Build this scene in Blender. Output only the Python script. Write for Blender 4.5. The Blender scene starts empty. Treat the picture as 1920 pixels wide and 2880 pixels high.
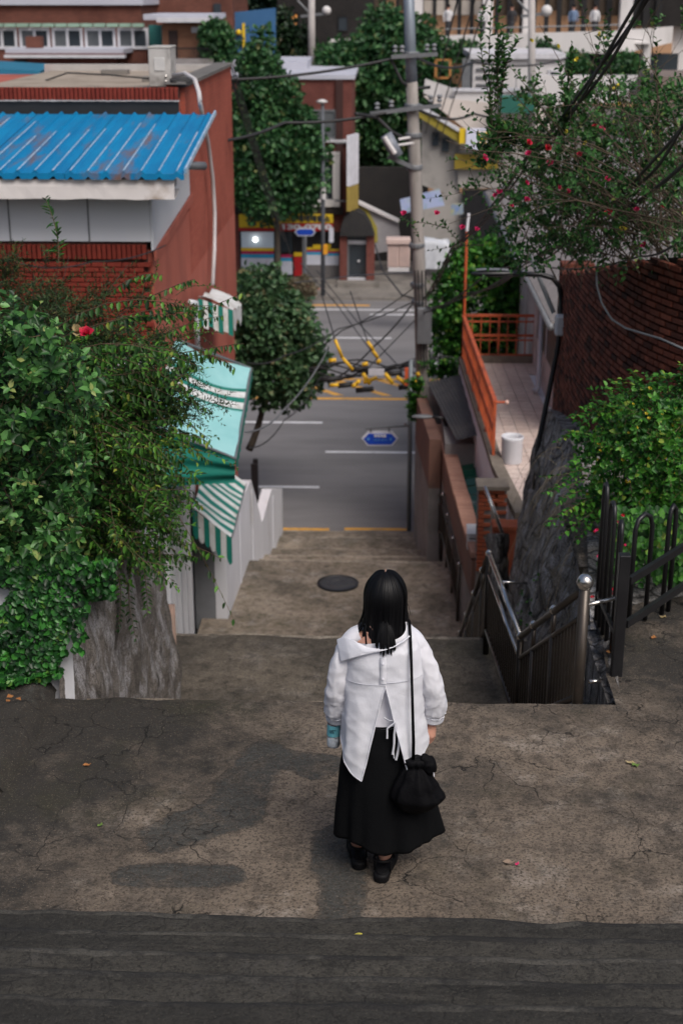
import bpy, bmesh, math, random
import numpy as np
from mathutils import Vector, Matrix, noise as mnoise
random.seed(7); RNG = np.random.default_rng(11)
R = math.radians
sc = bpy.context.scene

# ---------------------------------------------------------------- camera, sky, sun, exposure
F = 4000.0; PITCH = R(20); YAW = R(1.7); CZ = 11.4          # 50 mm lens on a 24x36 portrait frame
cp, sp, cy_, sy_ = math.cos(PITCH), math.sin(PITCH), math.cos(YAW), math.sin(YAW)
FW = np.array([-sy_*cp, cy_*cp, -sp]); RT = np.array([cy_, sy_, 0.0]); UPV = np.cross(RT, FW); CAM = np.array([0, 0, CZ])
def P(u, v, Y=None, Z=None, X=None):
    "world point seen at photo pixel u,v at a known distance Y, height Z or side offset X"
    d = FW + RT*(u-960)/F - UPV*(v-1440)/F
    t = Y/d[1] if Y is not None else ((Z-CZ)/d[2] if Z is not None else X/d[0])
    return Vector(CAM + d*t)
cd = bpy.data.cameras.new('camera'); cam = bpy.data.objects.new('camera', cd); sc.collection.objects.link(cam)
cd.sensor_fit = 'VERTICAL'; cd.sensor_height = 36; cd.sensor_width = 24; cd.lens = 50; cd.clip_start = .05; cd.clip_end = 2000
cam.location = (0, 0, CZ); cam.rotation_euler = (R(90)-PITCH, 0, YAW)
cd.dof.use_dof = True; cd.dof.focus_distance = 6.85; cd.dof.aperture_fstop = 3.0; cd.dof.aperture_blades = 9
sc.camera = cam
w = bpy.data.worlds.new('World'); sc.world = w; w.use_nodes = True
nt = w.node_tree; sky = nt.nodes.new('ShaderNodeTexSky'); sky.sky_type = 'NISHITA'; sky.sun_disc = False
SUN_EL, SUN_AZ = R(52), R(148)
sky.sun_elevation = SUN_EL; sky.sun_rotation = SUN_AZ; sky.dust_density = 6; sky.air_density = 1.0; sky.ozone_density = 1.2
bg = nt.nodes['Background']; bg.inputs[1].default_value = 0.095; nt.links.new(sky.outputs[0], bg.inputs[0])
sd = bpy.data.lights.new('sun', 'SUN'); sun = bpy.data.objects.new('sun', sd); sc.collection.objects.link(sun)
sd.energy = 1.4; sd.angle = R(32); sd.color = (1, .985, .965)
sdir = Vector((math.sin(SUN_AZ)*math.cos(SUN_EL), math.cos(SUN_AZ)*math.cos(SUN_EL), math.sin(SUN_EL)))
sun.rotation_euler = sdir.to_track_quat('Z', 'Y').to_euler(); sun.location = (0, 0, 60)
sc.view_settings.view_transform = 'Standard'; sc.view_settings.look = 'None'; sc.view_settings.exposure = 0.3; sc.view_settings.gamma = 1
sc.cycles.max_bounces = 6; sc.cycles.diffuse_bounces = 3; sc.cycles.transparent_max_bounces = 8; sc.cycles.use_denoising = True

# ---------------------------------------------------------------- helpers
COL = sc.collection
def tag(o, label=None, cat=None, group=None, kind=None):
    if label: o['label'] = label
    if cat: o['category'] = cat
    if group: o['group'] = group
    if kind: o['kind'] = kind
    return o
def empty(name, loc, label=None, cat=None, group=None, rz=0, kind=None):
    o = bpy.data.objects.new(name, None); COL.objects.link(o); o.location = loc; o.rotation_euler = (0, 0, rz)
    o.empty_display_size = .1
    return tag(o, label, cat, group, kind)
def wloc(o):
    v = Vector((0, 0, 0))
    while o is not None: v = v + o.location; o = o.parent
    return v
def link(name, me, mat, parent=None):
    o = bpy.data.objects.new(name, me); COL.objects.link(o)
    if mat is not None and not me.materials: me.materials.append(mat)
    o.parent = parent
    return o
class MB:
    def __init__(s): s.v = []; s.f = []
    def add(s, vs, fs):
        n = len(s.v); s.v += [tuple(p) for p in vs]; s.f += [tuple(i+n for i in f) for f in fs]; return s
    def box(s, x0, x1, y0, y1, z0, z1):
        return s.add([(x0,y0,z0),(x1,y0,z0),(x1,y1,z0),(x0,y1,z0),(x0,y0,z1),(x1,y0,z1),(x1,y1,z1),(x0,y1,z1)],
                     [(0,3,2,1),(4,5,6,7),(0,1,5,4),(1,2,6,5),(2,3,7,6),(3,0,4,7)])
    def bar(s, a, b, w, h, up=(0,0,1)):
        a, b = Vector(a), Vector(b); d = (b-a).normalized(); x = d.cross(Vector(up))
        if x.length < 1e-4: x = d.cross(Vector((1,0,0)))
        x.normalize(); y = x.cross(d)
        vs = [p + x*sx*w/2 + y*sy*h/2 for p in (a, b) for sx, sy in ((-1,-1),(1,-1),(1,1),(-1,1))]
        return s.add(vs, [(0,1,2,3),(7,6,5,4),(0,4,5,1),(1,5,6,2),(2,6,7,3),(3,7,4,0)])
    def tube(s, pts, r, n=8, r2=None, cap=True):
        pts = [Vector(p) for p in pts]; m = len(pts); rs = []
        prev = None; vs = []
        for i, p in enumerate(pts):
            d = (pts[min(i+1, m-1)] - pts[max(i-1, 0)]).normalized()
            if prev is None:
                x = d.cross(Vector((0,0,1)))
                if x.length < 1e-3: x = d.cross(Vector((0,1,0)))
            else: x = prev - d*prev.dot(d)
            x.normalize(); prev = x; y = d.cross(x)
            t = i/max(1, m-1)
            rr = r[i] if isinstance(r, (list, tuple)) else (r if r2 is None else r + (r2-r)*t)
            vs += [p + (x*math.cos(2*math.pi*k/n) + y*math.sin(2*math.pi*k/n))*rr for k in range(n)]
        fs = [(i*n+k, i*n+(k+1)%n, (i+1)*n+(k+1)%n, (i+1)*n+k) for i in range(m-1) for k in range(n)]
        if cap: fs += [tuple(reversed(range(n))), tuple((m-1)*n+k for k in range(n))]
        return s.add(vs, fs)
    def lathe(s, prof, c, n=16, ax=None):
        c = Vector(c); vs = []; q = Matrix.Identity(3) if ax is None else Vector((0,0,1)).rotation_difference(Vector(ax)).to_matrix()
        for r, z in prof:
            vs += [c + q @ Vector((r*math.cos(2*math.pi*k/n), r*math.sin(2*math.pi*k/n), z)) for k in range(n)]
        m = len(prof)
        fs = [(i*n+k, i*n+(k+1)%n, (i+1)*n+(k+1)%n, (i+1)*n+k) for i in range(m-1) for k in range(n)]
        fs += [tuple(reversed(range(n))), tuple((m-1)*n+k for k in range(n))]
        return s.add(vs, fs)
    def grid(s, fn, nu, nv, wrap=False):
        vs = [fn(i, j) for j in range(nv) for i in range(nu)]
        fs = [(j*nu+i, j*nu+(i+1)%nu, (j+1)*nu+(i+1)%nu, (j+1)*nu+i) for j in range(nv-1) for i in range(nu if wrap else nu-1)]
        return s.add(vs, fs)
    def slab(s, pts, dz):
        "polygon pts (ccw) thickened by vector dz"
        n = len(pts); dz = Vector(dz); a = [Vector(p) for p in pts]
        return s.add(a + [p+dz for p in a], [tuple(reversed(range(n))), tuple(range(n, 2*n))] + [(i, (i+1)%n, n+(i+1)%n, n+i) for i in range(n)])
    def sphere(s, c, r, n=10, sz=1.0):
        prof = [(r*math.sin(math.pi*i/n), -r*sz*math.cos(math.pi*i/n)) for i in range(n+1)]; prof[0] = (r*.02, -r*sz); prof[-1] = (r*.02, r*sz)
        return s.lathe(prof, c, max(8, n))
    def build(s, name, mat, parent=None, smooth=False, local=False, bevel=0, angle=None):
        off = Vector((0,0,0)) if (local or parent is None) else wloc(parent)
        me = bpy.data.meshes.new(name); me.from_pydata([(p[0]-off.x, p[1]-off.y, p[2]-off.z) for p in s.v], [], s.f)
        if smooth: me.polygons.foreach_set('use_smooth', [True]*len(me.polygons))
        me.update()
        o = link(name, me, mat, parent)
        if bevel:
            b = o.modifiers.new('bevel', 'BEVEL'); b.width = bevel; b.segments = 2; b.limit_method = 'ANGLE'
        return o
def thing_mesh(mb, name, mat, label, cat, group=None, smooth=False, bevel=0, kind=None):
    "a one-mesh thing whose origin sits at its base"
    xs = np.array(mb.v); c = Vector((xs[:,0].mean(), xs[:,1].mean(), xs[:,2].min()))
    mb.v = [(p[0]-c.x, p[1]-c.y, p[2]-c.z) for p in mb.v]
    o = mb.build(name, mat, None, smooth, True, bevel); o.location = c
    return tag(o, label, cat, group, kind)
def nz(*p): return mnoise.noise(Vector(p))
def lerp(a, b, t): return a + (b-a)*t
def interp(t, xs, ys): return float(np.interp(t, xs, ys))
def copy_part(o, parent, loc, rot=None, name=None):
    c = o.copy(); COL.objects.link(c); c.parent = parent; c.location = loc
    if rot is not None: c.rotation_euler = rot
    return c

# ---------------------------------------------------------------- materials
class NT:
    def __init__(s, name):
        s.m = bpy.data.materials.new(name); s.m.use_nodes = True; s.t = s.m.node_tree; s.b = s.t.nodes['Principled BSDF']; s.out = s.t.nodes['Material Output']
    def n(s, k, **kw):
        x = s.t.nodes.new(k)
        for a, v in kw.items(): setattr(x, a, v)
        return x
    def l(s, a, b): s.t.links.new(a, b)
    def pos(s, stretch=(1,1,1), obj=False):
        mp = s.n('ShaderNodeMapping'); mp.inputs['Scale'].default_value = stretch
        if obj: tc = s.n('ShaderNodeTexCoord'); s.l(tc.outputs['Object'], mp.inputs[0])
        else: g = s.n('ShaderNodeNewGeometry'); s.l(g.outputs['Position'], mp.inputs[0])
        return mp.outputs[0]
    def noise(s, vec, scale, detail=5, rough=.6, dist=0):
        x = s.n('ShaderNodeTexNoise'); x.inputs['Scale'].default_value = scale; x.inputs['Detail'].default_value = detail
        x.inputs['Roughness'].default_value = rough; x.inputs['Distortion'].default_value = dist; s.l(vec, x.inputs['Vector']); return x.outputs['Fac']
    def ramp(s, fac, stops):
        x = s.n('ShaderNodeValToRGB'); e = x.color_ramp.elements
        while len(e) < len(stops): e.new(.5)
        for i, (p, c) in enumerate(stops):
            e[i].position = p; e[i].color = (c, c, c, 1) if isinstance(c, (int, float)) else (*c, 1)
        s.l(fac, x.inputs[0]); return x.outputs[0]
    def mix(s, fac, a, b, mode='MIX'):
        x = s.n('ShaderNodeMix', data_type='RGBA', blend_type=mode)
        for sock, val in ((x.inputs[0], fac), (x.inputs[6], a), (x.inputs[7], b)):
            if isinstance(val, (int, float)): sock.default_value = val
            elif isinstance(val, tuple): sock.default_value = (*val, 1)
            else: s.l(val, sock)
        return x.outputs[2]
    def math(s, op, a, b=0.0):
        x = s.n('ShaderNodeMath', operation=op)
        for sock, val in ((x.inputs[0], a), (x.inputs[1], b)):
            if isinstance(val, (int, float)): sock.default_value = val
            else: s.l(val, sock)
        return x.outputs[0]
    def bump(s, h, strength=.4, dist=.02):
        x = s.n('ShaderNodeBump'); x.inputs['Strength'].default_value = strength; x.inputs['Distance'].default_value = dist
        s.l(h, x.inputs['Height']); s.l(x.outputs[0], s.b.inputs['Normal'])
    def set(s, col=None, rough=None, metal=None, spec=None):
        for k, v in (('Base Color', col), ('Roughness', rough), ('Metallic', metal), ('Specular IOR Level', spec)):
            if v is None: continue
            if isinstance(v, (int, float)): s.b.inputs[k].default_value = v
            elif isinstance(v, tuple): s.b.inputs[k].default_value = (*v, 1)
            else: s.l(v, s.b.inputs[k])
        return s.m
MATS = {}
def pm(name, c1, c2=None, scale=3, rough=.75, bump=0, bscale=None, metal=0, spec=.4, dirt=None, dscale=1.2, stretch=(1,1,1), dlo=.48, dhi=.7):
    "painted / plain surface with noise-driven tone, wear patches and fine relief"
    if name in MATS: return MATS[name]
    t = NT(name); p = t.pos(stretch); c2 = c2 or tuple(x*.8 for x in c1)
    c = t.mix(t.ramp(t.noise(p, scale), [(.3, 0), (.7, 1)]), c1, c2)
    if dirt: c = t.mix(t.ramp(t.noise(p, dscale, 8, .65), [(dlo, 0), (dhi, 1)]), c, dirt)
    if bump: t.bump(t.noise(p, bscale or scale*8, 6), bump, .01)
    MATS[name] = t.set(c, rough, metal, spec); return t.m
def leafmat(name, dark, mid, light, trans=.25, rough=.45):
    t = NT(name); g = t.n('ShaderNodeNewGeometry'); p = t.pos()
    r = t.math('ADD', t.math('MULTIPLY', t.math('POWER', g.outputs['Random Per Island'], 1.5), .75), t.math('MULTIPLY', t.ramp(t.noise(p, 3.0, 3), [(.32, 0), (.68, 1)]), .4))
    c = t.ramp(r, [(.1, dark), (.5, mid), (.9, light), (1.0, tuple(min(1, x) for x in (light[0]*2.0+.03, light[1]*1.05, light[2]*1.2)))])
    t.set(c, rough, 0, .35)
    tr = t.n('ShaderNodeBsdfTranslucent'); t.l(c, tr.inputs[0]); mx = t.n('ShaderNodeMixShader'); mx.inputs[0].default_value = trans
    t.l(t.b.outputs[0], mx.inputs[1]); t.l(tr.outputs[0], mx.inputs[2]); t.l(mx.outputs[0], t.out.inputs[0])
    MATS[name] = t.m; return t.m
def concrete(name, base, alt, grime, scale=1.0, crack=1.0, grimeamt=(.46, .62), streak=None, moss=None, light=None, rough=.85, dirt_vignette=None, spk=1.0, repairs=None, smear=None, tone=0, gmax=.95, stones=0):
    t = NT(name); p = t.pos((scale,)*3)
    c = t.mix(t.ramp(t.noise(p, 1.5, 8, .7, .1), [(.35, 0), (.65, 1)]), base, alt)
    if light: c = t.mix(t.ramp(t.noise(p, 2.4, 10, .78, .1), [(.53, 0), (.66, .9)]), c, light)
    gm = t.noise(p, 1.0, 12, .76, .15)
    if dirt_vignette:      # sides darkened away from the trodden line: edge dirt plus painted lens vignette
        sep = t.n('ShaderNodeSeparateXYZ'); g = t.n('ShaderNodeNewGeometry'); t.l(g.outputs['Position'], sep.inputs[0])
        d = t.math('ABSOLUTE', t.math('SUBTRACT', sep.outputs[0], dirt_vignette[0])); gm = t.math('ADD', gm, t.math('MULTIPLY', t.ramp(t.math('DIVIDE', d, dirt_vignette[1]), [(.25, 0), (1, 1)]), dirt_vignette[2]))
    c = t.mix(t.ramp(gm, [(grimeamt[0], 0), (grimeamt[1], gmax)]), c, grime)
    mid = t.noise(p, 9, 6, .75); c = t.mix(t.ramp(mid, [(.36, .6), (.52, 0)]), c, tuple(x*.8 for x in grime))
    if moss: c = t.mix(t.ramp(t.noise(p, 1.1, 8, .7), [(.54, 0), (.72, .7)]), c, moss)
    if streak:
        ps = t.pos((2.6*scale, 2.6*scale, 1.5*scale)); c = t.mix(t.ramp(t.noise(ps, 1.6, 10, .78, .1), [(.49, 0), (.58, .85)]), c, streak)
        pd = t.pos((4*scale, 4*scale, 1.4*scale)); c = t.mix(t.ramp(t.noise(pd, 1.3, 8, .75, .1), [(.54, 0), (.64, .8)]), c, tuple(x*.7 for x in grime))
    if smear:
        pm_ = t.pos((.5, 5, 5)); c = t.mix(t.ramp(t.noise(pm_, 1.6, 8, .7, .4), [(.48, 0), (.64, .85)]), c, smear)
    if tone:
        oi = t.n('ShaderNodeObjectInfo'); c = t.mix(t.math('MULTIPLY', oi.outputs['Random'], tone), c, grime)
    if repairs:      # cement repairs trowelled on: ragged skins of greyer cement
        gq = t.n('ShaderNodeNewGeometry'); ps_ = gq.outputs['Position']; dm = None
        def vm(op, x, y):
            q = t.n('ShaderNodeVectorMath', operation=op)
            for k_, vv in ((0, x), (1, y)):
                if isinstance(vv, tuple): q.inputs[k_].default_value = vv
                else: t.l(vv, q.inputs[k_])
            return q
        for A_, B_, r_ in repairs:
            ba = tuple(B_[k_]-A_[k_] for k_ in range(3)); L2 = sum(x*x for x in ba); pa = vm('SUBTRACT', ps_, tuple(A_))
            h_ = t.n('ShaderNodeMath', operation='DIVIDE'); h_.use_clamp = True; t.l(vm('DOT_PRODUCT', pa.outputs[0], ba).outputs['Value'], h_.inputs[0]); h_.inputs[1].default_value = L2
            sc_ = t.n('ShaderNodeVectorMath', operation='SCALE'); sc_.inputs[0].default_value = ba; t.l(h_.outputs[0], sc_.inputs['Scale'])
            d_ = t.math('DIVIDE', vm('LENGTH', vm('SUBTRACT', pa.outputs[0], sc_.outputs[0]).outputs[0], (0,0,0)).outputs['Value'], r_); dm = d_ if dm is None else t.math('MINIMUM', dm, d_)
        dm = t.math('ADD', dm, t.math('ADD', t.math('MULTIPLY', t.math('SUBTRACT', t.noise(p, 2.4, 4, .6), .5), 2.2), t.math('MULTIPLY', t.math('SUBTRACT', t.noise(p, 11, 9, .75), .5), .9))); pmask = t.math('MULTIPLY', t.ramp(dm, [(.84, 1), (.99, 0)]), t.ramp(t.noise(p, 8, 8, .8), [(.36, .25), (.52, .95)])); rim = t.math('MULTIPLY', t.ramp(dm, [(.93, 0), (.985, .9), (1.04, 0)]), t.ramp(t.noise(p, 5, 4), [(.42, 0), (.55, 1)]))
        pw = t.pos((7, 22, 1)); pc = t.mix(t.ramp(t.noise(pw, 1.5, 6, .7, 1.2), [(.35, 0), (.65, 1)]), (.072,.073,.067), (.038,.039,.037)); c = t.mix(pmask, c, pc); c = t.mix(rim, c, (.022,.02,.018))
    sp_ = t.noise(p, 62, 3, .75); c = t.mix(t.ramp(sp_, [(.38, .85*spk), (.50, 0)]), c, tuple(x*.25 for x in base))
    sp2 = t.noise(p, 105, 2, .7); c = t.mix(t.ramp(sp2, [(.60, 0), (.72, .45*spk)]), c, tuple(min(1, x*1.7) for x in alt))
    h = t.math('ADD', t.math('MULTIPLY', t.noise(p, 14, 8, .75), .8), t.math('MULTIPLY', sp_, .7))
    if stones:
        pv = t.pos((1, 1, .55)); wv = t.n('ShaderNodeMixRGB'); wv.inputs[0].default_value = .12; t.l(pv, wv.inputs[1]); n2 = t.n('ShaderNodeTexNoise'); n2.inputs['Scale'].default_value = 5; n2.inputs['Detail'].default_value = 7; t.l(pv, n2.inputs['Vector']); t.l(n2.outputs['Color'], wv.inputs[2])
        vs_ = t.n('ShaderNodeTexVoronoi', feature='DISTANCE_TO_EDGE'); vs_.inputs['Scale'].default_value = stones; t.l(wv.outputs[0], vs_.inputs['Vector']); vc = t.n('ShaderNodeTexVoronoi'); vc.inputs['Scale'].default_value = stones; t.l(wv.outputs[0], vc.inputs['Vector'])
        c = t.mix(t.math('MULTIPLY', vc.outputs['Distance'], .3), c, tuple(x*.6 for x in grime)); c = t.mix(t.ramp(vs_.outputs['Distance'], [(0, .9), (.07, 0)]), c, tuple(x*.5 for x in grime)); h = t.math('ADD', h, t.math('MULTIPLY', t.ramp(vs_.outputs['Distance'], [(0, 0), (.15, 1)]), 1.6))
    if crack:
        wob = t.n('ShaderNodeMixRGB'); wob.inputs[0].default_value = .22; t.l(p, wob.inputs[1])
        nn = t.n('ShaderNodeTexNoise'); nn.inputs['Scale'].default_value = 4.5; nn.inputs['Detail'].default_value = 8; t.l(p, nn.inputs['Vector']); t.l(nn.outputs['Color'], wob.inputs[2])
        vo = t.n('ShaderNodeTexVoronoi', feature='DISTANCE_TO_EDGE'); vo.inputs['Scale'].default_value = 3.4; t.l(wob.outputs[0], vo.inputs['Vector'])
        ck = t.math('MULTIPLY', t.ramp(vo.outputs['Distance'], [(0, 1), (.011, 0)]), t.ramp(t.noise(p, 1.3, 4), [(.45, 0), (.55, 1)]))
        ck = t.math('MULTIPLY', ck, crack); c = t.mix(ck, c, tuple(x*.25 for x in grime)); h = t.math('SUBTRACT', h, t.math('MULTIPLY', ck, .6))
    if repairs: h = t.math('ADD', h, t.math('MULTIPLY', pmask, .5))
    t.bump(h, .7, .022); MATS[name] = t.set(c, rough, 0, .3); return t.m
def brickmat(name, c1, c2, mortar, sx=5.0, sz=14.9, axis='x', rough=.85):
    "brickwork too far or too raked to pick apart: courses in colour and relief"
    t = NT(name); g = t.n('ShaderNodeNewGeometry'); sep = t.n('ShaderNodeSeparateXYZ'); t.l(g.outputs['Position'], sep.inputs[0])
    cb = t.n('ShaderNodeCombineXYZ'); t.l(sep.outputs[0 if axis == 'x' else 1], cb.inputs[0]); t.l(sep.outputs[2], cb.inputs[1])
    b = t.n('ShaderNodeTexBrick'); t.l(cb.outputs[0], b.inputs['Vector']); b.inputs['Scale'].default_value = 1
    b.inputs['Brick Width'].default_value = 1/sx; b.inputs['Row Height'].default_value = 1/sz; b.inputs['Mortar Size'].default_value = .008
    b.inputs['Color1'].default_value = (*c1, 1); b.inputs['Color2'].default_value = (*c2, 1); b.inputs['Mortar'].default_value = (*mortar, 1)
    p = t.pos(); c = t.mix(t.ramp(t.noise(p, .8, 7), [(.45, 0), (.7, .6)]), b.outputs[0], tuple(x*.45 for x in c1))
    t.bump(t.math('MULTIPLY', b.outputs['Fac'], -1), .5, .01); MATS[name] = t.set(c, rough, 0, .25); return t.m
def islandmat(name, cols, rough=.85, bump=.3, bscale=60, spec=.25):
    t = NT(name); g = t.n('ShaderNodeObjectInfo'); g2 = t.n('ShaderNodeNewGeometry'); p = t.pos()
    r = t.math('FRACT', t.math('ADD', g.outputs['Random'], g2.outputs['Random Per Island']))
    c = t.ramp(r, [(i/max(1, len(cols)-1), k) for i, k in enumerate(cols)])
    c = t.mix(t.ramp(t.noise(p, 9, 6, .7), [(.4, 0), (.75, .55)]), c, tuple(x*.5 for x in cols[0]))
    t.bump(t.noise(p, bscale, 4), bump, .006); MATS[name] = t.set(c, rough, 0, spec); return t.m
def glassmat(name, col, rough=.08):
    t = NT(name); MATS[name] = t.set(col, rough, 0, .6); return t.m
def emit(name, col, s):
    t = NT(name); t.b.inputs['Emission Color'].default_value = (*col, 1); t.b.inputs['Emission Strength'].default_value = s; t.set(col, .6); MATS[name] = t.m; return t.m

def _g(u, v): q = P(u, v, Z=7.27); return (q.x, q.y, q.z)
REPAIRS = [(_g(470, 2340), _g(640, 2290), .16), (_g(640, 2290), _g(745, 2130), .17), (_g(745, 2130), _g(900, 2150), .13), (_g(360, 2465), _g(640, 2460), .085), (_g(955, 2360), _g(962, 2600), .125), (_g(90, 1960), _g(20, 2090), .10)]
M_LAND = concrete('concrete_landing', (.160,.126,.095), (.205,.165,.128), (.026,.0255,.0235), grimeamt=(.50,.70), light=(.33,.285,.24), moss=(.045,.043,.022), dirt_vignette=(.15, 2.4, .22), crack=1.0, repairs=REPAIRS)
M_STEP = concrete('concrete_steps', (.064,.059,.049), (.082,.075,.062), (.024,.0228,.0205), grimeamt=(.49,.68), crack=.5, light=(.085,.08,.073), dirt_vignette=(.2, 3.2, .14), spk=.9, smear=(.014,.0138,.013), tone=.75)
M_NOSE = concrete('worn_nosing', (.078,.073,.062), (.094,.088,.076), (.024,.023,.022), scale=1.6, crack=0, grimeamt=(.44,.56), spk=.6)
M_LAND2 = concrete('concrete_lower', (.30,.245,.19), (.37,.305,.24), (.055,.049,.038), scale=.9, gmax=.8, grimeamt=(.44,.66), crack=.6, moss=(.07,.065,.03), light=(.54,.49,.44), spk=.6)
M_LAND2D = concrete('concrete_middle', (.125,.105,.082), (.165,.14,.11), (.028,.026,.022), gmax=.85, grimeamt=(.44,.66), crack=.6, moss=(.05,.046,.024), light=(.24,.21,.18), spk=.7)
M_EDGE = concrete('worn_edge', (.36,.30,.24), (.46,.40,.33), (.08,.07,.058), scale=1.4, crack=0, grimeamt=(.46,.6), spk=.6)
M_ROCK = concrete('rough_render', (.17,.15,.135), (.23,.205,.18), (.04,.036,.032), scale=1.3, crack=.4, grimeamt=(.5,.64), streak=(.42,.41,.42), moss=(.06,.05,.04))
M_ROCKR = concrete('stone_face', (.27,.25,.23), (.34,.315,.295), (.03,.028,.025), scale=1.1, crack=.6, streak=(.52,.51,.51), grimeamt=(.52,.66), gmax=.8, stones=4.5)
M_ASPH = pm('asphalt', (.205,.197,.20), (.18,.172,.176), 1.2, .9, .25, 60, dirt=(.145,.14,.142), dscale=.9, stretch=(.25,1,1), dlo=.46, dhi=.7)
M_PAVE = pm('pavement', (.23,.21,.19), (.18,.165,.15), 1.5, .9, .2, 30, dirt=(.1,.095,.085))
M_SOIL = pm('soil', (.05,.042,.03), (.03,.026,.02), 3, .95, .5, 20)
M_WHITE = pm('white_paint', (.74,.75,.80), (.66,.67,.72), 2, .7, .06, 30, dirt=(.33,.31,.28), dscale=.9, dlo=.56, dhi=.8, stretch=(1,1,.4))
M_WPANEL = pm('white_panel', (.57,.6,.66), (.62,.63,.65), .7, .5, 0, dirt=(.45,.45,.44), dscale=.8, dlo=.6, dhi=.85)
M_ROAD_W = pm('road_paint_white', (.72,.72,.75), (.6,.6,.62), 5, .7, dirt=(.3,.3,.3), dscale=4, dlo=.55, dhi=.75)
M_ROAD_Y = pm('road_paint_yellow', (.72,.38,.07), (.62,.31,.06), 5, .7, dirt=(.3,.2,.09), dscale=3)
M_BROWN = pm('brown_steel', (.055,.045,.038), (.075,.062,.052), 6, .32, .05, 60, .55, .5)
M_CHROME = pm('worn_steel', (.62,.6,.58), (.5,.48,.46), 8, .2, .03, 50, .95, .5)
M_BLACK = pm('black_iron', (.012,.012,.014), (.02,.02,.022), 5, .38, .05, 60, .2, .5)
M_CABLE = pm('black_cable', (.018,.018,.02), (.03,.03,.032), 4, .55)
M_GREYM = pm('grey_metal', (.2,.21,.225), (.15,.158,.17), 3, .5, .05, 40, .3)
M_POLE = pm('concrete_pole', (.35,.32,.30), (.27,.25,.235), 1.4, .85, .1, 20, dirt=(.18,.165,.15), stretch=(3,3,.6))
M_ORANGE = pm('orange_rail_paint', (.50,.105,.035), (.40,.075,.028), 3, .55, .1, 30, dirt=(.2,.05,.025), dscale=3)
# ================================================================ large structure: ground, road, stairs
def sheet(name, x0, x1, y0, y1, z, mat, nx=2, ny=2, fn=None, parent=None):
    mb = MB(); mb.grid(lambda i, j: (lerp(x0, x1, i/(nx-1)), lerp(y0, y1, j/(ny-1)), z if fn is None else fn(lerp(x0, x1, i/(nx-1)), lerp(y0, y1, j/(ny-1)))), nx, ny)
    o = mb.build(name, mat, parent, smooth=nx > 2)
    if parent is None: tag(o, kind='structure')
    return o
sheet('ground', -400, 400, -60, 700, -.06, M_PAVE)
sheet('road', -90, 90, 30.0, 55.8, 0.0, M_ASPH)
PV = empty('pavement', (0, 57.5, 0), kind='structure')
MB().box(-90, 90, 56.0, 64, -.05, .13).build('paving', M_PAVE, PV)
for k in range(-30, 31):
    MB().box(k*1.0+.01, k*1.0+.99, 55.8, 56.0, -.05, .15).build('kerb_stone', M_PAVE, PV, bevel=.012)
MK = empty('road_markings', (0, 40, 0), kind='structure')
def mark(u0, u1, v, wd, mat, name='lane_dash'):
    a, b = P(u0, v, Z=0), P(u1, v, Z=0)
    MB().box(a.x, b.x, a.y-wd/2, a.y+wd/2, .003, .007).build(name, mat, MK)
mark(660, 907, 1187, .16, M_ROAD_W); mark(915, 1240, 1271, .16, M_ROAD_W); mark(640, 898, 1368, .15, M_ROAD_W)
mark(905, 1100, 950, .16, M_ROAD_W); mark(1165, 1300, 1022, .16, M_ROAD_W); mark(1040, 1200, 885, .2, M_ROAD_W); mark(800, 1260, 870, .16, M_ROAD_W)
mark(400, 1400, 1117, .22, M_ROAD_Y, 'centre_line'); mark(400, 1400, 1062, .2, M_ROAD_Y, 'centre_line')
mark(780, 926, 1488, .16, M_ROAD_Y, 'edge_line'); mark(968, 1150, 1488, .16, M_ROAD_Y, 'edge_line'); mark(840, 1040, 858, .25, M_ROAD_Y, 'edge_line')
for k in range(-8, 9):
    x = k*1.45
    MB().slab([(x, 41.6, .003), (x+.3, 41.6, .003), (x-1.5, 43.6, .003), (x-1.8, 43.6, .003)], (0, 0, .004)).build('hatch_bar', M_ROAD_Y, MK)

def gz(x, y): return 7.27 + .012*nz(x*.9, y*.9, 0) + .006*nz(x*4, y*4, 3) + max(0, x-1.3)*.03 + max(0, y-8)*.02*(x > 1.4)
ST = empty('stairs', (0, 5.5, 7.27), kind='structure')
RISE, RUN, FOOT = .16, .345, 5.50
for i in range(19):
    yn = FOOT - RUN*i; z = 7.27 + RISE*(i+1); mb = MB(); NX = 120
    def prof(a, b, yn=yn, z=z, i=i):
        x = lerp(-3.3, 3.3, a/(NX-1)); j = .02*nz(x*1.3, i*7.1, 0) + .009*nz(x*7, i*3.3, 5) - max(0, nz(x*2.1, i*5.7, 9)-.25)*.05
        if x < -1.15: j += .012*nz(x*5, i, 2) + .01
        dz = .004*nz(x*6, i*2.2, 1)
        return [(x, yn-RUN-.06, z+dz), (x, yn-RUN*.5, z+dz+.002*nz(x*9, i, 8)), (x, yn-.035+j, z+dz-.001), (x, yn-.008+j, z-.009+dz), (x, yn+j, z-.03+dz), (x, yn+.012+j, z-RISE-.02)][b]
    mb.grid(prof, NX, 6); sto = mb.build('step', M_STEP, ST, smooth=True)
    if i < 8:
        mb = MB(); mb.grid(lambda a_, b_: (lambda q2, q3: (q3[0], [q2[1]-.012-.016*max(-.5, nz(q3[0]*3.1, i*4.4, 6)), q2[1]+.006, q3[1]-.002, q3[1]+.005][b_], [q2[2]+.0005, q2[2]+.0028, q3[2]+.0045, q3[2]-.008][b_]))(prof(a_, 2), prof(a_, 3)), NX, 4); mb.build('worn_nosing', M_NOSE, sto, smooth=True)
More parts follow.
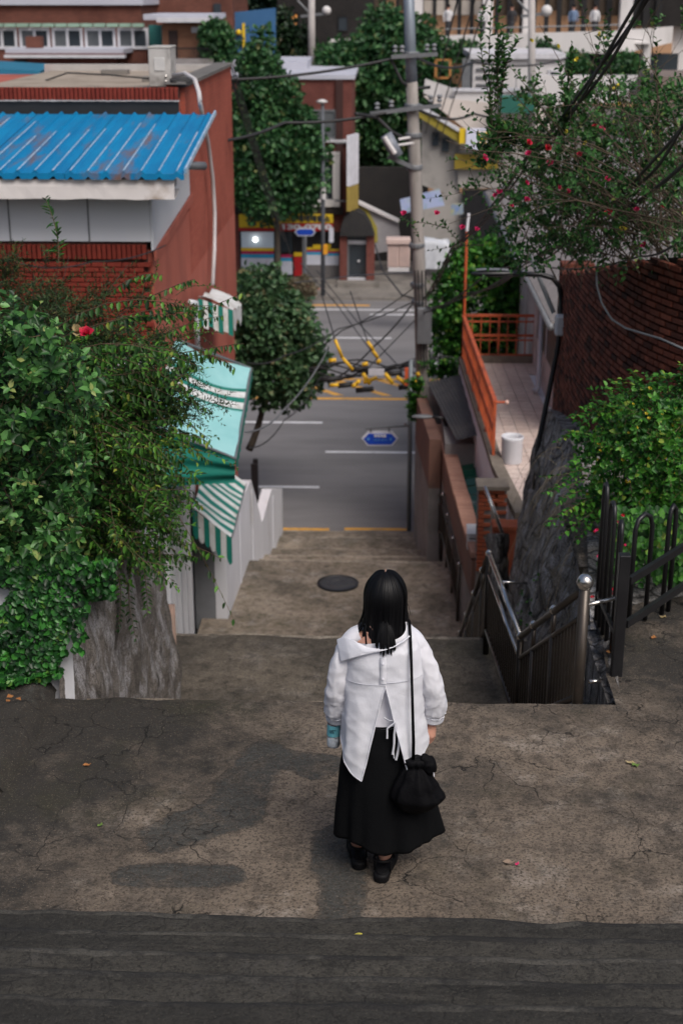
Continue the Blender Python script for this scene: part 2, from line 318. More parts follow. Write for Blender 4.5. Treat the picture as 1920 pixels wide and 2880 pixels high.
# upper landing with its worn far edge, and the level ground right of it
def land_edge(x): return 7.93 + .022*nz(x*2.2, 0, 0) + .012*nz(x*9, 1, 0) - max(0, nz(x*3.1, 4, 2)-.3)*.08 + .03*(x < -1.2)*nz(x*4, 7, 7)
mb = MB(); NX = 90
def land_fn(a, b):
    x = lerp(-3.3, 1.46, a/(NX-1)); e = land_edge(x)
    if b < 24: y = lerp(5.3, e-.02, b/23); return (x, y, gz(x, y) - (.004 if b == 23 else 0))
    return (x, e + (.004 if b == 24 else .02), gz(x, e) - (.02 if b == 24 else .35))
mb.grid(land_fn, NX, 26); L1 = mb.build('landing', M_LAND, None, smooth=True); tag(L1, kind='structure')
def sidegz(a, b):
    x = lerp(1.46, 8, (a/39)**1.5); y = lerp(5.3, 11.4, b/39)
    return (x + (.03*nz(y*3, 0, 5) + max(0, y-8.4)*.10 if a == 0 and y > 7.95 else 0), y, gz(x, y) + max(0, y-9.5)*.04)
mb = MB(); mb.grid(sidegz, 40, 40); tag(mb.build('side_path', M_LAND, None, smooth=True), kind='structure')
MB().box(1.43, 1.6, 7.95, 9.2, 5.2, 7.22).build('side_path_flank', M_ROCKR, None); tag(bpy.data.objects['side_path_flank'], kind='structure')
MB().slab([(1.5, 7.97, 5.0), (8, 7.97, 5.0), (8, 8.05, 5.0), (1.52, 8.05, 5.0)], (0, 0, 2.2)).build('side_path_edge', M_LAND, None)
tag(bpy.data.objects['side_path_edge'], kind='structure')
# kerb on the left of the landing
def kerb_fn(a, b):
    t = a/30; u = interp(t, (0,.2,.45,.7,1), (175,158,140,110,20)); v = interp(t, (0,.2,.45,.7,1), (1905,1945,2000,2080,2230)); e = P(u, v, Z=7.27)
    q = b/12; off_ = [0, .03, .075, .10, .14, .2, .3, .45, .6, .8, 1.1, 1.6, 2.4][b]; z = [-.02, .03, .085, .10, .105, .10, .10, .10, .10, .10, .10, .1, .1][b]
    return (e.x-off_+.015*nz(t*9, b*.5, 0), e.y+.3*off_*(1-t), 7.27+z+.012*nz(e.x*5-off_*5, e.y*5, 2))
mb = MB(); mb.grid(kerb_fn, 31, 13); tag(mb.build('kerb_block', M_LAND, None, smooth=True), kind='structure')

# steps and landings going down to the road
DS = empty('lower_stairs', (-.4, 12, 0), kind='structure')
def tread(y0, y1, z, x0=-2.6, x1=1.45, mat=M_LAND2, th=.5, name='step'):
    n = 36; mb = MB()
    def fn(a, b):
        x = lerp(x0, x1, a/(n-1)); j = .03*nz(x*1.7, y1*3, 0)+.012*nz(x*8, y1, 2); d = .012*nz(x*1.4, y0*2, 6)
        return [(x, y0-.02, z+d), (x, lerp(y0, y1, .5), z+.012*nz(x*1.4, y0*2+1, 6)), (x, y1-.03+j, z+d), (x, y1+j, z-.02+d), (x, y1+.01+j, z-th)][b]
    mb.grid(fn, n, 5); so_ = mb.build(name, mat, DS, smooth=True)
    if y1 > 10.9 and (name == 'landing_slab' or y0 > 24):
        mb = MB(); mb.grid(lambda a_, b_: (lambda q2, q3: (q3[0], [q2[1]-.05-.05*nz(q3[0]*2.3, y1, 6), q2[1], q3[1]+.004, q3[1]+.012][b_], [q2[2]-.001, q2[2]+.005, q3[2]+.006, q3[2]-.05][b_]))(fn(a_, 2), fn(a_, 3)), n, 4); mb.build('worn_edge', M_EDGE, so_, smooth=True)
for k in range(9): tread(7.94+k*.31, 7.94+(k+1)*.31+.02, 7.27-(k+1)*.1835+.001, -1.9, 1.4)
tread(10.72, 12.42, 5.62, -2.7, 1.4, M_LAND2D, name='landing_slab')
for k in range(22): tread(12.42+k*.29, 12.42+(k+1)*.29+.02, 5.62-(k+1)*.187, -3.0, 1.4)
tread(18.75, 24.55, 1.5, -3.0, 1.45, name='landing_slab')
for y0, y1, z in ((24.55,25.2,1.2),(25.2,25.9,.97),(25.9,26.7,.75),(26.7,27.95,.4),(27.95,29.3,.15),(29.3,29.98,.03)): tread(y0, y1, z, -2.8, 1.45)
# manhole on the lower landing
c = P(950, 1640, Z=1.52); MH = empty('manhole_cover', c, 'round dark iron manhole cover on the lower landing', 'manhole')
MB().lathe([(.37,-.02),(.37,.012),(.34,.016),(.335,.004),(.01,.004)], c, 40).build('frame_ring', M_BLACK, MH, smooth=False)
MB().lathe([(.33,-.02),(.33,.012),(.30,.018),(.29,.010),(.2,.010),(.19,.018),(.12,.018),(.11,.01),(.01,.01)], c, 40).build('lid', pm('manhole_iron', (.05,.05,.055), (.07,.068,.068), 8, .5, .2, 40, .4), MH)
# terrain left and right of the alley
def hillL(x, y): return (interp(y, (-5, 7, 13, 15.5, 19, 30), (8.2, 7.9, 7.7, 5.2, 1.2, -.1)) + (-x-2.5)*.06*(y < 16) + .12*nz(x, y, 0))
sheet('hillside', -45, -2.3, 8.05, 14.2, 0, M_SOIL, 30, 20, lambda x, y: 7.75 + (-x-2.5)*.06 + .12*nz(x, y, 0))
tag(MB().box(-9, -2.55, 11.3, 14.19, -.05, 7.6).build('hillside_flank', M_ROCK, None), kind='structure')
def hillR(x, y): return interp(y, (10, 13, 17.5), (8.9, 8.7, 7.7)) + .1*nz(x, y, 0)
mb = MB(); mb.grid(lambda a, b: (interp(lerp(11.6, 17.6, b/19), (11.6, 12.3, 13, 14.5, 17.6), (4.2, 3.25, 2.85, 2.55, 2.5))+a*a*.02, lerp(11.6, 17.6, b/19), hillR(a, lerp(11.6, 17.6, b/19))), 30, 20); tag(mb.build('hillside', M_SOIL, None, smooth=True), kind='structure')
# rough face right of the stairs, under the brick wall
def rockR(a, b):
    y = lerp(8.0, 19.5, a/79); t = b/29
    zb = interp(y, (8, 10.7, 12.4, 18.8, 19.5), (6.9, 5.5, 5.5, 1.4, 1.4)); zt = interp(y, (8, 9.5, 12, 17, 19.5), (7.28, 7.42, 7.35, 6.5, 5.9))
    xb = interp(y, (8, 9, 13, 19.5), (1.42, 1.46, 1.5, 1.75)); xt = interp(y, (8, 9.2, 12, 19.5), (1.5, 1.62, 1.9, 2.3))
    q = .13*nz(y*1.3, t*2.5, 0) + .10*nz(y*4, t*6, 3) + .05*nz(y*9, t*13, 5) + .06*(1-min(1, abs(nz(y*2.5, t*5, 8))*4))
    env = min(1, t*6)*min(1, (1-t)*8)
    return (lerp(xb, xt, t**1.3) - q*env, y + .05*q, lerp(zb, zt, t) + .04*nz(y*2, 0, 8)*t)
mb = MB(); mb.grid(rockR, 80, 30); tag(mb.build('rock_face', M_ROCKR, None, smooth=True), kind='structure')
mb = MB(); mb.grid(lambda a, b: (interp(lerp(8,19.5,a/39), (8, 9.2, 12, 19.5), (1.5, 1.62, 1.9, 2.3))+b*.35-.05, lerp(9,19.5,a/39), interp(lerp(8,19.5,a/39), (8, 9.5, 12, 17, 19.5), (7.28, 7.42, 7.35, 6.5, 5.9))+.02*nz(a, b, 0)), 40, 5)
tag(mb.build('rock_ledge', M_ROCKR, None, smooth=True), kind='structure')
# ================================================================ foliage machinery
def leaves_obj(name, pos, axis, nrm, L, W, mat, parent=None, curl=.12, kind='stuff'):
    "many separate folded leaves in one part"
    pos = np.asarray(pos, float); axis = np.asarray(axis, float); nrm = np.asarray(nrm, float); n = len(pos)
    axis /= np.linalg.norm(axis, axis=1)[:, None]+1e-9
    side = np.cross(axis, nrm); side /= np.linalg.norm(side, axis=1)[:, None]+1e-9; up = np.cross(side, axis)
    L = np.broadcast_to(np.asarray(L, float), (n,))[:, None]; W = np.broadcast_to(np.asarray(W, float), (n,))[:, None]
    V = np.empty((n, 6, 3)); fold = .22*W
    V[:,0] = pos; V[:,1] = pos+axis*L*.32+side*W*.5+up*fold; V[:,2] = pos+axis*L*.68+side*W*.42+up*(fold-curl*L*.4)
    V[:,3] = pos+axis*L-up*curl*L; V[:,4] = pos+axis*L*.68-side*W*.42+up*(fold-curl*L*.4); V[:,5] = pos+axis*L*.32-side*W*.5+up*fold
    me = bpy.data.meshes.new(name); me.vertices.add(n*6)
    off = np.array(wloc(parent)) if parent is not None else np.zeros(3)
    me.vertices.foreach_set('co', (V-off).reshape(-1))
    base = (np.arange(n)*6)[:, None]; lp = np.concatenate([base+np.array([0,1,2,3]), base+np.array([0,3,4,5])], 1).reshape(-1)
    me.loops.add(len(lp)); me.loops.foreach_set('vertex_index', lp.astype(np.int32))
    me.polygons.add(n*2); me.polygons.foreach_set('loop_start', (np.arange(n*2)*4).astype(np.int32)); me.polygons.foreach_set('loop_total', np.full(n*2, 4, np.int32))
    me.update(calc_edges=True); o = link(name, me, mat, parent)
    if kind: o['kind'] = kind
    return o
def rnd(n=3): return RNG.normal(size=n)
def unit(v): v = np.asarray(v, float); return v/(np.linalg.norm(v)+1e-9)
class Plant:
    def __init__(s): s.p = []; s.a = []; s.n = []; s.l = []; s.w = []; s.stems = MB(); s.fl = []
    def leaf(s, p, a, n, l, w): s.p.append(p); s.a.append(a); s.n.append(n); s.l.append(l); s.w.append(w)
    def shoot(s, p0, d, length, n, L, W, droop=.0, mode='spiral', r=.004, stem=True, start=.1, spread=1.0, jit=.25):
        p0 = np.array(p0, float); d = unit(d); k = 6; pts = []
        wob = rnd()*.06*length
        for i in range(k+1):
            t = i/k; pts.append(p0 + d*length*t + np.array([0,0,-1])*droop*length*t*t + wob*math.sin(t*3.1))
        if stem: s.stems.tube(pts, r, 4, r*.35, cap=False)
        P_ = np.array(pts); ref = unit(np.cross(d, (0,0,1)) + rnd()*.05); ref2 = np.cross(d, ref); ph = random.random()*6
        for i in range(n):
            t = start+(1-start)*(i+.5)/n; f = t*k; j = min(k-1, int(f)); p = P_[j]+(P_[j+1]-P_[j])*(f-j); tg = unit(P_[j+1]-P_[j])
            if mode == 'spiral':
                an = ph+i*2.4; rad = ref*math.cos(an)+ref2*math.sin(an)
                a = tg*.55+rad*spread+np.array([0,0,.15])+rnd()*jit; nn = tg*.8-rad*.3+np.array([0,0,.6])+rnd()*jit
            elif mode == 'pairs':
                sgn = 1 if i % 2 else -1; rad = unit(np.cross(tg, (0,0,1)))*sgn
                a = tg*.5+rad*spread+rnd()*jit; nn = np.array([0,0,1.0])+rnd()*jit
            elif mode == 'hang':
                sgn = 1 if i % 2 else -1; rad = unit(np.cross(tg, (0,0,1)))*sgn
                a = tg*.3+rad*.55+np.array([0,0,-.9])+rnd()*jit; nn = rad*.6+np.array([0,-.6,.35])+rnd()*jit
            sc_ = (.7+.6*random.random())*(1-.35*max(0, t-.75)*3)
            s.leaf(p, a, nn, L*sc_, W*sc_)
        return P_
    def clump(s, c, rad, n, L, W, up=.3):
        c = np.array(c, float); q = RNG.normal(size=(n, 3)); q /= np.linalg.norm(q, axis=1)[:, None]; rr = np.cbrt(RNG.random(n))[:, None]
        pp = c+q*rr*np.asarray(rad); aa = q*.7+RNG.normal(size=(n, 3))*.6+np.array([0,0,-.15]); nn = q*.6+np.array([0,0,up])+RNG.normal(size=(n, 3))*.5
        sc_ = .65+.7*RNG.random(n)
        s.p += list(pp); s.a += list(aa); s.n += list(nn); s.l += list(L*sc_); s.w += list(W*sc_)
    def build(s, parent, mat, bark, lname='foliage', sname='stems', curl=.12):
        if s.p: leaves_obj(lname, s.p, s.a, s.n, s.l, s.w, mat, parent, curl)
        if s.stems.v: o = s.stems.build(sname, bark, parent, smooth=True); o['kind'] = 'stuff'
def blossom(name, c, r, mat, parent, nrm=(0,-.6,.8), n=14):
    "a rose-like bloom: whorls of cupped petals"
    c = np.array(c); nrm = unit(nrm); t1 = unit(np.cross(nrm, (.3,1,.2))); t2 = np.cross(nrm, t1); p = []; a = []; nn = []; l = []; w_ = []
    for i in range(n):
        an = i*2.4; k = i/n; rad = t1*math.cos(an)+t2*math.sin(an)
        p.append(c+rad*r*.1); a.append(rad*(.35+.8*k)+nrm*(1.0-.7*k)); nn.append(nrm*.8-rad*.6); l.append(r*(.7+.5*k)); w_.append(r*(.8+.4*k))
    return leaves_obj(name, p, a, nn, l, w_, mat, parent, -.2, None)
M_BARK = pm('bark', (.085,.068,.052), (.055,.045,.036), 8, .9, .4, 40)
M_TWIG = pm('twig', (.13,.085,.05), (.09,.065,.04), 8, .85)
M_DRY = pm('dry_twig', (.10,.07,.048), (.06,.05,.035), 6, .9)
ML_PRIV = leafmat('leaf_privet', (.008,.026,.010), (.034,.115,.026), (.130,.320,.085), .2, .38)
ML_ARCH = leafmat('leaf_arching', (.009,.028,.008), (.032,.110,.016), (.120,.310,.040), .28)
ML_CYP = leafmat('leaf_cypress', (.010,.022,.008), (.022,.048,.013), (.05,.095,.025), .15, .6)
ML_IVY = leafmat('leaf_ivy', (.006,.022,.007), (.018,.090,.018), (.060,.250,.040), .2, .35)
ML_TREE = leafmat('leaf_tree', (.022,.058,.028), (.055,.125,.05), (.12,.22,.10), .25)
ML_TREE2 = leafmat('leaf_tree_far', (.013,.048,.018), (.034,.11,.036), (.08,.19,.065), .25)
ML_DARK = leafmat('leaf_dark', (.006,.016,.008), (.013,.035,.015), (.03,.07,.026), .2)
ML_ROSE = leafmat('leaf_rose', (.011,.040,.011), (.035,.120,.026), (.090,.240,.060), .3)
ML_SHRUB = leafmat('leaf_shrub', (.010,.045,.009), (.032,.145,.018), (.110,.330,.040), .28)
ML_HEDGE = leafmat('leaf_hedge', (.04,.08,.03), (.08,.15,.055), (.16,.25,.10), .25)
ML_GRASS = leafmat('dry_grass', (.10,.085,.055), (.17,.14,.09), (.26,.22,.15), .3, .8)
M_PINK = pm('pink_petal', (.55,.02,.10), (.65,.03,.16), 12, .6); M_RED = pm('red_petal', (.6,.015,.03), (.55,.02,.08), 12, .6)
M_YELP = pm('yellow_petal', (.60,.48,.03), (.5,.42,.05), 12, .6); M_ORLEAF = pm('orange_leaf', (.35,.12,.035), (.28,.15,.05), 15, .8); M_PALELEAF = pm('pale_leaf', (.4,.33,.18), (.3,.22,.10), 15, .8)
# ================================================================ the person
PB = Vector((.015, 6.12, 7.275))
M_SKIN = pm('skin', (.55,.30,.22), (.50,.26,.19), 9, .5); M_SKINR = M_SKIN
M_SKIN.node_tree.nodes['Principled BSDF'].inputs['Subsurface Weight'].default_value = .1
def clothmat(name, c, trans, weave=900, rough=.85, wr=.25):
    t = NT(name); p = t.pos(obj=True)
    c2 = t.mix(t.ramp(t.noise(p, 16, 4), [(.35, 0), (.7, 1)]), c, tuple(x*.93 for x in c))
    ps = t.pos((1, 1, .12), obj=True); fine = t.noise(ps, 260, 2)
    h = t.math('ADD', t.math('MULTIPLY', t.noise(p, 26, 5, .6, 1.2), wr), t.math('MULTIPLY', fine, .1)); t.bump(h, .5, .014); t.set(c2, rough, 0, .08)
    if trans:
        tr = t.n('ShaderNodeBsdfTranslucent'); t.l(c2, tr.inputs[0]); mx = t.n('ShaderNodeMixShader'); mx.inputs[0].default_value = trans
        t.l(t.b.outputs[0], mx.inputs[1]); t.l(tr.outputs[0], mx.inputs[2]); t.l(mx.outputs[0], t.out.inputs[0])
    MATS[name] = t.m; return t.m
M_SHIRT = clothmat('white_linen', (.84,.85,.91), .22); M_TANK = clothmat('white_jersey', (.75,.75,.82), 0, wr=.05); M_SKIRT = clothmat('black_cotton', (.005,.0054,.0062), 0, wr=.4, rough=.9)
M_HAIR = NT('black_hair'); M_HAIR = M_HAIR.set((.003,.003,.0038), .46, 0, .2)
M_SANDAL = pm('black_rubber', (.005,.005,.006), (.008,.008,.009), 10, .6, .1, 80, 0, .15)
M_BAG = clothmat('black_nylon', (.004,.004,.005), 0, wr=.6, rough=.65)
PER = empty('person', PB, 'person with black shoulder-length hair in white shirt and long black skirt, seen from behind', 'person')
def L(x, y, z): return Vector((PB.x+x, PB.y+y, PB.z+z))
def bent(p0, p1, p2, n):
    return [((1-t)**2)*p0+2*t*(1-t)*p1+t*t*p2 for t in (i/(n-1) for i in range(n))]
ARM_L = [Vector(p) for p in ((-.152,.005,1.255), (-.196,-.03,1.15), (-.216,-.035,1.03), (-.222,.0,.92), (-.218,.05,.815))]
ARM_R = [Vector(p) for p in ((.152,.005,1.255), (.202,-.02,1.15), (.236,-.03,1.03), (.250,-.01,.93), (.242,.02,.835))]
def build_body():
    # joints -> skinned body, then head, fingers and face fused into one surface
    V = []; E = []; Rr = []
    def j(p, r, par=None):
        V.append(p); Rr.append(r)
        if par is not None: E.append((par, len(V)-1))
        return len(V)-1
    pel = j((0,0,.83), (.13,.095)); wa = j((0,.0,.98), (.112,.08), pel); ch = j((0,0,1.13), (.13,.092), wa); st = j((0,-.005,1.262), (.11,.078), ch)
    nk = j((.003,.005,1.33), (.05,.05), st); j((-.062,-.028,1.312), (.048,.045), nk); j((.062,-.028,1.312), (.048,.045), nk); nk2 = j((.006,.02,1.40), (.045,.047), nk); hd = j((.008,.03,1.45), (.06,.07), nk2)
    for arm in (ARM_L, ARM_R):
        s0 = j(tuple(arm[0]), (.038,.038), st); a1 = j(tuple(arm[1]), (.036,.036), s0); a2 = j(tuple(arm[2]), (.032,.032), a1); a3 = j(tuple(arm[3]), (.03,.03), a2); j(tuple(arm[4]), (.022,.026), a3)
    for hx, kx, kz, fx, fy in ((-.08,-.10,.46,-.118,.075), (.08,.05,.45,.018,-.035)):
        h = j((hx,0,.78), (.085,.085), pel); k = j((kx,fy*.5+.02,kz), (.052,.055), h); c_ = j(((kx+fx)/2,fy*.8,.30), (.045,.048), k); an = j((fx,fy,.10), (.030,.034), c_)
        he = j((fx,fy-.05,.085), (.033,.033), an); ba = j((fx,fy+.10,.055), (.036,.022), an); j((fx,fy+.165,.05), (.03,.016), ba)
    me = bpy.data.meshes.new('body'); me.from_pydata(V, E, []); ob = bpy.data.objects.new('body', me); COL.objects.link(ob)
    sk = ob.modifiers.new('skin', 'SKIN'); sk.use_smooth_shade = True
    for i, r in enumerate(Rr): me.skin_vertices[0].data[i].radius = r
    for v in me.skin_vertices[0].data: v.use_root = False
    me.skin_vertices[0].data[0].use_root = True
    ss = ob.modifiers.new('sub', 'SUBSURF'); ss.levels = 2; ss.render_levels = 2
    dg = bpy.context.evaluated_depsgraph_get(); m2 = bpy.data.meshes.new_from_object(ob.evaluated_get(dg))
    bpy.data.objects.remove(ob)
    mb = MB(); mb.add([v.co for v in m2.vertices], [tuple(p.vertices) for p in m2.polygons])
    # skull and face
    def skull(a, b):
        th = 2*math.pi*a/32; ph = math.pi*b/23
        x = .074*math.sin(ph)*math.cos(th); y = .094*math.sin(ph)*math.sin(th); z = .112*math.cos(ph)
        if z < 0: y *= 1-.12*(-z/.112); x *= 1-.25*(-z/.112)
        if y > 0 and z < -.02: y += .012
        fx = math.exp(-(x/.012)**2); y += .02*fx*math.exp(-((z+.018)/.02)**2)*(y > .05) - .010*math.exp(-((abs(x)-.032)/.014)**2)*math.exp(-((z-.008)/.012)**2)*(y > .05) + .006*math.exp(-(x/.022)**2)*math.exp(-((z+.058)/.008)**2)*(y > .05)
        return (.008+x, .028+y, 1.462+z)
    mb.grid(skull, 32, 24, wrap=True)
    for sx in (-1, 1): mb.sphere((.008+sx*.076, .02, 1.455), .022, 8, 1.3)
    # hands: palm + five fingers each
    def finger(base, pts, r): mb.tube([base]+pts, [r*1.1]+[r*(1-.1*i) for i in range(len(pts))], 7)
    w_ = ARM_R[4]+Vector((-.004,-.004,-.026))
    mb.tube([w_+Vector((.004,.004,.05)), w_+Vector((0,0,.01)), w_+Vector((-.003,.0,-.03)), w_+Vector((-.008,-.004,-.065)), w_+Vector((-.012,-.006,-.085))], [.022,.022,.028,.032,.023], 10)
    for i, (dx, dy, ln) in enumerate(((-.03,.0,.034), (-.02,-.014,.038), (-.008,-.02,.037), (.006,-.02,.030))):
        b0 = w_+Vector((-.006+dx*.3+.006*i, -.012+.008*i-.01, -.078)); finger(b0, [b0+Vector((-.010,-.004,-ln*.7)), b0+Vector((-.026,.0,-ln*.9)), b0+Vector((-.042,.006,-ln*.75))], .0085)
    b0 = w_+Vector((-.018,.012,-.035)); finger(b0, [b0+Vector((-.018,.008,-.025)), b0+Vector((-.028,.006,-.05)), b0+Vector((-.034,.004,-.066))], .0095)
    w_ = ARM_L[4]
    mb.tube([w_+Vector((0,0,.01)), w_+Vector((-.006,.008,-.02)), w_+Vector((-.012,.014,-.045)), w_+Vector((-.014,.016,-.06))], [.021,.027,.03,.022], 10)
    for i in range(4):
        zz = -.02-.016*i; b0 = w_+Vector((-.034,.012,zz)); finger(b0, [b0+Vector((-.006,.03,-.003)), b0+Vector((.016,.048,-.004)), b0+Vector((.036,.04,-.003))], .0085)
    b0 = w_+Vector((.014,.005,-.02)); finger(b0, [b0+Vector((.016,.018,-.004)), b0+Vector((.02,.036,-.008)), b0+Vector((.008,.05,-.01))], .0095)
    me = bpy.data.meshes.new('body'); me.from_pydata(mb.v, [], mb.f); bq = bmesh.new(); bq.from_mesh(me); bmesh.ops.remove_doubles(bq, verts=bq.verts, dist=1e-5); bmesh.ops.holes_fill(bq, edges=[e_ for e_ in bq.edges if e_.is_boundary]); bmesh.ops.recalc_face_normals(bq, faces=bq.faces); bq.to_mesh(me); bq.free(); ob = bpy.data.objects.new('body', me); COL.objects.link(ob)
    rm = ob.modifiers.new('fuse', 'REMESH'); rm.mode = 'VOXEL'; rm.voxel_size = .0048; rm.use_smooth_shade = True
    sm = ob.modifiers.new('sm', 'SMOOTH'); sm.iterations = 3; sm.factor = .5
    dg = bpy.context.evaluated_depsgraph_get(); m3 = bpy.data.meshes.new_from_object(ob.evaluated_get(dg)); bpy.data.objects.remove(ob)
    bmx = bmesh.new(); bmx.from_mesh(m3); seen = set(); best = []
    for v0 in bmx.verts:
        if v0.index in seen: continue
        st_ = [v0]; seen.add(v0.index); isl = []
        while st_:
            q = st_.pop(); isl.append(q)
            for ed in q.link_edges:
                o2 = ed.other_vert(q)
                if o2.index not in seen: seen.add(o2.index); st_.append(o2)
        if len(isl) > len(best): best = isl
    keep = set(v.index for v in best); bmesh.ops.delete(bmx, geom=[v for v in bmx.verts if v.index not in keep], context='VERTS'); bmx.to_mesh(m3); bmx.free()
    m3.name = 'body'; m3.polygons.foreach_set('use_smooth', [True]*len(m3.polygons)); m3.materials.clear(); m3.materials.append(M_SKIN)
    o = bpy.data.objects.new('body', m3); COL.objects.link(o); o.parent = PER
build_body()
def mbl(mb, name, mat, smooth=True, parent=PER, sub=0, solid=0):
    o = mb.build(name, mat, parent, smooth, local=True)
    if solid: s = o.modifiers.new('solid', 'SOLIDIFY'); s.thickness = solid; s.offset = 0
    if sub: s = o.modifiers.new('sub', 'SUBSURF'); s.levels = sub; s.render_levels = sub
    return o
TAU = 2*math.pi
# tank top under the shirt
def tank(a, b):
    th = TAU*a/47; t = b/19; z = lerp(1.26, .815, t); A = interp(z, (.8,.95,1.1,1.2,1.26), (.152,.135,.142,.15,.12)); B = interp(z, (.8,.95,1.1,1.2,1.26), (.118,.10,.108,.105,.085))
    r = 1+.012*nz(math.cos(th)*3, math.sin(th)*3, z*30)
    return (A*r*math.cos(th), B*r*math.sin(th), z)
mb = MB(); mb.grid(tank, 47, 20, wrap=True); mbl(mb, 'tank_top', M_TANK)
# long black skirt
def skirt(a, b):
    th = TAU*a/128; t = b/44; z0 = .212 + .02*math.sin(th*2+1) + .012*math.sin(5*th) - .01*max(0, math.cos(th-.1))
    z = lerp(.84, z0, t); A = interp(t, (0,.06,.2,.45,.75,1), (.150,.158,.186,.212,.236,.246)); B = interp(t, (0,.06,.2,.45,.75,1), (.113,.12,.142,.155,.168,.178))
    cx = interp(t, (0,.4,1), (.0,.005,.018)); cy = interp(t, (0,.5,1), (0,-.01,-.005))
    f = t**1.4*(.045*math.sin(7*th+1.2+t*1.1)+.03*math.sin(11*th+.5+t*.7)+.02*math.sin(17*th+2.2)) + .012*nz(math.cos(th)*2.5, math.sin(th)*2.5, t*5)
    f += .16*t**3*math.exp(-((th-.05+(TAU if th > 5 else 0)*0)/.20)**2) + .16*t**3*math.exp(-((th-TAU-.05)/.20)**2) - .05*t**3*math.exp(-((th-5.75)/.2)**2)
    return (cx+A*(1+f)*math.cos(th), cy+B*(1+f)*math.sin(th), z)
mb = MB(); mb.grid(skirt, 128, 45, wrap=True); SKO = mbl(mb, 'skirt', M_SKIRT, solid=.004)
mb = MB(); mb.grid(lambda a, b: (lambda q: (q[0]*1.012, q[1]*1.012-.001, q[2]+[.012,.002][b]))(skirt(a, 0)), 128, 2, wrap=True); mbl(mb, 'waistband', M_SKIRT, parent=SKO)
# the shirt: body open down the back from the yoke
NT_, NR = 120, 64
TS = R(271); ZY = 1.085
def shirt_hem(s):
    # s 0..1 round the body from the right slit edge over the front to the left slit edge
    return interp(s, (0,.05,.13,.24,.35,.5,.66,.78,.88,.95,1), (.635,.66,.715,.765,.79,.80,.79,.765,.70,.63,.60))
def crease(x, y, z):
    n = nz(x, y, z); return (1-min(1, abs(n)*3.2))**2
def ztop(th): 
    s_, c_ = math.sin(th), math.cos(th)
    return 1.332 + .03*max(0, s_) + .03*max(0, c_) - .04*max(0, -c_) - .042*max(0, -s_)
def shirt_AB(z):
    zs = (.6,.75,.9,1.05,1.18,1.25,1.29,1.325,1.37)
    return interp(z, zs, (.222,.210,.195,.188,.182,.172,.155,.122,.085)), interp(z, zs, (.180,.168,.145,.130,.124,.114,.102,.088,.070))
def back_y(x, z):
    A, B = shirt_AB(z); e = .82; q = min(.999, abs(x)/A)**(2/e); return -B*(1-q)**(e/2)-.008
def shirt(a, b):
    s = a/(NT_-1); t = b/(NR-1)
    TY = .32
    th0 = lerp(TS, TS+TAU, s)
    if t < TY: q = t/TY; z = lerp(ztop(th0), ZY, q**.85); dr = dl = 0.0
    else:
        q = (t-TY)/(1-TY); z = lerp(ZY, shirt_hem(s), q); dr = q**1.1*R(27) ; dl = q**1.1*R(24)
    th = lerp(TS+dr, TS+TAU-dl, s); A, B = shirt_AB(z)
    sn, cs = math.sin(th), math.cos(th); e = .82; X = A*math.copysign(abs(cs)**e, cs); Y = B*math.copysign(abs(sn)**e, sn)
    low = max(0, min(1, (1.12-z)*3))
    def fold(al, be, fa, fc, o): return crease((X*math.cos(al)+z*math.sin(al))*fa+o, (-X*math.sin(al)+z*math.cos(al))*fc+o, o+be*Y)
    d = .006*nz(X*6+1.5, z*5, Y*3) + .007*nz((X*.8+z*.6)*3+4, (z*.8-X*.6)*13, 2.2) + .004*nz((X*.85-z*.5)*4, (z*.85+X*.5)*17+3, 6.1) + .0024*fold(R(30), 0, 2.0, 9, 1.7) + .0024*fold(R(-35), 0, 2.0, 10, 5.3) + .0012*fold(R(12), 0, 3, 20, 9.1) + .001*fold(R(-65), 0, 3, 17, 3.3)
    d += .011*low*math.sin(th*6+z*2.5+1.0)*min(1, (1.12-z)*2) + .003*low*math.sin(th*13+z*4)
    d *= min(1, (ztop(th)-z)*14+.1)
    lift = (.02*math.exp(-s/.02)+.02*math.exp(-(1-s)/.02))*max(0, (ZY-z))*1.2
    X += cs*d; Y += sn*(d+lift); Y -= .012*(z < 1.25)
    return (X+.006, Y+.004, z)
mb = MB(); mb.grid(shirt, NT_, NR); SH = mbl(mb, 'shirt', M_SHIRT, sub=1)
# seam of the yoke, placket, slit hems and hem edge as narrow raised bands
def ribbon(pts, wd, nrm=(0,-1,0), th=.002):
    mb = MB(); n = len(pts); vs = []
    for i, p in enumerate(pts):
        p = Vector(p); d = (Vector(pts[min(i+1, n-1)])-Vector(pts[max(i-1, 0)])).normalized(); s_ = d.cross(Vector(nrm)).normalized(); w_ = wd[i] if isinstance(wd, (list, tuple)) else wd
        nn = Vector(nrm).normalized()*th; vs += [p-s_*w_/2, p-s_*w_/2+nn, p+s_*w_/2+nn, p+s_*w_/2]
    fs = [(4*i+k, 4*i+(k+1)%4, 4*i+4+(k+1)%4, 4*i+4+k) for i in range(n-1) for k in range(4)]; mb.add(vs, fs); return mb
yk = [Vector(shirt(int(lerp(92, NT_-1, i/30)), int(.32*(NR-1)))) + Vector((0,-.003,0)) for i in range(31)]
mbl(ribbon(yk, .003, th=.0008), 'yoke_seam', M_SHIRT, parent=SH)
yk = [Vector(shirt(int(lerp(0, 26, i/20)), int(.32*(NR-1)))) + Vector((0,-.003,.012+.02*i/20)) for i in range(21)]
mbl(ribbon(yk, .003, th=.0008), 'yoke_seam', M_SHIRT, parent=SH)
for col in (0, NT_-1):
    e = [Vector(shirt(col, r)) + Vector((0,-.003,0)) for r in range(int(.32*(NR-1)), NR)]; mbl(ribbon(e, .006, th=.0004), 'slit_hem', M_SHIRT, parent=SH)
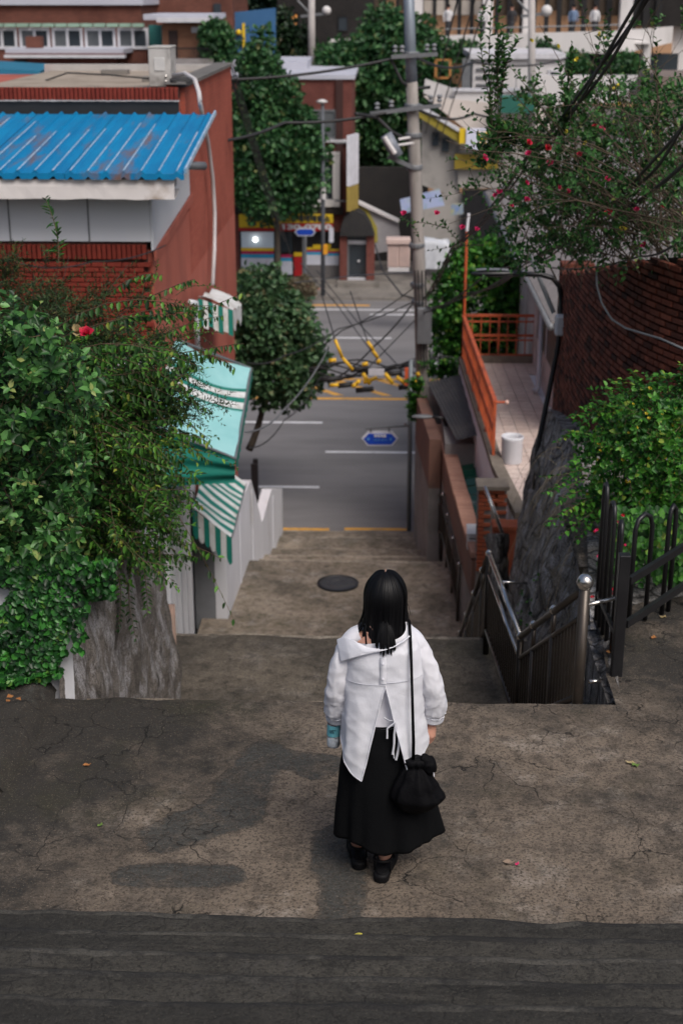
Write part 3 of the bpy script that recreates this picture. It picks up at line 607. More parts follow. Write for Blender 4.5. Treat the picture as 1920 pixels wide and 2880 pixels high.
e = [Vector(shirt(c_, NR-1)) + Vector((0,-.002,0)) for c_ in range(76, NT_)]; mbl(ribbon(e, .005, th=.0004), 'hem_band', M_SHIRT, parent=SH)
e = [Vector(shirt(NT_-1, r)) + Vector((-.012,-.004,0)) for r in range(5, int(.32*(NR-1)))]; mbl(ribbon(e, .030, th=.0012), 'placket', M_SHIRT, parent=SH)
for r in (8, 16):
    p = Vector(shirt(NT_-1, r)) + Vector((-.012,-.008,0)); mb = MB(); mb.lathe([(.006,0),(.006,.002),(.004,.0028),(.001,.0015)], p, 12, (0,-1,.15)); mbl(mb, 'button', M_TANK, parent=SH)
# collar: a wide fold that slips off the left shoulder and crosses to the right side of the neck
def LPX(u, v, dy): return P(u, v, Y=PB.y+dy)-PB
CTOP = [LPX(*q) for q in ((946,1798,-.015),(968,1789,-.05),(1000,1804,-.098),(1030,1820,-.114),(1062,1825,-.120),(1100,1817,-.116),(1132,1800,-.098),(1150,1787,-.07))]
CBOT = [LPX(*q) for q in ((957,1862,-.085),(985,1853,-.122),(1020,1843,-.137),(1055,1835,-.141),(1080,1830,-.140),(1110,1820,-.132),(1138,1803,-.112),(1153,1789,-.078))]
def collar(a, b):
    t = a/30; s = b/9; f = t*7; i = min(6, int(f)); g = f-i
    p = CTOP[i].lerp(CTOP[i+1], g).lerp(CBOT[i].lerp(CBOT[i+1], g), s)
    bul = math.sin(math.pi*s)*.006+.003*crease(t*5-s*.8, s*1.5, 3)
    return p + Vector((0, -bul, .5*bul))
mb = MB(); mb.grid(collar, 31, 10); mbl(mb, 'collar', M_SHIRT, sub=1, solid=.003, parent=SH)
# white cloth over the left shoulder under the collar
# sleeves with gathered cuffs
def sleeve(arm, side):
    n = 44; pts = []
    for i in range(n):
        f = i/(n-1)*(len(arm)-1); k = min(len(arm)-2, int(f)); g = f-k
        p0 = arm[max(0, k-1)]; p1 = arm[k]; p2 = arm[k+1]; p3 = arm[min(len(arm)-1, k+2)]
        pts.append(.5*((2*p1)+(-p0+p2)*g+(2*p0-5*p1+4*p2-p3)*g*g+(-p0+3*p1-3*p2+p3)*g**3))
    pts[0] = Vector((.105*side, .0, 1.280)); pts[1] = Vector((.128*side, .0, 1.272)); pts[2] = Vector((.148*side, -.003, 1.256)); pts[3] = Vector((.160*side, -.006, 1.238))
    def fn(a, b):
        t = b/(n-1); th = TAU*a/40; d = (pts[min(b+1, n-1)]-pts[max(b-1, 0)]).normalized(); x = d.cross(Vector((0,1,0))).normalized(); y = x.cross(d)
        r = interp(t, (0,.08,.2,.45,.7,.84,.885,.9,.97,1), (.044,.047,.048,.049,.055,.060,.053,.049,.0515,.053))
        body = 1 if t < .885 else .12
        r += body*(.007*nz(math.cos(th)*1.1+side*5+t*2, math.sin(th)*1.1-t*2, t*9) + .0045*crease(math.cos(th)*.9+t*1.5, math.sin(th)*.9+side-t*2, t*7) + .003*crease(math.cos(th)*1.6, math.sin(th)*1.6-t*3, t*12+side*3))
        if .74 < t < .89: r += .0045*math.sin(th*11+side)*(t-.74)/.15
        ex = 1.0; ey = .92
        return pts[b] + x*math.cos(th)*r*ex + y*math.sin(th)*r*ey
    mb = MB(); mb.grid(fn, 40, n, wrap=True); o = mbl(mb, 'sleeve', M_SHIRT, sub=1, parent=SH)
    c0 = int(.9*(n-1)); mb = MB(); mb.grid(lambda a, b: fn(a, c0+b)+(fn(a, c0+b)-pts[c0+b]).normalized()*.002, 40, n-c0, wrap=True); mbl(mb, 'cuff', M_SHIRT, solid=.003, parent=o)
sleeve(ARM_L, -1); sleeve(ARM_R, 1)
# ties hanging in the slit
kn = Vector((.062,-.150,.905)); tie = [kn+Vector((-.055,.018,.008)), kn+Vector((-.03,.005,0)), kn]
mbl(ribbon(tie, .006), 'tie', M_SHIRT, parent=SH)
for dx, ln, wd, lp in ((-.038,.085,.008,0), (-.012,.17,.010,.008), (.004,.20,.011,.014), (-.004,.19,.005,-.004)):
    pp = [kn+Vector((dx*min(1, k/3)+lp*math.sin(k/8*3.1), -.012-.004*k/8, -ln*k/8)) for k in range(9)]; mbl(ribbon(pp, wd), 'tie', M_SHIRT, parent=SH)
# bra strap on the bare shoulder
mbl(ribbon([Vector((-.082,-.052,1.355)), Vector((-.083,-.075,1.335)), Vector((-.08,-.098,1.30)), Vector((-.078,-.105,1.28))], .009, (-.2,-1,.6)), 'strap', M_SKIRT)
# skin of the nape and upper back where the collar gapes
def nape(a, b):
    t = a/16; s = b/8; x = lerp(-.115, .09, t); z = lerp(1.37, 1.27, s); y = -interp(z, (1.27,1.31,1.34,1.37), (.118,.102,.08,.058))+ .35*(x-.0)**2*2 + .03*abs(x)
    return (x, y, z + .0)
# hair
HC = Vector((.008,.026,1.468))
def strand(az, off, zend, flick, wd, i):
    "one lock from the crown over the skull and down"
    pts = []; ax, ay, az_ = .092+off, .108+off, .122+off
    root = Vector((.006+.02*math.cos(az)*.2, .035, 0)); n = 15
    dirx, diry = math.cos(az), math.sin(az)
    for k in range(n):
        t = k/(n-1)
        if t < .55:
            ph = lerp(.10, math.pi*.52, t/.55); p = HC + Vector((dirx*ax*math.sin(ph), diry*ay*math.sin(ph), az_*math.cos(ph)))
        else:
            q = (t-.55)/.45; z0 = HC.z+az_*math.cos(math.pi*.52); z = lerp(z0, zend, q)
            sh = 1+.05*q-.15*math.sin(q*2.6)*(.6 if diry < 0 else .3) + flick*1.2*q**2.5
            p = Vector((HC.x+dirx*ax*sh, HC.y+diry*ay*sh*(1-.12*q), z))
            p.x += .010*nz(az*4, q*3, i*.13)*q; p.y += .008*nz(az*4+9, q*3, i*.13)*q
        pts.append(p)
    rad = Vector((dirx, diry, .25)).normalized(); m = []
    return pts, rad
hb = MB(); cnt = 0
def addlock(pts, rad, wd, hb):
    n = len(pts); vs = []
    for k, p in enumerate(pts):
        d = (pts[min(k+1, n-1)]-pts[max(k-1, 0)]).normalized(); s_ = d.cross(rad)
        s_ = s_.normalized() if s_.length > 1e-4 else Vector((1,0,0)); t = k/(n-1); w_ = wd*min(1, .35+t*2)*(1 if t < .8 else max(.06, (1-t)/.2))
        bul = d.cross(s_).normalized()*w_*.18; vs += [p-s_*w_/2, p+bul*(-1), p+s_*w_/2]
    hb.add(vs, [(3*k+i, 3*k+i+1, 3*k+3+i+1, 3*k+3+i) for k in range(n-1) for i in range(2)])
LOCKS = []
for k in range(54):
    az = 112+k/53*316+random.uniform(-2.5, 2.5); back = max(0, -math.sin(R(az))); left = max(0, -math.cos(R(az))); right = max(0, math.cos(R(az)))
    LOCKS.append((R(az), 1.288*back**2+(1-back**2)*(1.295*left+1.258*right if left+right > .3 else 1.26)+random.uniform(-.028, .016), (left+right)*.26+random.uniform(-.04, .22), random.uniform(-.002, .008)))
LOCKS = [(la, lz+(.045 if 205 < math.degrees(la) < 245 else 0), lf, lo) for la, lz, lf, lo in LOCKS]
for i in range(980):
    la, lz, lf, lo = random.choice(LOCKS); d_ = random.gauss(0, R(4.2)); pts, rad = strand(la+d_, lo+random.uniform(-.004, .004), lz+abs(random.gauss(0, .010)), lf, .01, i)
    tip, _ = strand(la, lo, lz, lf, .01, int(la*9)); n_ = len(pts)
    for k in range(n_):
        t = k/(n_-1)
        if t > .62: pts[k] = pts[k].lerp(tip[k], .85*((t-.62)/.38)**1.3)
    addlock(pts, rad, random.uniform(.005, .011), hb)
hair = mbl(hb, 'hair', M_HAIR); hair['kind'] = 'stuff'
def cap(a, b):
    th = TAU*a/36; ph = lerp(.02, math.pi*.62, b/15); r = 1.0
    if b > 8 and math.sin(th) > .35: r = .8
    return HC + Vector((.089*math.sin(ph)*math.cos(th)*r, .105*math.sin(ph)*math.sin(th)*r, .119*math.cos(ph)))
mb = MB(); mb.grid(cap, 36, 16, wrap=True)
def under(a, b):
    th = lerp(R(178), R(362), a/23); t = b/10; q = 1-.10*math.sin(t*2.8)
    return HC + Vector((.086*math.cos(th)*q, .098*math.sin(th)*q, lerp(-.02, -.165, t)))
mb.grid(under, 24, 11); mbl(mb, 'hair_mass', M_HAIR, parent=hair)
hb = MB()
TIPS = [Vector((-.030,-.128,1.262)), Vector((-.012,-.136,1.236)), Vector((.004,-.140,1.228)), Vector((.022,-.140,1.240)), Vector((.040,-.134,1.232)), Vector((.056,-.124,1.252))]
for i in range(84):   # small tail at the nape, spreading into pointed tips
    tp = random.choice(TIPS); a = (tp.x-.012)/.045; p0 = Vector((.012+.012*a+random.gauss(0, .006), -.100-random.random()*.008, 1.375+random.gauss(0, .012))); p3 = tp+Vector((random.gauss(0, .003), random.gauss(0, .003), abs(random.gauss(0, .014))))
    pts = bent(p0, Vector(((p0.x+p3.x)/2+.012*a, -.134, 1.325)), p3, 12); addlock(pts, Vector((a*.3,-1,.2)), random.uniform(.004, .009), hb)
for i in range(40):   # flyaway strands
    sd_ = random.choice((-1, 1)); z = random.uniform(1.30, 1.47); p0 = HC+Vector((sd_*.088, -.02+random.uniform(-.03,.05), z-HC.z)); o_ = random.uniform(.012, .034)
    pts = bent(p0, p0+Vector((sd_*o_, -.01, -.05)), p0+Vector((sd_*o_*random.uniform(-.2,1), -.02, -random.uniform(.06,.13))), 10); addlock(pts, Vector((0,-1,.2)), .0022, hb)
mbl(hb, 'hair_lock', M_HAIR, parent=hair)['kind'] = 'stuff'
mbl(ribbon([HC+Vector((.000,.036,.1225)), HC+Vector((.002,.016,.1235)), HC+Vector((-.004,-.004,.1225))], [.003,.0055,.002], (0,-.1,1), .0012), 'hair_parting', M_SKIN, parent=hair)
# sandals
for fx, fy, rz in ((-.118,.075,.12), (.018,-.035,-.18)):
    S = Matrix.Rotation(rz, 3, 'Z'); 
    out = [(-.036,-.085),(-.026,-.108),(.0,-.116),(.026,-.108),(.037,-.085),(.037,0),(.048,.08),(.046,.13),(.025,.17),(-.01,.178),(-.038,.15),(-.046,.09),(-.037,0)]
    so = empty('sandal', (0,0,0)); so.parent = PER; so.location = (fx, fy, 0)
    def sb(mb, nm, parent=so): mb.v = [tuple(S @ Vector(p)) for p in mb.v]; return mb.build(nm, M_SANDAL, parent, True, True)
    mb = MB(); n = len(out)
    rows = [(1.0, .0), (1.05, .012), (1.02, .022), (1.05, .032), (1.0, .042), (.9, .046)]
    mb.grid(lambda a, b: (out[a][0]*rows[b][0], out[a][1]*rows[b][0], rows[b][1]), n, len(rows), wrap=True); k0 = len(mb.v)-n; mb.f.append(tuple(k0+i for i in range(n))); mb.f.append(tuple(reversed(range(n)))); sb(mb, 'sole')
    mb = MB(); mb.grid(lambda a, b: ((.040-.004*b)*math.cos(lerp(math.pi*.98, math.pi*2.02, a/14)), -.072+.040*math.sin(lerp(math.pi*.98, math.pi*2.02, a/14))*(1-.05*b), .03+.008*b), 15, 4); sb(mb, 'heel_cup')
    mb = MB(); mb.tube([Vector((.043*math.cos(t), -.03+.052*math.sin(t)-.015, .105-.01*math.sin(t))) for t in [math.pi*2*i/20 for i in range(21)]], .007, 6); sb(mb, 'ankle_strap')
    for sx in (-1, 1): mb = MB(); mb.bar((sx*.04,-.05,.035), (sx*.041,-.045,.105), .006, .016, (0,1,0)); sb(mb, 'side_strap')
    mb = MB(); mb.grid(lambda a, b: ((.046)*math.cos(math.pi*a/10), lerp(.06,.125,b/4), .035+.045*math.sin(math.pi*a/10)), 11, 5); sb(mb, 'toe_strap')
# ---------------- shoulder bag
bc = L(.150, -.165, .545); BAG = empty('drawstring_bag', bc, 'black drawstring cloth bag hanging at the hip of the person in white', 'bag')
def bagf(a, b):
    th = TAU*a/64; t = b/30; z = lerp(.17, -.125, t); r = interp(t, (0,.07,.13,.22,.45,.7,.88,1), (.05,.06,.044,.064,.102,.112,.086,.03))
    fold = .07*math.sin(9*th+1+2*t)*(1-t)**.5 + .05*math.sin(13*th)*(1-t) + .13*nz(math.cos(th)*1.7, math.sin(th)*1.7, t*4)
    x = r*(1+fold)*math.cos(th)*1.02; y = r*(1+fold)*math.sin(th)*.72
    x += .03*math.exp(-((t-.72)/.15)**2)*max(0, math.cos(th+.2)) + .01
    return bc+Vector((x, y, z))
mb = MB(); mb.grid(bagf, 64, 31, wrap=True); mb.f.append(tuple(30*64+k for k in range(64))); mb.f.append(tuple(reversed(range(64)))); mb.build('bag_body', M_BAG, BAG, smooth=True)
def flap(a, b):
    th = TAU*a/28; t = b/12; c_ = bc+Vector((.035+.075*t, -.005, .165-.05*t)); r = interp(t, (0,.3,.8,1), (.03,.045,.04,.012))*(1+.2*nz(math.cos(th)*2, math.sin(th)*2, t*4))
    return c_+Vector((.2*r*math.cos(th), r*.7*math.sin(th), r*math.cos(th)))
mb = MB(); mb.grid(flap, 28, 13, wrap=True); mb.build('gathered_mouth', M_BAG, BAG, smooth=True)
for k, dx in enumerate((-.0025, .003)):
    pts = [L(.118+dx,.04,1.345), L(.122+dx,-.01,1.357), L(.125+dx,-.07,1.325), L(.130+dx,-.128,1.24), L(.136+dx*.8,-.152,1.10), L(.142+dx,-.175,.95), L(.147+dx*1.3,-.19,.82), L(.148+dx*1.5,-.175,.70)]
    MB().tube(pts, .0042, 6).build('strap', M_BAG, BAG, smooth=True)
MB().bar(L(.245,-.21,.665), L(.248,-.212,.645), .004, .002).build('drawstring_tip', M_TANK, BAG)
# ---------------- water bottle in the left hand
bt = L(-.238,.045,.655); WB = empty('water_bottle', bt, 'small clear plastic water bottle with teal label in the left hand', 'bottle')
t_ = NT('clear_plastic'); t_.set((.85,.9,.93), .12, 0, .5); t_.b.inputs['Transmission Weight'].default_value = .75; t_.b.inputs['IOR'].default_value = 1.15; M_CLEAR = t_.m
axb = (.03,.02,1); q_ = lambda z: bt+Vector((.03*z, .02*z, z))
MB().lathe([(.020,0),(.029,.004),(.032,.016),(.0315,.06),(.033,.07),(.033,.125),(.030,.145),(.016,.175),(.0135,.182),(.0135,.195)], bt, 24, axb).build('bottle_body', M_CLEAR, WB, smooth=True)
lab = MB().lathe([(.0337,.066),(.0337,.126)], bt, 32, axb); lab.f = [f for f in lab.f if len(f) == 4]
LBL = lab.build('label', pm('teal_label', (.12,.42,.50), (.2,.5,.56), 40, .4), WB, smooth=True)
MB().lathe([(.016,.19),(.016,.206),(.004,.208)], bt, 20, axb).build('cap', pm('cap_white', (.6,.65,.7), None, 5, .4), WB, smooth=True)
MB().lathe([(.018,.003),(.028,.006),(.0302,.018),(.030,.058),(.004,.058)], bt, 20, axb).build('water', pm('water_pale', (.62,.66,.70), (.7,.72,.76), 20, .1), WB, smooth=True)
def text_mesh(txt, size, mat, parent, loc, rot=(R(90),0,0), name='lettering', depth=.0005, align='CENTER', sx=1.0, bold=0.0):
    cu = bpy.data.curves.new(name, 'FONT'); cu.body = txt; cu.size = size; cu.align_x = align; cu.align_y = 'CENTER'; cu.extrude = depth; cu.offset = bold
    o = bpy.data.objects.new(name, cu); COL.objects.link(o); dg = bpy.context.evaluated_depsgraph_get()
    me = bpy.data.meshes.new_from_object(o.evaluated_get(dg)); bpy.data.objects.remove(o)
    ob = link(name, me, mat, parent); ob.location = Vector(loc)-(wloc(parent) if parent else Vector()); ob.rotation_euler = rot; ob.scale = (sx, 1, 1)
    return ob
M_INK = pm('dark_ink', (.02,.03,.04), None, 5, .6)
text_mesh('zagen!', .013, M_INK, WB, q_(.105)+Vector((-.006,-.0345,0)), name='lettering'); text_mesh('제로', .013, M_INK, WB, q_(.092)+Vector((-.008,-.0345,0)), name='lettering')
# ================================================================ left side: garden wall, house, awnings
GW = empty('garden_wall', (-2.2, 8.2, 7.2), 'white painted garden wall with rough grey rendered flank at the left of the landing', 'wall')
mb = MB(); mb.grid(lambda a, b: (lerp(-5.5, -1.93+.02*b/10, a/20)+.0, 8.03+.012*nz(a*.6, b*.5, 0), lerp(7.15, 8.12, b/10)+.02*nz(a, 0, 3)*(b == 10)), 21, 11); mb.build('white_face', M_WHITE, GW, smooth=True)
def rockL(a, b):
    y = lerp(7.98, 11.25, a/49); t = b/29; zt = interp(y, (8, 9.5, 11.25), (8.1, 7.55, 6.95)); zb = interp(y, (8, 10.7, 11.3), (6.8, 5.5, 5.5))
    x = interp(y, (7.98, 8.3, 11.25), (-1.98, -1.93, -1.72)) - (1-t)*.0
    q = .07*nz(y*1.6, t*2, 10) + .05*nz(y*5, t*5, 3) + .02*nz(y*13, t*9, 5); x += q*min(1, t*5)*.9 - .12*t*t
    if a >= 46: x -= (a-46)*.14
    return (x, y + (.03*(a-46) if a > 46 else 0), lerp(zb, zt, t) + .05*nz(y*2, 1, 1)*t)
mb = MB(); mb.grid(rockL, 50, 30); mb.build('rendered_flank', M_ROCK, GW, smooth=True)
mb = MB(); mb.grid(lambda a, b: (rockL(a, 29)[0]-b*.3, rockL(a, 29)[1], rockL(a, 29)[2]-.01*b+.03*nz(a*.4, b, 4)), 50, 3); mb.build('wall_top', M_ROCK, GW, smooth=True)
mb = MB(); mb.tube([P(478, 1700, Y=11.6)+Vector((0,0,.0)), P(488, 1960, Y=11.35)], .05, 7); mb.tube([P(436, 1620, Y=11.2), P(455, 1800, Y=11.15), P(478, 1960, Y=11.1)], [.03,.05,.06], 7); mb.build('render_edge', pm('pink_render', (.3,.2,.16), (.22,.16,.13), 7, .9, .5, 25), GW, smooth=True)

# ---- red brick house
M_BRICKL = islandmat('red_brick', [(.17,.026,.017), (.23,.038,.024), (.20,.030,.020)], .8, .3)
M_BMORT = pm('dark_mortar', (.06,.028,.022), (.045,.022,.018), 6, .95)
M_REDWALL = brickmat('red_brick_flank', (.33,.075,.048), (.38,.095,.06), (.30,.09,.065), axis='y')
M_REDPL = pm('red_render', (.34,.085,.056), (.40,.115,.078), 1.2, .8, .12, 40, dirt=(.25,.07,.05), dscale=1.0, stretch=(1,1,.5))
BH = empty('brick_house', (-5, 24, 0), 'red brick house with blue corrugated lean-to roof at the left of the stairs', 'house')
YF, YM, YB, XS = 18.8, 22.5, 29.5, -3.02
MB().box(-10, XS-.12, YM, YB, -.05, 9.9).build('wall', M_REDPL, BH)
mb = MB(); mb.box(XS-.119, XS-.05, YM+.12, YB-.003, 7.2, 10.08); mb.build('brick_flank', M_REDWALL, BH)
mb = MB(); mb.box(XS-.119, XS-.052, YF+.1, YM+.119, 7.2, 8.2); mb.build('flank_render', M_REDPL, BH)
mb = MB(); mb.box(XS-.119, XS-.048, YF+.1, YB-.001, 4.9, 7.199); mb.build('flank_render', M_REDPL, BH)
MB().box(-10, XS-.12, YF+.06, YM-.002, 6.7, 8.32).build('wall', M_BMORT, BH)
MB().box(-10, XS-.1, YF+.06, YM-.004, -.05, 6.69).build('lower_wall', M_WHITE, BH)
MB().box(-10, XS-.06, YF+.02, YM-.004, 8.325, 9.02).build('white_panelling', M_WPANEL, BH)
for x in (-3.9, -4.95, -6.0): MB().box(x, x+.02, YF+.012, YF+.02, 8.33, 9.0).build('panel_joint', M_GREYM, BH)
mb = MB(); mb.slab([(XS-.055, YF+.02, 8.2), (XS-.055, YM+.1, 8.45), (XS-.055, YM+.1, 9.6), (XS-.055, YF+.02, 9.0)], (.03, 0, 0)); mb.build('white_flank', M_WPANEL, BH)
mb = MB(); mb.slab([(XS-.02, YF, 8.08), (XS-.02, YM+.2, 8.33), (XS-.02, YM+.2, 8.45), (XS-.02, YF, 8.2)], (.03, 0, 0)); mb.build('flank_moulding', M_REDPL, BH)
# facade bricks, one by one
b0 = MB().box(-.094, .094, -.05, .03, -.0275, .0275); me0 = b0.build('brick', M_BRICKL, BH, local=True, bevel=.005); src = me0
def off(x, y, z): return Vector((x, y, z))-BH.location
rows = 18; first = True
for r in range(rows):
    z = 8.02-.067*r; x = XS-.16-(.1 if r % 2 else 0)
    while x > -5.9:
        jx = .003*random.uniform(-1, 1)
        if first: src.location = off(x, YF+.04, z); first = False
        else: copy_part(src, BH, off(x+jx, YF+.04+.004*random.uniform(-1, 1), z))
        x -= .2
sb = MB().box(-.026, .026, -.05, .03, -.094, .094).build('soldier_brick', M_BRICKL, BH, local=True, bevel=.005); first = True
for k in range(44):
    x = XS-.15-.0665*k; l_ = off(x, YF+.035+.004*random.uniform(-1, 1), 8.19)
    if first: sb.location = l_; first = False
    else: copy_part(sb, BH, l_)
# parapet of the main block with soldier course, black flashing, flat roof
MB().box(-6.75, XS-.13, YM-.05, YM+.1, 9.5, 9.88).build('black_flashing', pm('bitumen', (.014,.016,.018), (.022,.023,.025), 3, .6, .2, 20), BH)
MB().box(-6.75, XS-.13, YM-.03, YM+.12, 9.885, 10.06).build('parapet', M_BMORT, BH)
for k in range(55): copy_part(sb, BH, off(XS-.16-.0665*k, YM-.035+.004*random.uniform(-1, 1), 9.975))
mb = MB(); mb.grid(lambda a, b: (lerp(-6.75, XS-.11, a/60), YM-.09-.012*nz(a*.7, 0, 0), 9.865+b*.02+.012*nz(a*1.3, b, 0)), 61, 2); mb.build('mortar_fillet', pm('pale_mortar', (.45,.43,.42), None, 5, .9), BH)
MB().box(-3.0, XS+.0, YM+.12, YB, 10.085, 10.1).build('coping_strip', pm('old_coping', (.16,.15,.14), (.1,.095,.09), 4, .9, .3), BH)
MB().box(XS-.34, XS-.125, YM+.13, YB, 9.9, 10.1).build('flank_parapet', M_REDPL, BH)
MB().box(XS-.36, XS-.0, YM+.0, YB+.02, 10.103, 10.13).build('coping', pm('old_coping', (.16,.15,.14), (.1,.095,.09), 4, .9, .3), BH, bevel=.01)
MB().box(-6.6, XS-.345, YM+.125, YB-.2, 9.9, 9.98).build('flat_roof', pm('roof_screed', (.36,.30,.24), (.30,.25,.2), .8, .9, .1, 12, dirt=(.16,.13,.10), dscale=1.4), BH)
MB().box(-6.75, XS-.36, YB-.2, YB, 9.9, 10.1).build('rear_parapet', pm('pale_mortar', (.45,.43,.42), None, 5, .9), BH)
for (x, y) in ((-5.35, 27.8), (-4.2, 25.5)): MB().box(x, x+.5, y, y+.35, 9.981, 10.06).build('roof_hatch', M_PAVE, BH)
# blue corrugated lean-to roof
M_BLUE = pm('blue_sheet', (.003,.21,.43), (.006,.15,.34), 2.5, .6, .05, 30, 0, .2, dirt=(.16,.10,.09), dscale=1.3, dlo=.54, dhi=.68, stretch=(2.2,.35,1))
M_BLUER = pm('blue_rib_worn', (.60,.66,.76), (.10,.32,.52), 7, .35, 0, None, .1, .5)
Xn, Xf = P(520, 505, Y=18.3).x, P(603, 312, Y=22.35).x
def roofz(y): return lerp(9.27, 9.68, (y-18.3)/(22.4-18.3))
def roofpt(q, y):   # q metres from right edge
    t = (y-18.3)/4.1; return lerp(Xn, Xf, t)-q
sheets = [(0, 1.52), (1.52, 2.72), (2.72, 4.2), (4.2, 6.0)]
for si, (q0, q1) in enumerate(sheets):
    mb = MB(); n = int((q1-q0)/.0225)+1
    def fn(a, b):
        q = lerp(q0+.004, q1-.004, a/(n-1)); y = lerp(18.28, 22.38, b/8); ph = (q % .225)/.225; h = .038 if .36 < ph < .5 else (.019 if .28 < ph < .58 else 0)
        return (roofpt(q, y), y+.02*(si % 2), roofz(y)+h+.003*nz(q*4, y*2, 1))
    mb.grid(fn, n, 9); mb.build('roof_sheet', M_BLUE, BH)
    mb = MB(); mb.grid(lambda a, b: (fn(a, 0)[0], fn(a, 0)[1]-.003, fn(a, 0)[2]-b*.075-.001), n, 2); mb.build('roof_sheet_edge', M_BLUE, BH)
    q = math.ceil(q0/.225)*.225
    while q < q1:
        for o_ in (.36, .5):
            a = (q+.225*o_); 
            if a < q1: MB().bar((roofpt(a, 18.29), 18.29, roofz(18.29)+.037), (roofpt(a, 22.0-random.random()*2), 22.0-random.random()*1.6, 0), .001, .001) if False else None
        y1 = random.uniform(20.3, 22.0); a_ = q+.225*.43
        if a_ < q1-.03: MB().bar((roofpt(a_, 18.285), 18.285, roofz(18.285)+.0395), (roofpt(a_, y1), y1, roofz(y1)+.0395), .02, .003).build('worn_rib', M_BLUER, BH)
        q += .225
MB().bar((roofpt(-.01, 18.28), 18.28, 9.30), (roofpt(-.01, 22.38), 22.38, 9.71), .03, .06).build('roof_edge_trim', M_BLUER, BH)
# rusty white gutter board
XG = P(495, 540, Y=18.45).x
M_FASC = pm('rusty_white_board', (.62,.59,.58), (.52,.49,.48), 1.2, .7, .1, 20, dirt=(.22,.15,.09), dscale=1.1, dlo=.56, dhi=.72)
mb = MB(); mb.grid(lambda a, b: (lerp(-9, XG, a/50), [18.36, 18.33, 18.31, 18.5, 18.8][b]+.01*nz(a*.5, b, 2), [9.19, 9.1, 8.945+.02*nz(a*.4, 0, 0), 8.95, 9.02][b]), 51, 5); mb.build('gutter_board', M_FASC, BH)
MB().box(-9, XG-.05, 18.38, 18.9, 9.055, 9.17).build('soffit', M_GREYM, BH)
MB().tube([P(520, 465, Y=19.6), P(575, 467, Y=19.9)], .055, 12).build('stub_pipe', M_GREYM, BH, smooth=True)
# downpipe on the flank
pts = [P(536, 850, Y=20.6), P(551, 852, Y=20.9), P(553, 905, Y=21), P(555, 975, Y=21)]
MB().tube(pts, .045, 10).build('downpipe', M_WPANEL, BH, smooth=True)
# white hose from the outdoor unit
AC = empty('air_conditioner', P(452, 243, Y=23.6), 'grey air conditioner outdoor unit on the flat roof of the red brick house', 'air conditioner')
c = AC.location; zb = 9.98
MB().box(c.x-.16, c.x+.19, c.y-.12, c.y+.5, zb+.04, zb+.62).build('casing', pm('ac_grey', (.48,.47,.46), (.4,.39,.38), 3, .6, .05, 30, dirt=(.2,.19,.18), dscale=3), AC, bevel=.015)
MB().box(c.x-.17, c.x+.2, c.y-.13, c.y+.51, zb+.621, zb+.65).build('top_cover', pm('ac_top', (.5,.49,.46), (.36,.35,.33), 6, .6), AC, bevel=.01)
MB().box(c.x-.07, c.x+.1, c.y-.135, c.y-.121, zb+.28, zb+.48).build('valve_cover', pm('ac_pale', (.6,.6,.6), None, 4, .5), AC, bevel=.006)
for dx in (-.12, .15): MB().box(c.x+dx-.03, c.x+dx+.03, c.y-.1, c.y+.48, zb, zb+.04).build('foot', M_BLACK, AC)
for dz in (.12, .2): MB().lathe([(.016,0),(.016,.03),(.008,.035)], (c.x+.11, c.y-.121, zb+dz), 8, (0,-1,0)).build('valve', M_CHROME, AC)
hp = [P(487, 213, Y=23.4), P(520, 206, Y=23.1), P(548, 224, Y=22.7), P(560, 262, Y=22.35), P(563, 290, Y=22.25), P(572, 340, X=-2.93), P(585, 400, X=-2.94), P(598, 500, X=-2.95), P(604, 600, X=-2.95), P(603, 700, X=-2.95), P(598, 800, X=-2.95)]
thing_mesh(MB().tube(hp, .034, 10), 'white_hose', pm('hose_white', (.55,.53,.54), (.45,.43,.44), 4, .6), 'white insulated hose curving from the roof unit down the red flank', 'hose', smooth=True)
coil = [P(510, 238, Y=22.55)+Vector((.16*math.cos(t)*(1+.08*math.sin(3*t)), .02*math.sin(2*t), .052*math.sin(t)+.004*t)) for t in [k*.3 for k in range(64)]]
thing_mesh(MB().tube(coil, .010, 6), 'cable_coil', M_CABLE, 'coil of black cable hanging over the brick parapet below the roof unit', 'cable', smooth=True)
thing_mesh(MB().tube([P(20, 240, Y=27)+Vector((0,0,0)), P(120, 230, Y=26), P(190, 205, Y=25), P(300, 210, Y=24), P(430, 222, Y=23.6)], .014, 6), 'roof_cable', M_CABLE, 'black cable trailing across the flat roof to the outdoor unit', 'cable', smooth=True)

# ---- awnings on the flank
M_GREEN = pm('awning_green', (.008,.20,.155), (.010,.17,.13), 3, .65, .1, 12); M_CYAN = pm('awning_pale', (.24,.54,.55), (.34,.64,.65), 1.5, .6, .1, 8); M_AWHITE = pm('awning_white', (.70,.72,.72), (.58,.6,.6), 4, .7, .08, 14, dirt=(.4,.38,.34), dscale=3)
def quadstripes(mbname, A, B, C, D, widths, mats, parent, sag=.05, nlen=10):
    "A-B along the wall, D-C along the front; stripes run from wall to front"
    s0 = 0; tot = sum(widths)
    for k, w_ in enumerate(widths):
        t0, t1 = s0/tot, (s0+w_)/tot; s0 += w_; mb = MB(); n = max(2, int((t1-t0)*40))
        def fn(a, b):
            t = lerp(t0, t1, a/(n-1)); s = b/(nlen-1); p = A.lerp(B, t).lerp(D.lerp(C, t), s)
            return p + Vector((0, 0, -sag*math.sin(math.pi*s) + .03*nz(t*6, s*2, k*.0) + .02*math.sin(t*14+s*2)))
        mb.grid(fn, n, nlen); mb.build(mbname, mats[k], parent, smooth=True)
AW = empty('awning', P(640, 1100, Y=21), 'large drooping turquoise and white awning on the flank of the red brick house', 'awning')
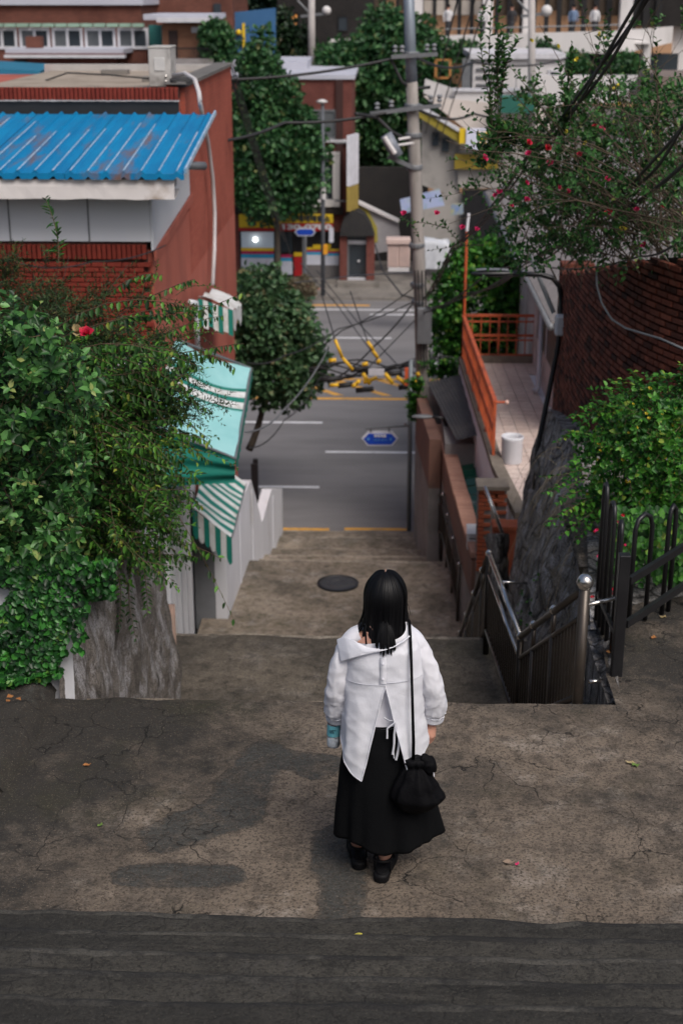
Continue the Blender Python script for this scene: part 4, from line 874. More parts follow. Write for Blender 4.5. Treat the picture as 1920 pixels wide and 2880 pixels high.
A, B, C, D = P(405, 1185, Y=17.6), P(498, 955, Y=20.2), P(706, 1036, Y=21.5), P(662, 1290, Y=18.2)
quadstripes('fabric_stripe', B, A, D, C, [1.2,.2,.35,.28,.35,.1,1.3,1.0], [M_CYAN,M_GREEN,M_AWHITE,M_GREEN,M_AWHITE,M_GREEN,M_CYAN,M_CYAN], AW, .10)
D2 = D+Vector((-.02, .1, -.36)); A2 = A+Vector((0, -.02, -.9))
mb = MB(); mb.grid(lambda a, b: A.lerp(D, a/20).lerp(A2.lerp(D2, a/20), b/12)+Vector((0, -.04-.03*math.sin(b*1.3+a*.2), 0)), 21, 13); mb.build('end_panel', M_GREEN, AW, smooth=True)
mb = MB(); mb.grid(lambda a, b: C.lerp(D, a/40)+Vector((.01+.015*math.sin(a*2.2), 0, -.15*b/3*(1+.25*abs(math.sin(a*.55))))), 41, 4); mb.build('valance', M_GREEN, AW, smooth=True)
MB().tube([C, D], .02, 8).build('front_bar', M_GREYM, AW); MB().tube([A, D], .02, 8).build('side_bar', M_GREYM, AW); MB().tube([B, C], .02, 8).build('side_bar', M_GREYM, AW)
AW2 = empty('awning', P(645, 1440, Y=22), 'small green and white striped awning low over the white wall beside the stairs', 'awning')
A, B, C, D = P(560, 1352, Y=21.2), P(640, 1320, Y=23.6), P(692, 1362, Y=23.6), P(652, 1512, Y=21.2)
A = Vector((-3.0, 21.2, D.z+.5)); B = Vector((-3.0, 23.6, C.z+.5))
quadstripes('fabric_stripe', B, A, D, C, [1]*17, [M_AWHITE, M_GREEN]*8+[M_AWHITE], AW2, .02, 4)
for k in range(7):
    p, q = A.lerp(D, k/7), A.lerp(D, (k+1)/7); mb = MB()
    mb.grid(lambda a, b: p.lerp(q, a/4)+Vector((0, -.012, -b/3*(.42+.08*math.sin(math.pi*a/4)) )), 5, 4); mb.build('valance_flap', M_GREEN if k % 2 == 0 else M_AWHITE, AW2, smooth=True)
MB().tube([C, D], .015, 8).build('front_bar', M_GREYM, AW2)
AW3 = empty('awning', P(620, 860, Y=23), 'tattered white-topped awning with green striped end high on the red flank', 'awning')
A, B, C, D = Vector((-2.98, 21.6, 6.95)), Vector((-2.98, 25.0, 6.95)), P(680, 858, Y=25.0), P(655, 872, Y=22.1)
A = P(557, 838, Y=21.9); B = P(600, 815, Y=25); 
quadstripes('fabric_top', B, A, D, C, [1, 1, 1], [M_AWHITE]*3, AW3, -.04, 6)
for k in range(7):
    p, q = A.lerp(D, k/7), A.lerp(D, (k+1)/7); mb = MB()
    mb.grid(lambda a, b: p.lerp(q, a/3)+Vector((0, -.012, -b/3*(.42+.03*math.sin(k*2.1)))), 4, 4); mb.build('valance_flap', M_GREEN if k % 2 == 0 else M_AWHITE, AW3, smooth=True)
mb = MB(); mb.grid(lambda a, b: D.lerp(C, a/12)+Vector((.01*math.sin(a), 0, -b/3*.28*(1+.3*math.sin(a*.8)))), 13, 4); mb.build('front_drop', M_AWHITE, AW3, smooth=True)

# ---- white wall stepping down beside the stairs
WW = empty('white_wall', (-2.6, 25, .5), 'white wall with saw-toothed top stepping down beside the lower stairs', 'wall')
def wallpoly(pts, name):   # pts: (Y, z) outline on the plane between X -2.56 and -2.2
    X = lambda y: interp(y, (21.8, 30), (-2.56, -2.2))
    mb = MB(); mb.slab([Vector((X(y), y, z)) for y, z in pts], (-.2, 0, 0)); return mb.build(name, M_WHITE, WW)
ya, za = 21.85, P(640, 1500, Y=21.85).z
wallpoly([(21.85, 1.2), (26.4, .5), (26.4, P(745, 1470, Y=26.4).z), (25.6, P(716, 1400, Y=25.6).z), (25.0, P(697, 1350, Y=25.0).z), (21.85, za)], 'upper_section')
wallpoly([(26.405, .5), (29.9, -.05), (29.9, P(803, 1374, Y=29.9).z), (28.0, P(765, 1375, Y=28.0).z), (26.405, P(745, 1470, Y=26.4).z)], 'lower_section')
for y in (23.4, 25.0, 28.1): 
    X = interp(y, (21.8, 30), (-2.56, -2.2)); MB().box(X+.001, X+.014, y, y+.12, interp(y, (22,30), (1.3,-.05)), interp(y, (22, 25, 26.4, 28, 30), (2.9, 2.7, 1.9, 1.5, 1.0))).build('pilaster', M_WHITE, WW)
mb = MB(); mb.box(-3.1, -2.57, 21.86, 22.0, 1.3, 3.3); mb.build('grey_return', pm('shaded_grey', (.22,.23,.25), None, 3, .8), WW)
for y in (19.0, 19.5, 20.0, 20.6, 21.2): MB().box(XS-.1, XS-.03, y, y+.09, 1.2, 4.8).build('rib', M_WHITE, WW)
MB().box(XS-.2, XS-.1, 18.9, 21.9, 1.2, 4.85).build('ribbed_section', M_WHITE, WW)
thing_mesh(MB().box(P(716,1310,Y=29.6).x-.03, P(722,1310,Y=29.6).x+.03, 29.55, 29.62, 0, P(715,1290,Y=29.6).z).box(P(722,1310,Y=29.6).x-.12, P(722,1310,Y=29.6).x+.02, 29.5, 29.549, 1.0, 1.75), 'street_notice', M_BLACK, 'dark narrow notice board on a post at the foot of the red brick house', 'sign')

# ================================================================ left planting
def plant(name, loc, label, cat='shrub', group=None): return empty(name, loc, label, cat, group)
# privet bush
g = plant('privet_bush', (-2.6, 8.6, 7.9), 'glossy broad-leaved green bush on the garden wall at the far left')
pl = Plant()
for k in range(360):
    u = random.uniform(-120, 250); v = random.uniform(900, 1590); Y = random.uniform(7.9, 8.7)
    if (u/250)**2+((v-1300)/370)**2 > 1.25: continue
    p = P(u, v, Y=Y); d = np.array([random.gauss(.25, .5), random.gauss(-.7, .35), random.gauss(.55, .4)])
    pl.shoot(p, d, random.uniform(.12, .3), random.randint(9, 15), random.uniform(.045,.085), random.uniform(.026,.042), .05, r=.003)
for k in range(80):
    u = random.uniform(-100, 230); v = random.uniform(930, 1300)+max(0, u)*.45; p = P(u, v+60, Y=random.uniform(8.0, 8.6)); pl.shoot(p, (random.gauss(.1, .2), random.gauss(-.3, .2), 1), random.uniform(.2, .38), 16, .055, .024, 0, r=.003)
for k in range(60): pl.clump(P(random.uniform(-120, 200), random.uniform(1080, 1560), Y=random.uniform(8.6, 9.3)), .25, 60, .06, .03)
pl.build(g, ML_PRIV, M_TWIG)
# feathery cypress behind
g = plant('cypress_shrub', (-3, 10, 7.9), 'dark feathery cypress behind the broad-leaved bush at the left edge')
pl = Plant()
def spray(p, d, ln):
    Q = pl.shoot(p, d, ln, 0, .03, .006, .12, r=.006)
    for i in range(26):
        t = (i+1)/27; f = t*6; j = min(5, int(f)); q = Q[j]+(Q[j+1]-Q[j])*(f-j); dd = unit(d)*.7+rnd()*.55
        l2 = ln*.42*(1-t*.75)+.04
        pl.shoot(q, dd, l2, 15, .036, .0075, .1, stem=False, spread=.7)
for u0, v0, u1, v1, Y in ((20,1050,60,700,10.6),(60,1080,120,760,10.4),(-40,1100,-20,760,10.8),(120,1060,200,790,10.3),(150,1080,275,800,10.2),(200,1100,330,880,10.2),(250,1150,420,960,10.1),(60,1000,10,800,10.5),(300,1180,480,1040,10.0),(330,1220,560,1080,10.0),(100,1100,170,850,9.9)):
    a, b = P(u0, v0, Y=Y), P(u1, v1, Y=Y-.2)
    for k in range(7):
        a2 = a+Vector(rnd()*.10); b2 = b+Vector(rnd()*.14); spray(a2, np.array(b2-a2), (b2-a2).length)
pl.build(g, ML_CYP, M_BARK)
# arching shrub overhanging the stairs
g = plant('arching_shrub', (-2.1, 9.6, 7.6), 'big tangled shrub arching over the stairs with rows of hanging leaves')
pl = Plant()
ends = [(545,1150),(560,1000),(610,870),(520,1270),(600,1150),(470,1420),(575,1320),(600,1440),(560,1500),(590,1600),(520,1650),(450,1550),(400,1640),(380,1450),(640,1220),(500,1350),(430,1250),(560,1080),(480,1500),(350,1560),(640,1300),(330,1500)]
for k in range(150):
    if k < len(ends)*3: u1, v1 = ends[k % len(ends)]; u1 += random.gauss(-45, 28); v1 += random.gauss(0, 28)
    else: u1 = random.uniform(180, 560); v1 = random.uniform(980, 1620)
    Y = random.uniform(8.7, 10.2); u0 = min(u1-60, random.uniform(60, 300)); v0 = min(max(v1-random.uniform(-60, 260), 1000), 1420)
    a, b = P(u0, v0, Y=Y+.35), P(u1, v1, Y=Y-.15); ln = (b-a).length; dr = random.uniform(.12, .4)
    d = np.array(b-a)/ln + np.array([0, 0, dr]); pl.shoot(a, d*1.0, ln*np.linalg.norm(d), int(16+ln*22), .055, .024, dr/np.linalg.norm(d), 'hang', r=.0045, start=.12)
    for q in range(3):
        t = random.uniform(.3, .9); s = a.lerp(b, t)+Vector((0, 0, dr*ln*t*(1-t))); pl.shoot(s, (random.gauss(.4,.5), random.gauss(-.3,.4), random.gauss(0,.5)), random.uniform(.12,.32), 12, .045, .02, .3, 'pairs', r=.0025)
for k in range(150): pl.clump(P(random.uniform(120, 440), random.uniform(1020, 1560), Y=random.uniform(9.3, 10.6)), .26, 60, .055, .024)
for u0, v0, u1, v1 in ((330,880,560,790),(400,900,690,820),(300,830,470,800),(480,1000,690,990),(420,960,640,900),(500,1010,650,1080),(360,1300,590,1650),(400,1560,560,1600),(380,1500,600,1590)):
    a, b = P(u0, v0, Y=10.2), P(u1, v1, Y=9.9); pl.shoot(a, np.array(b-a)+np.array([0,0,.25]), (b-a).length*1.1, 26, .06, .026, .25, 'hang', r=.005)
for u0, v0, u1, v1 in ((380,1560,385,1800),(400,1580,415,1730),(330,1600,330,1780),(300,1560,310,1640),(440,1500,430,1640)):
    a, b = P(u0, v0, Y=9.3), P(u1, v1, Y=9.2); pl.shoot(a, np.array(b-a), (b-a).length, 26, .05, .024, 0, 'pairs', r=.004)
for k in range(26):   # reddish small-leaved sprays in front of the brick
    a = P(random.uniform(330, 540), random.uniform(830, 980), Y=10.4); pl.shoot(a, (random.gauss(.5,.6), 0, random.gauss(.1,.4)), random.uniform(.2,.45), 22, .026, .014, .2, 'spiral', r=.003)
pl.build(g, ML_ARCH, M_TWIG)
blossom('bloom', P(245, 940, Y=9.0), .05, M_RED, g)
blossom('yellow_leaves', P(222, 935, Y=9.02), .055, M_PALELEAF, g, n=7)
# tall sprig in front of the panelling
g = plant('leafy_sprig', P(190, 780, Y=10.0), 'single tall leafy sprig standing against the white panelling', 'plant')
pl = Plant(); a, b = P(165, 740, Y=10.0), P(128, 575, Y=10.0); pl.shoot(a, np.array(b-a), (b-a).length, 34, .085, .018, -.1, 'pairs', r=.006, spread=.9); a, b = P(50, 740, Y=10.0), P(45, 690, Y=10); pl.shoot(a, np.array(b-a), .15, 12, .05, .012, 0, 'pairs'); pl.build(g, ML_SHRUB, M_TWIG)
# ivy on the white wall
g = plant('ivy', (-2.4, 7.95, 7.4), 'ivy creeping over the white garden wall beside the landing', 'ivy')
pl = Plant()
def ivy_at(u, v):
    p = P(u, v, Y=8.0-random.random()*.09); pl.leaf(np.array(p), np.array([random.gauss(0,.5), -.35, random.gauss(-.7,.4)]), np.array([random.gauss(0,.35), -1, .5+random.gauss(0,.3)]), random.uniform(.03,.055), random.uniform(.03,.052))
for k in range(5200):
    u = random.uniform(-150, 245); v = random.uniform(1560, 1925)
    edge = 245-(v-1560)*.30 + 22*nz(v*.03, 0, 0); gap = nz(u*.012+v*.007, v*.004-u*.004, 4)
    if u > edge or (gap > .25 and v > 1640) : continue
    ivy_at(u, v)
for tr in range(16):
    u, v = random.uniform(100, 240), random.uniform(1600, 1750)
    for k in range(34): u += random.gauss(-.5, 5); v += random.uniform(2, 6); ivy_at(u, min(v, 1900))
for k in range(500):   # spilling on to the kerb
    u = random.uniform(-100, 170); v = 1885+random.uniform(0, 45)*(1-max(0, u)/200); p = P(u, v, Z=7.38+random.random()*.05); pl.leaf(np.array(p), rnd()*.5+np.array([0,-.5,-.1]), np.array([0,-.4,1])+rnd()*.3, .045, .045)
for k in range(700):   # up the rendered flank top
    u = random.uniform(200, 320); v = random.uniform(1570, 1680); p = P(u, v, Y=8.4+random.random()*.6); pl.leaf(np.array(p), rnd()*.5+np.array([.2,-.4,-.5]), np.array([.3,-.8,.5])+rnd()*.3, .042, .035)
pl.build(g, ML_IVY, M_TWIG, 'leaves')
# ================================================================ right side: curved brick wall, railings, terrace house
M_BRICKR = islandmat('dark_brick', [(.04,.016,.012), (.20,.058,.034), (.14,.040,.026), (.25,.075,.045), (.03,.014,.012), (.21,.06,.036)], .85, .4)
M_MORTR = pm('black_mortar', (.022,.018,.016), (.035,.03,.026), 8, .95, .4, 30)
BW = empty('brick_wall', (2.4, 15, 6), 'tall dark red brick wall curving along the right of the stairs', 'wall')
PATH = [(2.30,18.3),(2.27,17.3),(2.28,16.2),(2.33,15.1),(2.42,14.2),(2.58,13.4),(2.86,12.7),(3.3,12.1),(3.9,11.65),(4.8,11.3),(5.8,11.1)]
seg = [0.0]
fine = []
for i in range(len(PATH)-1):
    for k in range(20):
        t = k/20; p0, p1, p2, p3 = [Vector((*PATH[min(max(i+q, 0), len(PATH)-1)], 0)) for q in (-1, 0, 1, 2)]
        fine.append(.5*((2*p1)+(-p0+p2)*t+(2*p0-5*p1+4*p2-p3)*t*t+(-p0+3*p1-3*p2+p3)*t**3))
cum = np.concatenate([[0], np.cumsum([(fine[i+1]-fine[i]).length for i in range(len(fine)-1)])])
FX, FY = np.array([p.x for p in fine]), np.array([p.y for p in fine])
def wp(s): return Vector((float(np.interp(s, cum, FX)), float(np.interp(s, cum, FY)), 0))
LW = cum[-1]
def wtop(y): return interp(y, (11, 12.6, 14, 16, 18.3), (9.4, 9.25, 8.95, 8.5, 8.08))
def wbot(y): return interp(y, (11, 13, 15, 17, 18.3), (7.2, 7.1, 6.75, 6.3, 5.9))
n = 120; mb = MB()
def back(a, b):
    s = LW*a/(n-1); p = wp(s); q = wp(min(LW, s+.05))-wp(max(0, s-.05)); nrm = Vector((q.y, -q.x, 0)).normalized()   # towards the stairs
    if nrm.x > 0 and p.y > 13: nrm = -nrm
    if p.y <= 13 and nrm.y > 0: nrm = -nrm
    o_ = [-.035, -.035, -.22, -.22][b]; z = [wbot(p.y)-.3, wtop(p.y), wtop(p.y), wbot(p.y)-.3][b]
    return (p.x+nrm.x*o_, p.y+nrm.y*o_, z)
mb.grid(back, n, 4); mb.build('wall_core', M_MORTR, BW)
bm_ = MB().box(-.090, .090, -.05, .012, -.0245, .0245); srcb = bm_.build('brick', M_BRICKR, BW, local=True, bevel=.006); cand = []
hm_ = MB().box(-.042, .042, -.05, .012, -.0245, .0245); srch = hm_.build('header_brick', M_BRICKR, BW, local=True, bevel=.006)
for r in range(60):
    z = 5.7+.067*r; s = .1+(.1 if r % 2 else 0); head = r % 11 in (3,) ; stepb = .1 if head else .2
    while s < LW-.1:
        p = wp(s)
        if wbot(p.y) < z < wtop(p.y)-.02:
            q = wp(s+.05)-wp(s-.05); nrm = Vector((q.y, -q.x, 0)).normalized()
            if nrm.x > 0 and p.y > 13: nrm = -nrm
            if p.y <= 13 and nrm.y > 0: nrm = -nrm
            cand.append((p.y, Vector((p.x, p.y, z))+nrm*random.uniform(-.004, .006), math.atan2(nrm.y, nrm.x)+math.pi/2, head))
        s += stepb
vis = [c for c in cand if c[1].x+.03*c[1].y < .245*c[1].y*1.02 and c[1].z > 7.35]
vis.sort(key=lambda c: c[0]); near = set(id(c) for c in vis[:300]); rest = MB(); f1 = f2 = True
for c in cand:
    if id(c) in near:
        if c[3]:
            if f2: o = srch; f2 = False; o.location = c[1]-BW.location; o.rotation_euler = (0, 0, c[2])
            else: copy_part(srch, BW, c[1]-BW.location, (0, 0, c[2]))
        else:
            if f1: o = srcb; f1 = False; o.location = c[1]-BW.location; o.rotation_euler = (0, 0, c[2])
            else: copy_part(srcb, BW, c[1]-BW.location, (0, 0, c[2]))
    else:
        rm = Matrix.Rotation(c[2], 3, 'Z'); rest.add([c[1]+rm @ Vector(p) for p in (hm_ if c[3] else bm_).v], bm_.f)
o = rest.build('brick_mass', M_BRICKR, BW); o['kind'] = 'stuff'
# end pier, capping
pe = wp(.02); MB().box(pe.x-.02, pe.x+.4, pe.y-.02, pe.y+.25, 5.5, 8.16).build('end_pier', M_BRICKR, BW, bevel=.01)
# ---- metal railing down the stairs
def rail_run(a, b, ngap, label, name='stair_railing', drop2=.19, dropb=.76, posts=(0, 1), ball0=False, joints=(), mtop=M_BROWN, foot=1.05, rtop=.026, group='sections of the brown stair railing'):
    a, b = Vector(a), Vector(b); T = empty(name, Vector((a.x, a.y, a.z-foot)), label, 'railing', group)
    MB().tube([a, b], rtop, 10).build('top_rail', mtop, T, smooth=True)
    MB().tube([a-Vector((0,0,drop2)), b-Vector((0,0,drop2))], .019, 8).build('mid_rail', mtop if mtop is M_CHROME else M_BROWN, T, smooth=True)
    MB().tube([a-Vector((0,0,dropb)), b-Vector((0,0,dropb))], .024, 8).build('bottom_rail', M_BROWN, T, smooth=True)
    bs = None
    for k in range(1, ngap):
        p = a.lerp(b, k/ngap)
        if bs is None: bs = MB().box(-.009, .009, -.009, .009, -dropb, -drop2).build('baluster', M_BROWN, T, local=True); bs.location = p-T.location
        else: copy_part(bs, T, p-T.location)
    for t in posts:
        p = a.lerp(b, t); r_ = .036 if (ball0 and t == 0) else .028; top = p+Vector((0,0,.0 if not (ball0 and t == 0) else .02))
        MB().tube([p-Vector((0,0,foot+.25)), top], r_, 12).build('post', M_BROWN, T, smooth=True)
    for t in joints:
        p = a.lerp(b, t); MB().sphere(p+Vector((0,0,.012)), .036, 10).build('joint_ball', M_CHROME, T, smooth=True); MB().tube([p-Vector((0,0,drop2+.02)), p-Vector((0,0,.02))], .018, 8).build('bracket', M_BROWN, T, smooth=True)
        MB().tube([p-Vector((0,0,foot+.3)), p-Vector((0,0,drop2))], .022, 8).build('post', M_BROWN, T, smooth=True)
    return T
pA = P(1643, 1655, Y=8.3); pB = P(1463, 1790, Y=10.3); pC = P(1375, 1556, Y=12.05); 
T = rail_run(pA, pB, 22, 'brown steel stair railing with a chrome ball post at its near top end', ball0=True, joints=(.42, .75))
MB().sphere(pA+Vector((0,0,.045)), .054, 16).build('post_ball', M_CHROME, T, smooth=True); MB().lathe([(.036,0),(.042,.01),(.028,.03)], pA+Vector((0,0,.0)), 16).build('post_collar', M_CHROME, T, smooth=True)
MB().tube([pA-Vector((0,0,.12)), P(1728, 1682, Y=8.4)], .015, 8).build('tie_bar', M_CHROME, T, smooth=True); MB().tube([P(1655, 1917, Y=8.32), P(1695, 1915, Y=8.35)], .015, 8).build('tie_bar', M_CHROME, T, smooth=True)
T = rail_run(pB, pC, 18, 'bright-topped level railing section along the middle landing', mtop=M_CHROME)
MB().sphere(pB, .035, 10).build('joint_ball', M_CHROME, T, smooth=True); MB().tube([P(1412, 1637, Y=11.3), P(1480, 1640, Y=11.4)], .013, 8).build('tie_bar', M_CHROME, T, smooth=True)
pD = pC+Vector((.05, 6.3, -4.05)); rail_run(pC, pD, 60, 'brown railing section dropping steeply below the middle landing', joints=(.12, .3, .5, .7, .9))
MB().sphere(pC, .035, 10).build('joint_ball', M_CHROME, T, smooth=True)
pE, pF = P(1290, 1588, Y=21.9), P(1245, 1392, Y=25.4)
T = rail_run(pE, pF, 30, 'level railing section with chrome ball joints along the lower landing', joints=(0, .34, .68, 1), rtop=.022, posts=(0, 1)); MB().tube([pE+Vector((0,.05,-.1)), pE+Vector((.45,.1,-.1))], .012, 6).build('tie_bar', M_CHROME, T)
rail_run(pF, P(1213, 1393, Y=28.6), 26, 'last railing section stepping down to the road', joints=(.5, 1), rtop=.022)
rail_run(P(1200, 1390, Y=27.6), P(1188, 1390, Y=29.6), 14, 'short railing beside the road sign post', joints=(0, 1), rtop=.02)
# ---- black hooped fence
BF = empty('hooped_fence', P(1720, 1830, Z=7.35), 'black iron fence of hooped bars on the raised ground at the right', 'fence')
pp = P(1733, 1868, Z=7.36); MB().box(pp.x-.035, pp.x+.035, pp.y-.035, pp.y+.035, 7.25, P(1740, 1558, Y=pp.y).z).build('corner_post', M_BLACK, BF, bevel=.006)
ql = [P(u, v, Z=7.3) for u, v in ((1722,1850),(1717,1832),(1703,1808),(1692,1783),(1682,1762),(1674,1742))]
for k in range(0, 6, 2):
    a, b = ql[k], ql[k+1]; zt = 8.16+.02*k; m_ = (a+b)/2
    MB().tube([a, Vector((a.x, a.y, zt)), Vector((lerp(a.x, m_.x, .3), lerp(a.y, m_.y, .3), zt+.06)), Vector((m_.x, m_.y, zt+.08)), Vector((lerp(b.x, m_.x, .3), lerp(b.y, m_.y, .3), zt+.06)), Vector((b.x, b.y, zt)), b], .015, 8).build('hoop', M_BLACK, BF, smooth=True)
MB().bar(pp+Vector((0,0,.16)), ql[5]+Vector((0,0,.2)), .02, .035).build('rail', M_BLACK, BF)
qr = [P(u, v, Z=7.42) for u, v in ((1768,1722),(1815,1706),(1862,1690),(1880,1682),(1930,1668),(1960,1660),(2000,1650),(2030,1642))]
for k in range(0, 8, 2):
    a, b = qr[k], qr[k+1]; zt = a.z+.60; m_ = (a+b)/2
    MB().tube([a-Vector((0,0,.1)), Vector((a.x, a.y, zt)), a.lerp(b, .15)+Vector((0,0,.67)), m_+Vector((0,0,.70)), a.lerp(b, .85)+Vector((0,0,.67)), Vector((b.x, b.y, zt)), b-Vector((0,0,.1))], .017, 8).build('hoop', M_BLACK, BF, smooth=True)
for dz in (.2, .5): MB().bar(Vector((pp.x+.05, pp.y+.05, 7.42+dz)), qr[-1]+Vector((0,0,dz)), .03, .05).build('rail', M_BLACK, BF)
# ---- terrace house
TH = empty('terrace_house', (3.2, 26, 0), 'pale house with tiled roof terrace and orange railing at the right', 'house')
M_HWALL = pm('house_render', (.55,.5,.48), (.48,.44,.42), 1.5, .85, .08, 25, dirt=(.24,.21,.19), dscale=1); M_LEDGE = pm('mossy_ledge', (.20,.17,.14), (.13,.11,.09), 5, .9, .4, 20)
LEFT = lambda y: interp(y, (20.2, 22.5, 30), (2.02, 1.84, 1.64))
mb = MB(); ys = [20.2, 22.5, 25, 27.5, 30]; mb.slab([Vector((LEFT(y), y, -.05)) for y in ys]+[Vector((3.3, 30, -.05)), Vector((3.3, 20.2, -.05))], (0, 0, 3.99)); mb.build('base_block', M_WHITE, TH)
for k in range(len(ys)-1): 
    MB().bar((LEFT(ys[k])+.09, ys[k], 4.005), (LEFT(ys[k+1])+.09, ys[k+1], 4.005), .2, .12).build('edge_ledge', M_LEDGE, TH)
MB().bar((LEFT(30)+.1, 29.92, 4.03), (3.25, 29.92, 4.03), .16, .18).build('edge_ledge', M_LEDGE, TH)
M_TILE = islandmat('terrace_tile', [(.58,.46,.41), (.66,.55,.49), (.62,.50,.45), (.54,.43,.38)], .45, .08, 20, .4)
tl = None; TS_ = .235
for j in range(42):
    y = 20.35+TS_*j
    for i in range(8):
        x = LEFT(y)+.2+TS_*(i+.5)
        if x > 3.16 or y > 29.8: continue
        if tl is None: tl = MB().box(-TS_/2+.006, TS_/2-.006, -TS_/2+.006, TS_/2-.006, 0, .022).build('tile', M_TILE, TH, local=True); tl.location = Vector((x, y, 3.945))-TH.location
        else: copy_part(tl, TH, Vector((x, y, 3.945+random.uniform(0, .002)))-TH.location)
# house wall right of the terrace, roof, pipe, window
MB().box(3.2, 9, 24.3, 40, -.05, 6.1).build('wall', M_HWALL, TH)
MB().box(3.17, 3.199, 25.6, 28.9, 4.75, 5.9).build('window', M_BLACK, TH); MB().box(3.16, 3.171, 27.2, 27.26, 4.75, 5.9).build('window_bar', M_WHITE, TH)
for k in range(12):
    x0 = 2.85+k*.42; z0 = 6.12+k*.17; mb = MB(); mb.slab([(x0, 23.9, z0), (x0+.5, 23.9, z0+.21), (x0+.5, 41, z0+.21), (x0, 41, z0)], (0, 0, .05)); mb.build('roof_course', pm('roof_grey', (.24,.22,.215), (.18,.165,.16), 2, .85, .2, 15), TH)
MB().tube([(2.83, 23.8, 6.1), (2.83, 41, 6.1)], .06, 8).build('gutter', M_GREYM, TH, smooth=True)
x_ = P(1512, 1100, Z=4).x; y_ = P(1512, 1100, Z=4).y
MB().tube([(x_, y_, 6.05), (x_, y_, 4.12), (x_-.02, y_-.06, 4.05), (x_-.1, y_-.1, 4.03)], .05, 10).build('downpipe', pm('pipe_white', (.55,.56,.62), None, 3, .5), TH, smooth=True)
# orange railing
OR_ = empty('terrace_railing', (1.9, 26, 4), 'orange painted steel railing round the tiled terrace', 'railing')
ra = [Vector((LEFT(y)+.06, y, 4.06)) for y in (23.05, 30-.1)]; rb = Vector((3.22, 29.9, 4.06))
def orail(a, b, n_, main):
    for z, w_, h_ in ((.93, .07, .05), (.80, .03, .03), (.50, .05, .05), (.40, .03, .03), (.08, .03, .03)): MB().bar(a+Vector((0,0,z)), b+Vector((0,0,z)), w_, h_).build('rail', M_ORANGE, OR_)
    for k in range(n_+1):
        p = a.lerp(b, k/n_); w_ = .045 if k % main == 0 else .022
        MB().box(p.x-w_/2, p.x+w_/2, p.y-w_/2, p.y+w_/2, p.z+(0 if k % main == 0 else .08), p.z+.92).build('post' if k % main == 0 else 'baluster', M_ORANGE, OR_)
orail(ra[0], ra[1], 40, 8); orail(ra[1], rb, 8, 4)
MB().tube([ra[0]+Vector((0,0,.93)), ra[0]+Vector((.16,.0,.93))], .02, 8).build('rail_return', M_ORANGE, OR_); MB().sphere(ra[0]+Vector((.19,0,.93)), .04, 8).build('rail_knob', pm('faded_paint', (.7,.45,.38), None, 5, .5), OR_, smooth=True)
px = P(1305, 880, Y=29.8); MB().tube([Vector((px.x, 29.8, 4.06)), Vector((px.x, 29.8, P(1305, 650, Y=29.8).z))], .03, 8).build('tall_post', M_ORANGE, OR_); MB().tube([Vector((px.x, 29.8, P(1305, 650, Y=29.8).z)), Vector((px.x+.03, 29.8, P(1305, 600, Y=29.8).z))], .03, 8).build('post_cap', M_WHITE, OR_)
# bucket
c = P(1437, 1300, Z=3.97); BK = empty('white_tub', c, 'white plastic tub standing on the tiled terrace', 'tub')
MB().lathe([(.165,0),(.175,.02),(.178,.40),(.19,.42),(.19,.46),(.182,.468),(.172,.46),(.165,.40),(.163,.30),(.01,.30)], c, 28).build('tub_wall', pm('white_plastic', (.66,.67,.72), (.58,.59,.63), 3, .45), BK, smooth=True)
MB().lathe([(.16,.28),(.16,.33),(.01,.332)], c, 20).build('tub_contents', M_LEDGE, BK)
# ---- walls, gate pier and roofs of the yard beside the stairs
M_BRICKP = islandmat('pink_brick', [(.36,.19,.14), (.42,.24,.18), (.3,.16,.12)], .85, .3); M_YARD = pm('brown_render', (.20,.105,.078), (.16,.085,.065), 2, .85, .12, 25, dirt=(.10,.07,.06)); M_GREYR = pm('grey_render', (.26,.24,.235), (.21,.195,.19), 2, .9, .1, 20, dirt=(.13,.12,.11))
YW = empty('yard_wall', (1.3, 24, 1), 'yard wall capped with pink upright bricks beside the lower railing', 'wall')
wl = lambda y: interp(y, (20.6, 22.2, 27.9), (1.42, 1.33, 1.12))
for nm, z0, z1, m_, t0, t1 in (('render_base', .2, 2.5, M_GREYR, 0, .22), ('brick_face', 2.501, 3.1, M_YARD, -.004, .224)):
    mb = MB(); yy = (20.6, 22.2, 25, 27.9); mb.slab([Vector((wl(y)+t0, y, z0)) for y in yy]+[Vector((wl(y)+t1, y, z0)) for y in reversed(yy)], (0, 0, z1-z0)); mb.build(nm, m_, YW)
cb = None
for k in range(108):
    y = 20.65+.067*k
    if y > 27.85: break
    x = wl(y)+.11; l_ = Vector((x, y, 3.101+.05*(y < 23.4)))-YW.location
    if cb is None: cb = MB().box(-.13, .13, -.028, .028, 0, .09).build('cap_brick', M_BRICKP, YW, local=True, bevel=.004); cb.location = l_
    else: copy_part(cb, YW, l_)
GP = empty('gate_pier', P(1380, 1500, Y=20.8), 'orange-red brick gate pier with a slit opening below the terrace', 'pier')
xa, xb, zt, zb_ = P(1345, 1380, Y=20.5).x, P(1425, 1380, Y=20.5).x, P(1345, 1375, Y=20.5).z, P(1345, 1640, Y=20.5).z
MB().box(xa, xb, 20.5, 20.8, zb_-1, zt).build('pier_core', pm('mortar_grey', (.22,.2,.19), None, 6, .9), GP)
M_BRICKO = islandmat('orange_brick', [(.30,.075,.035), (.36,.10,.05), (.26,.06,.03)], .85, .3); ob_ = None
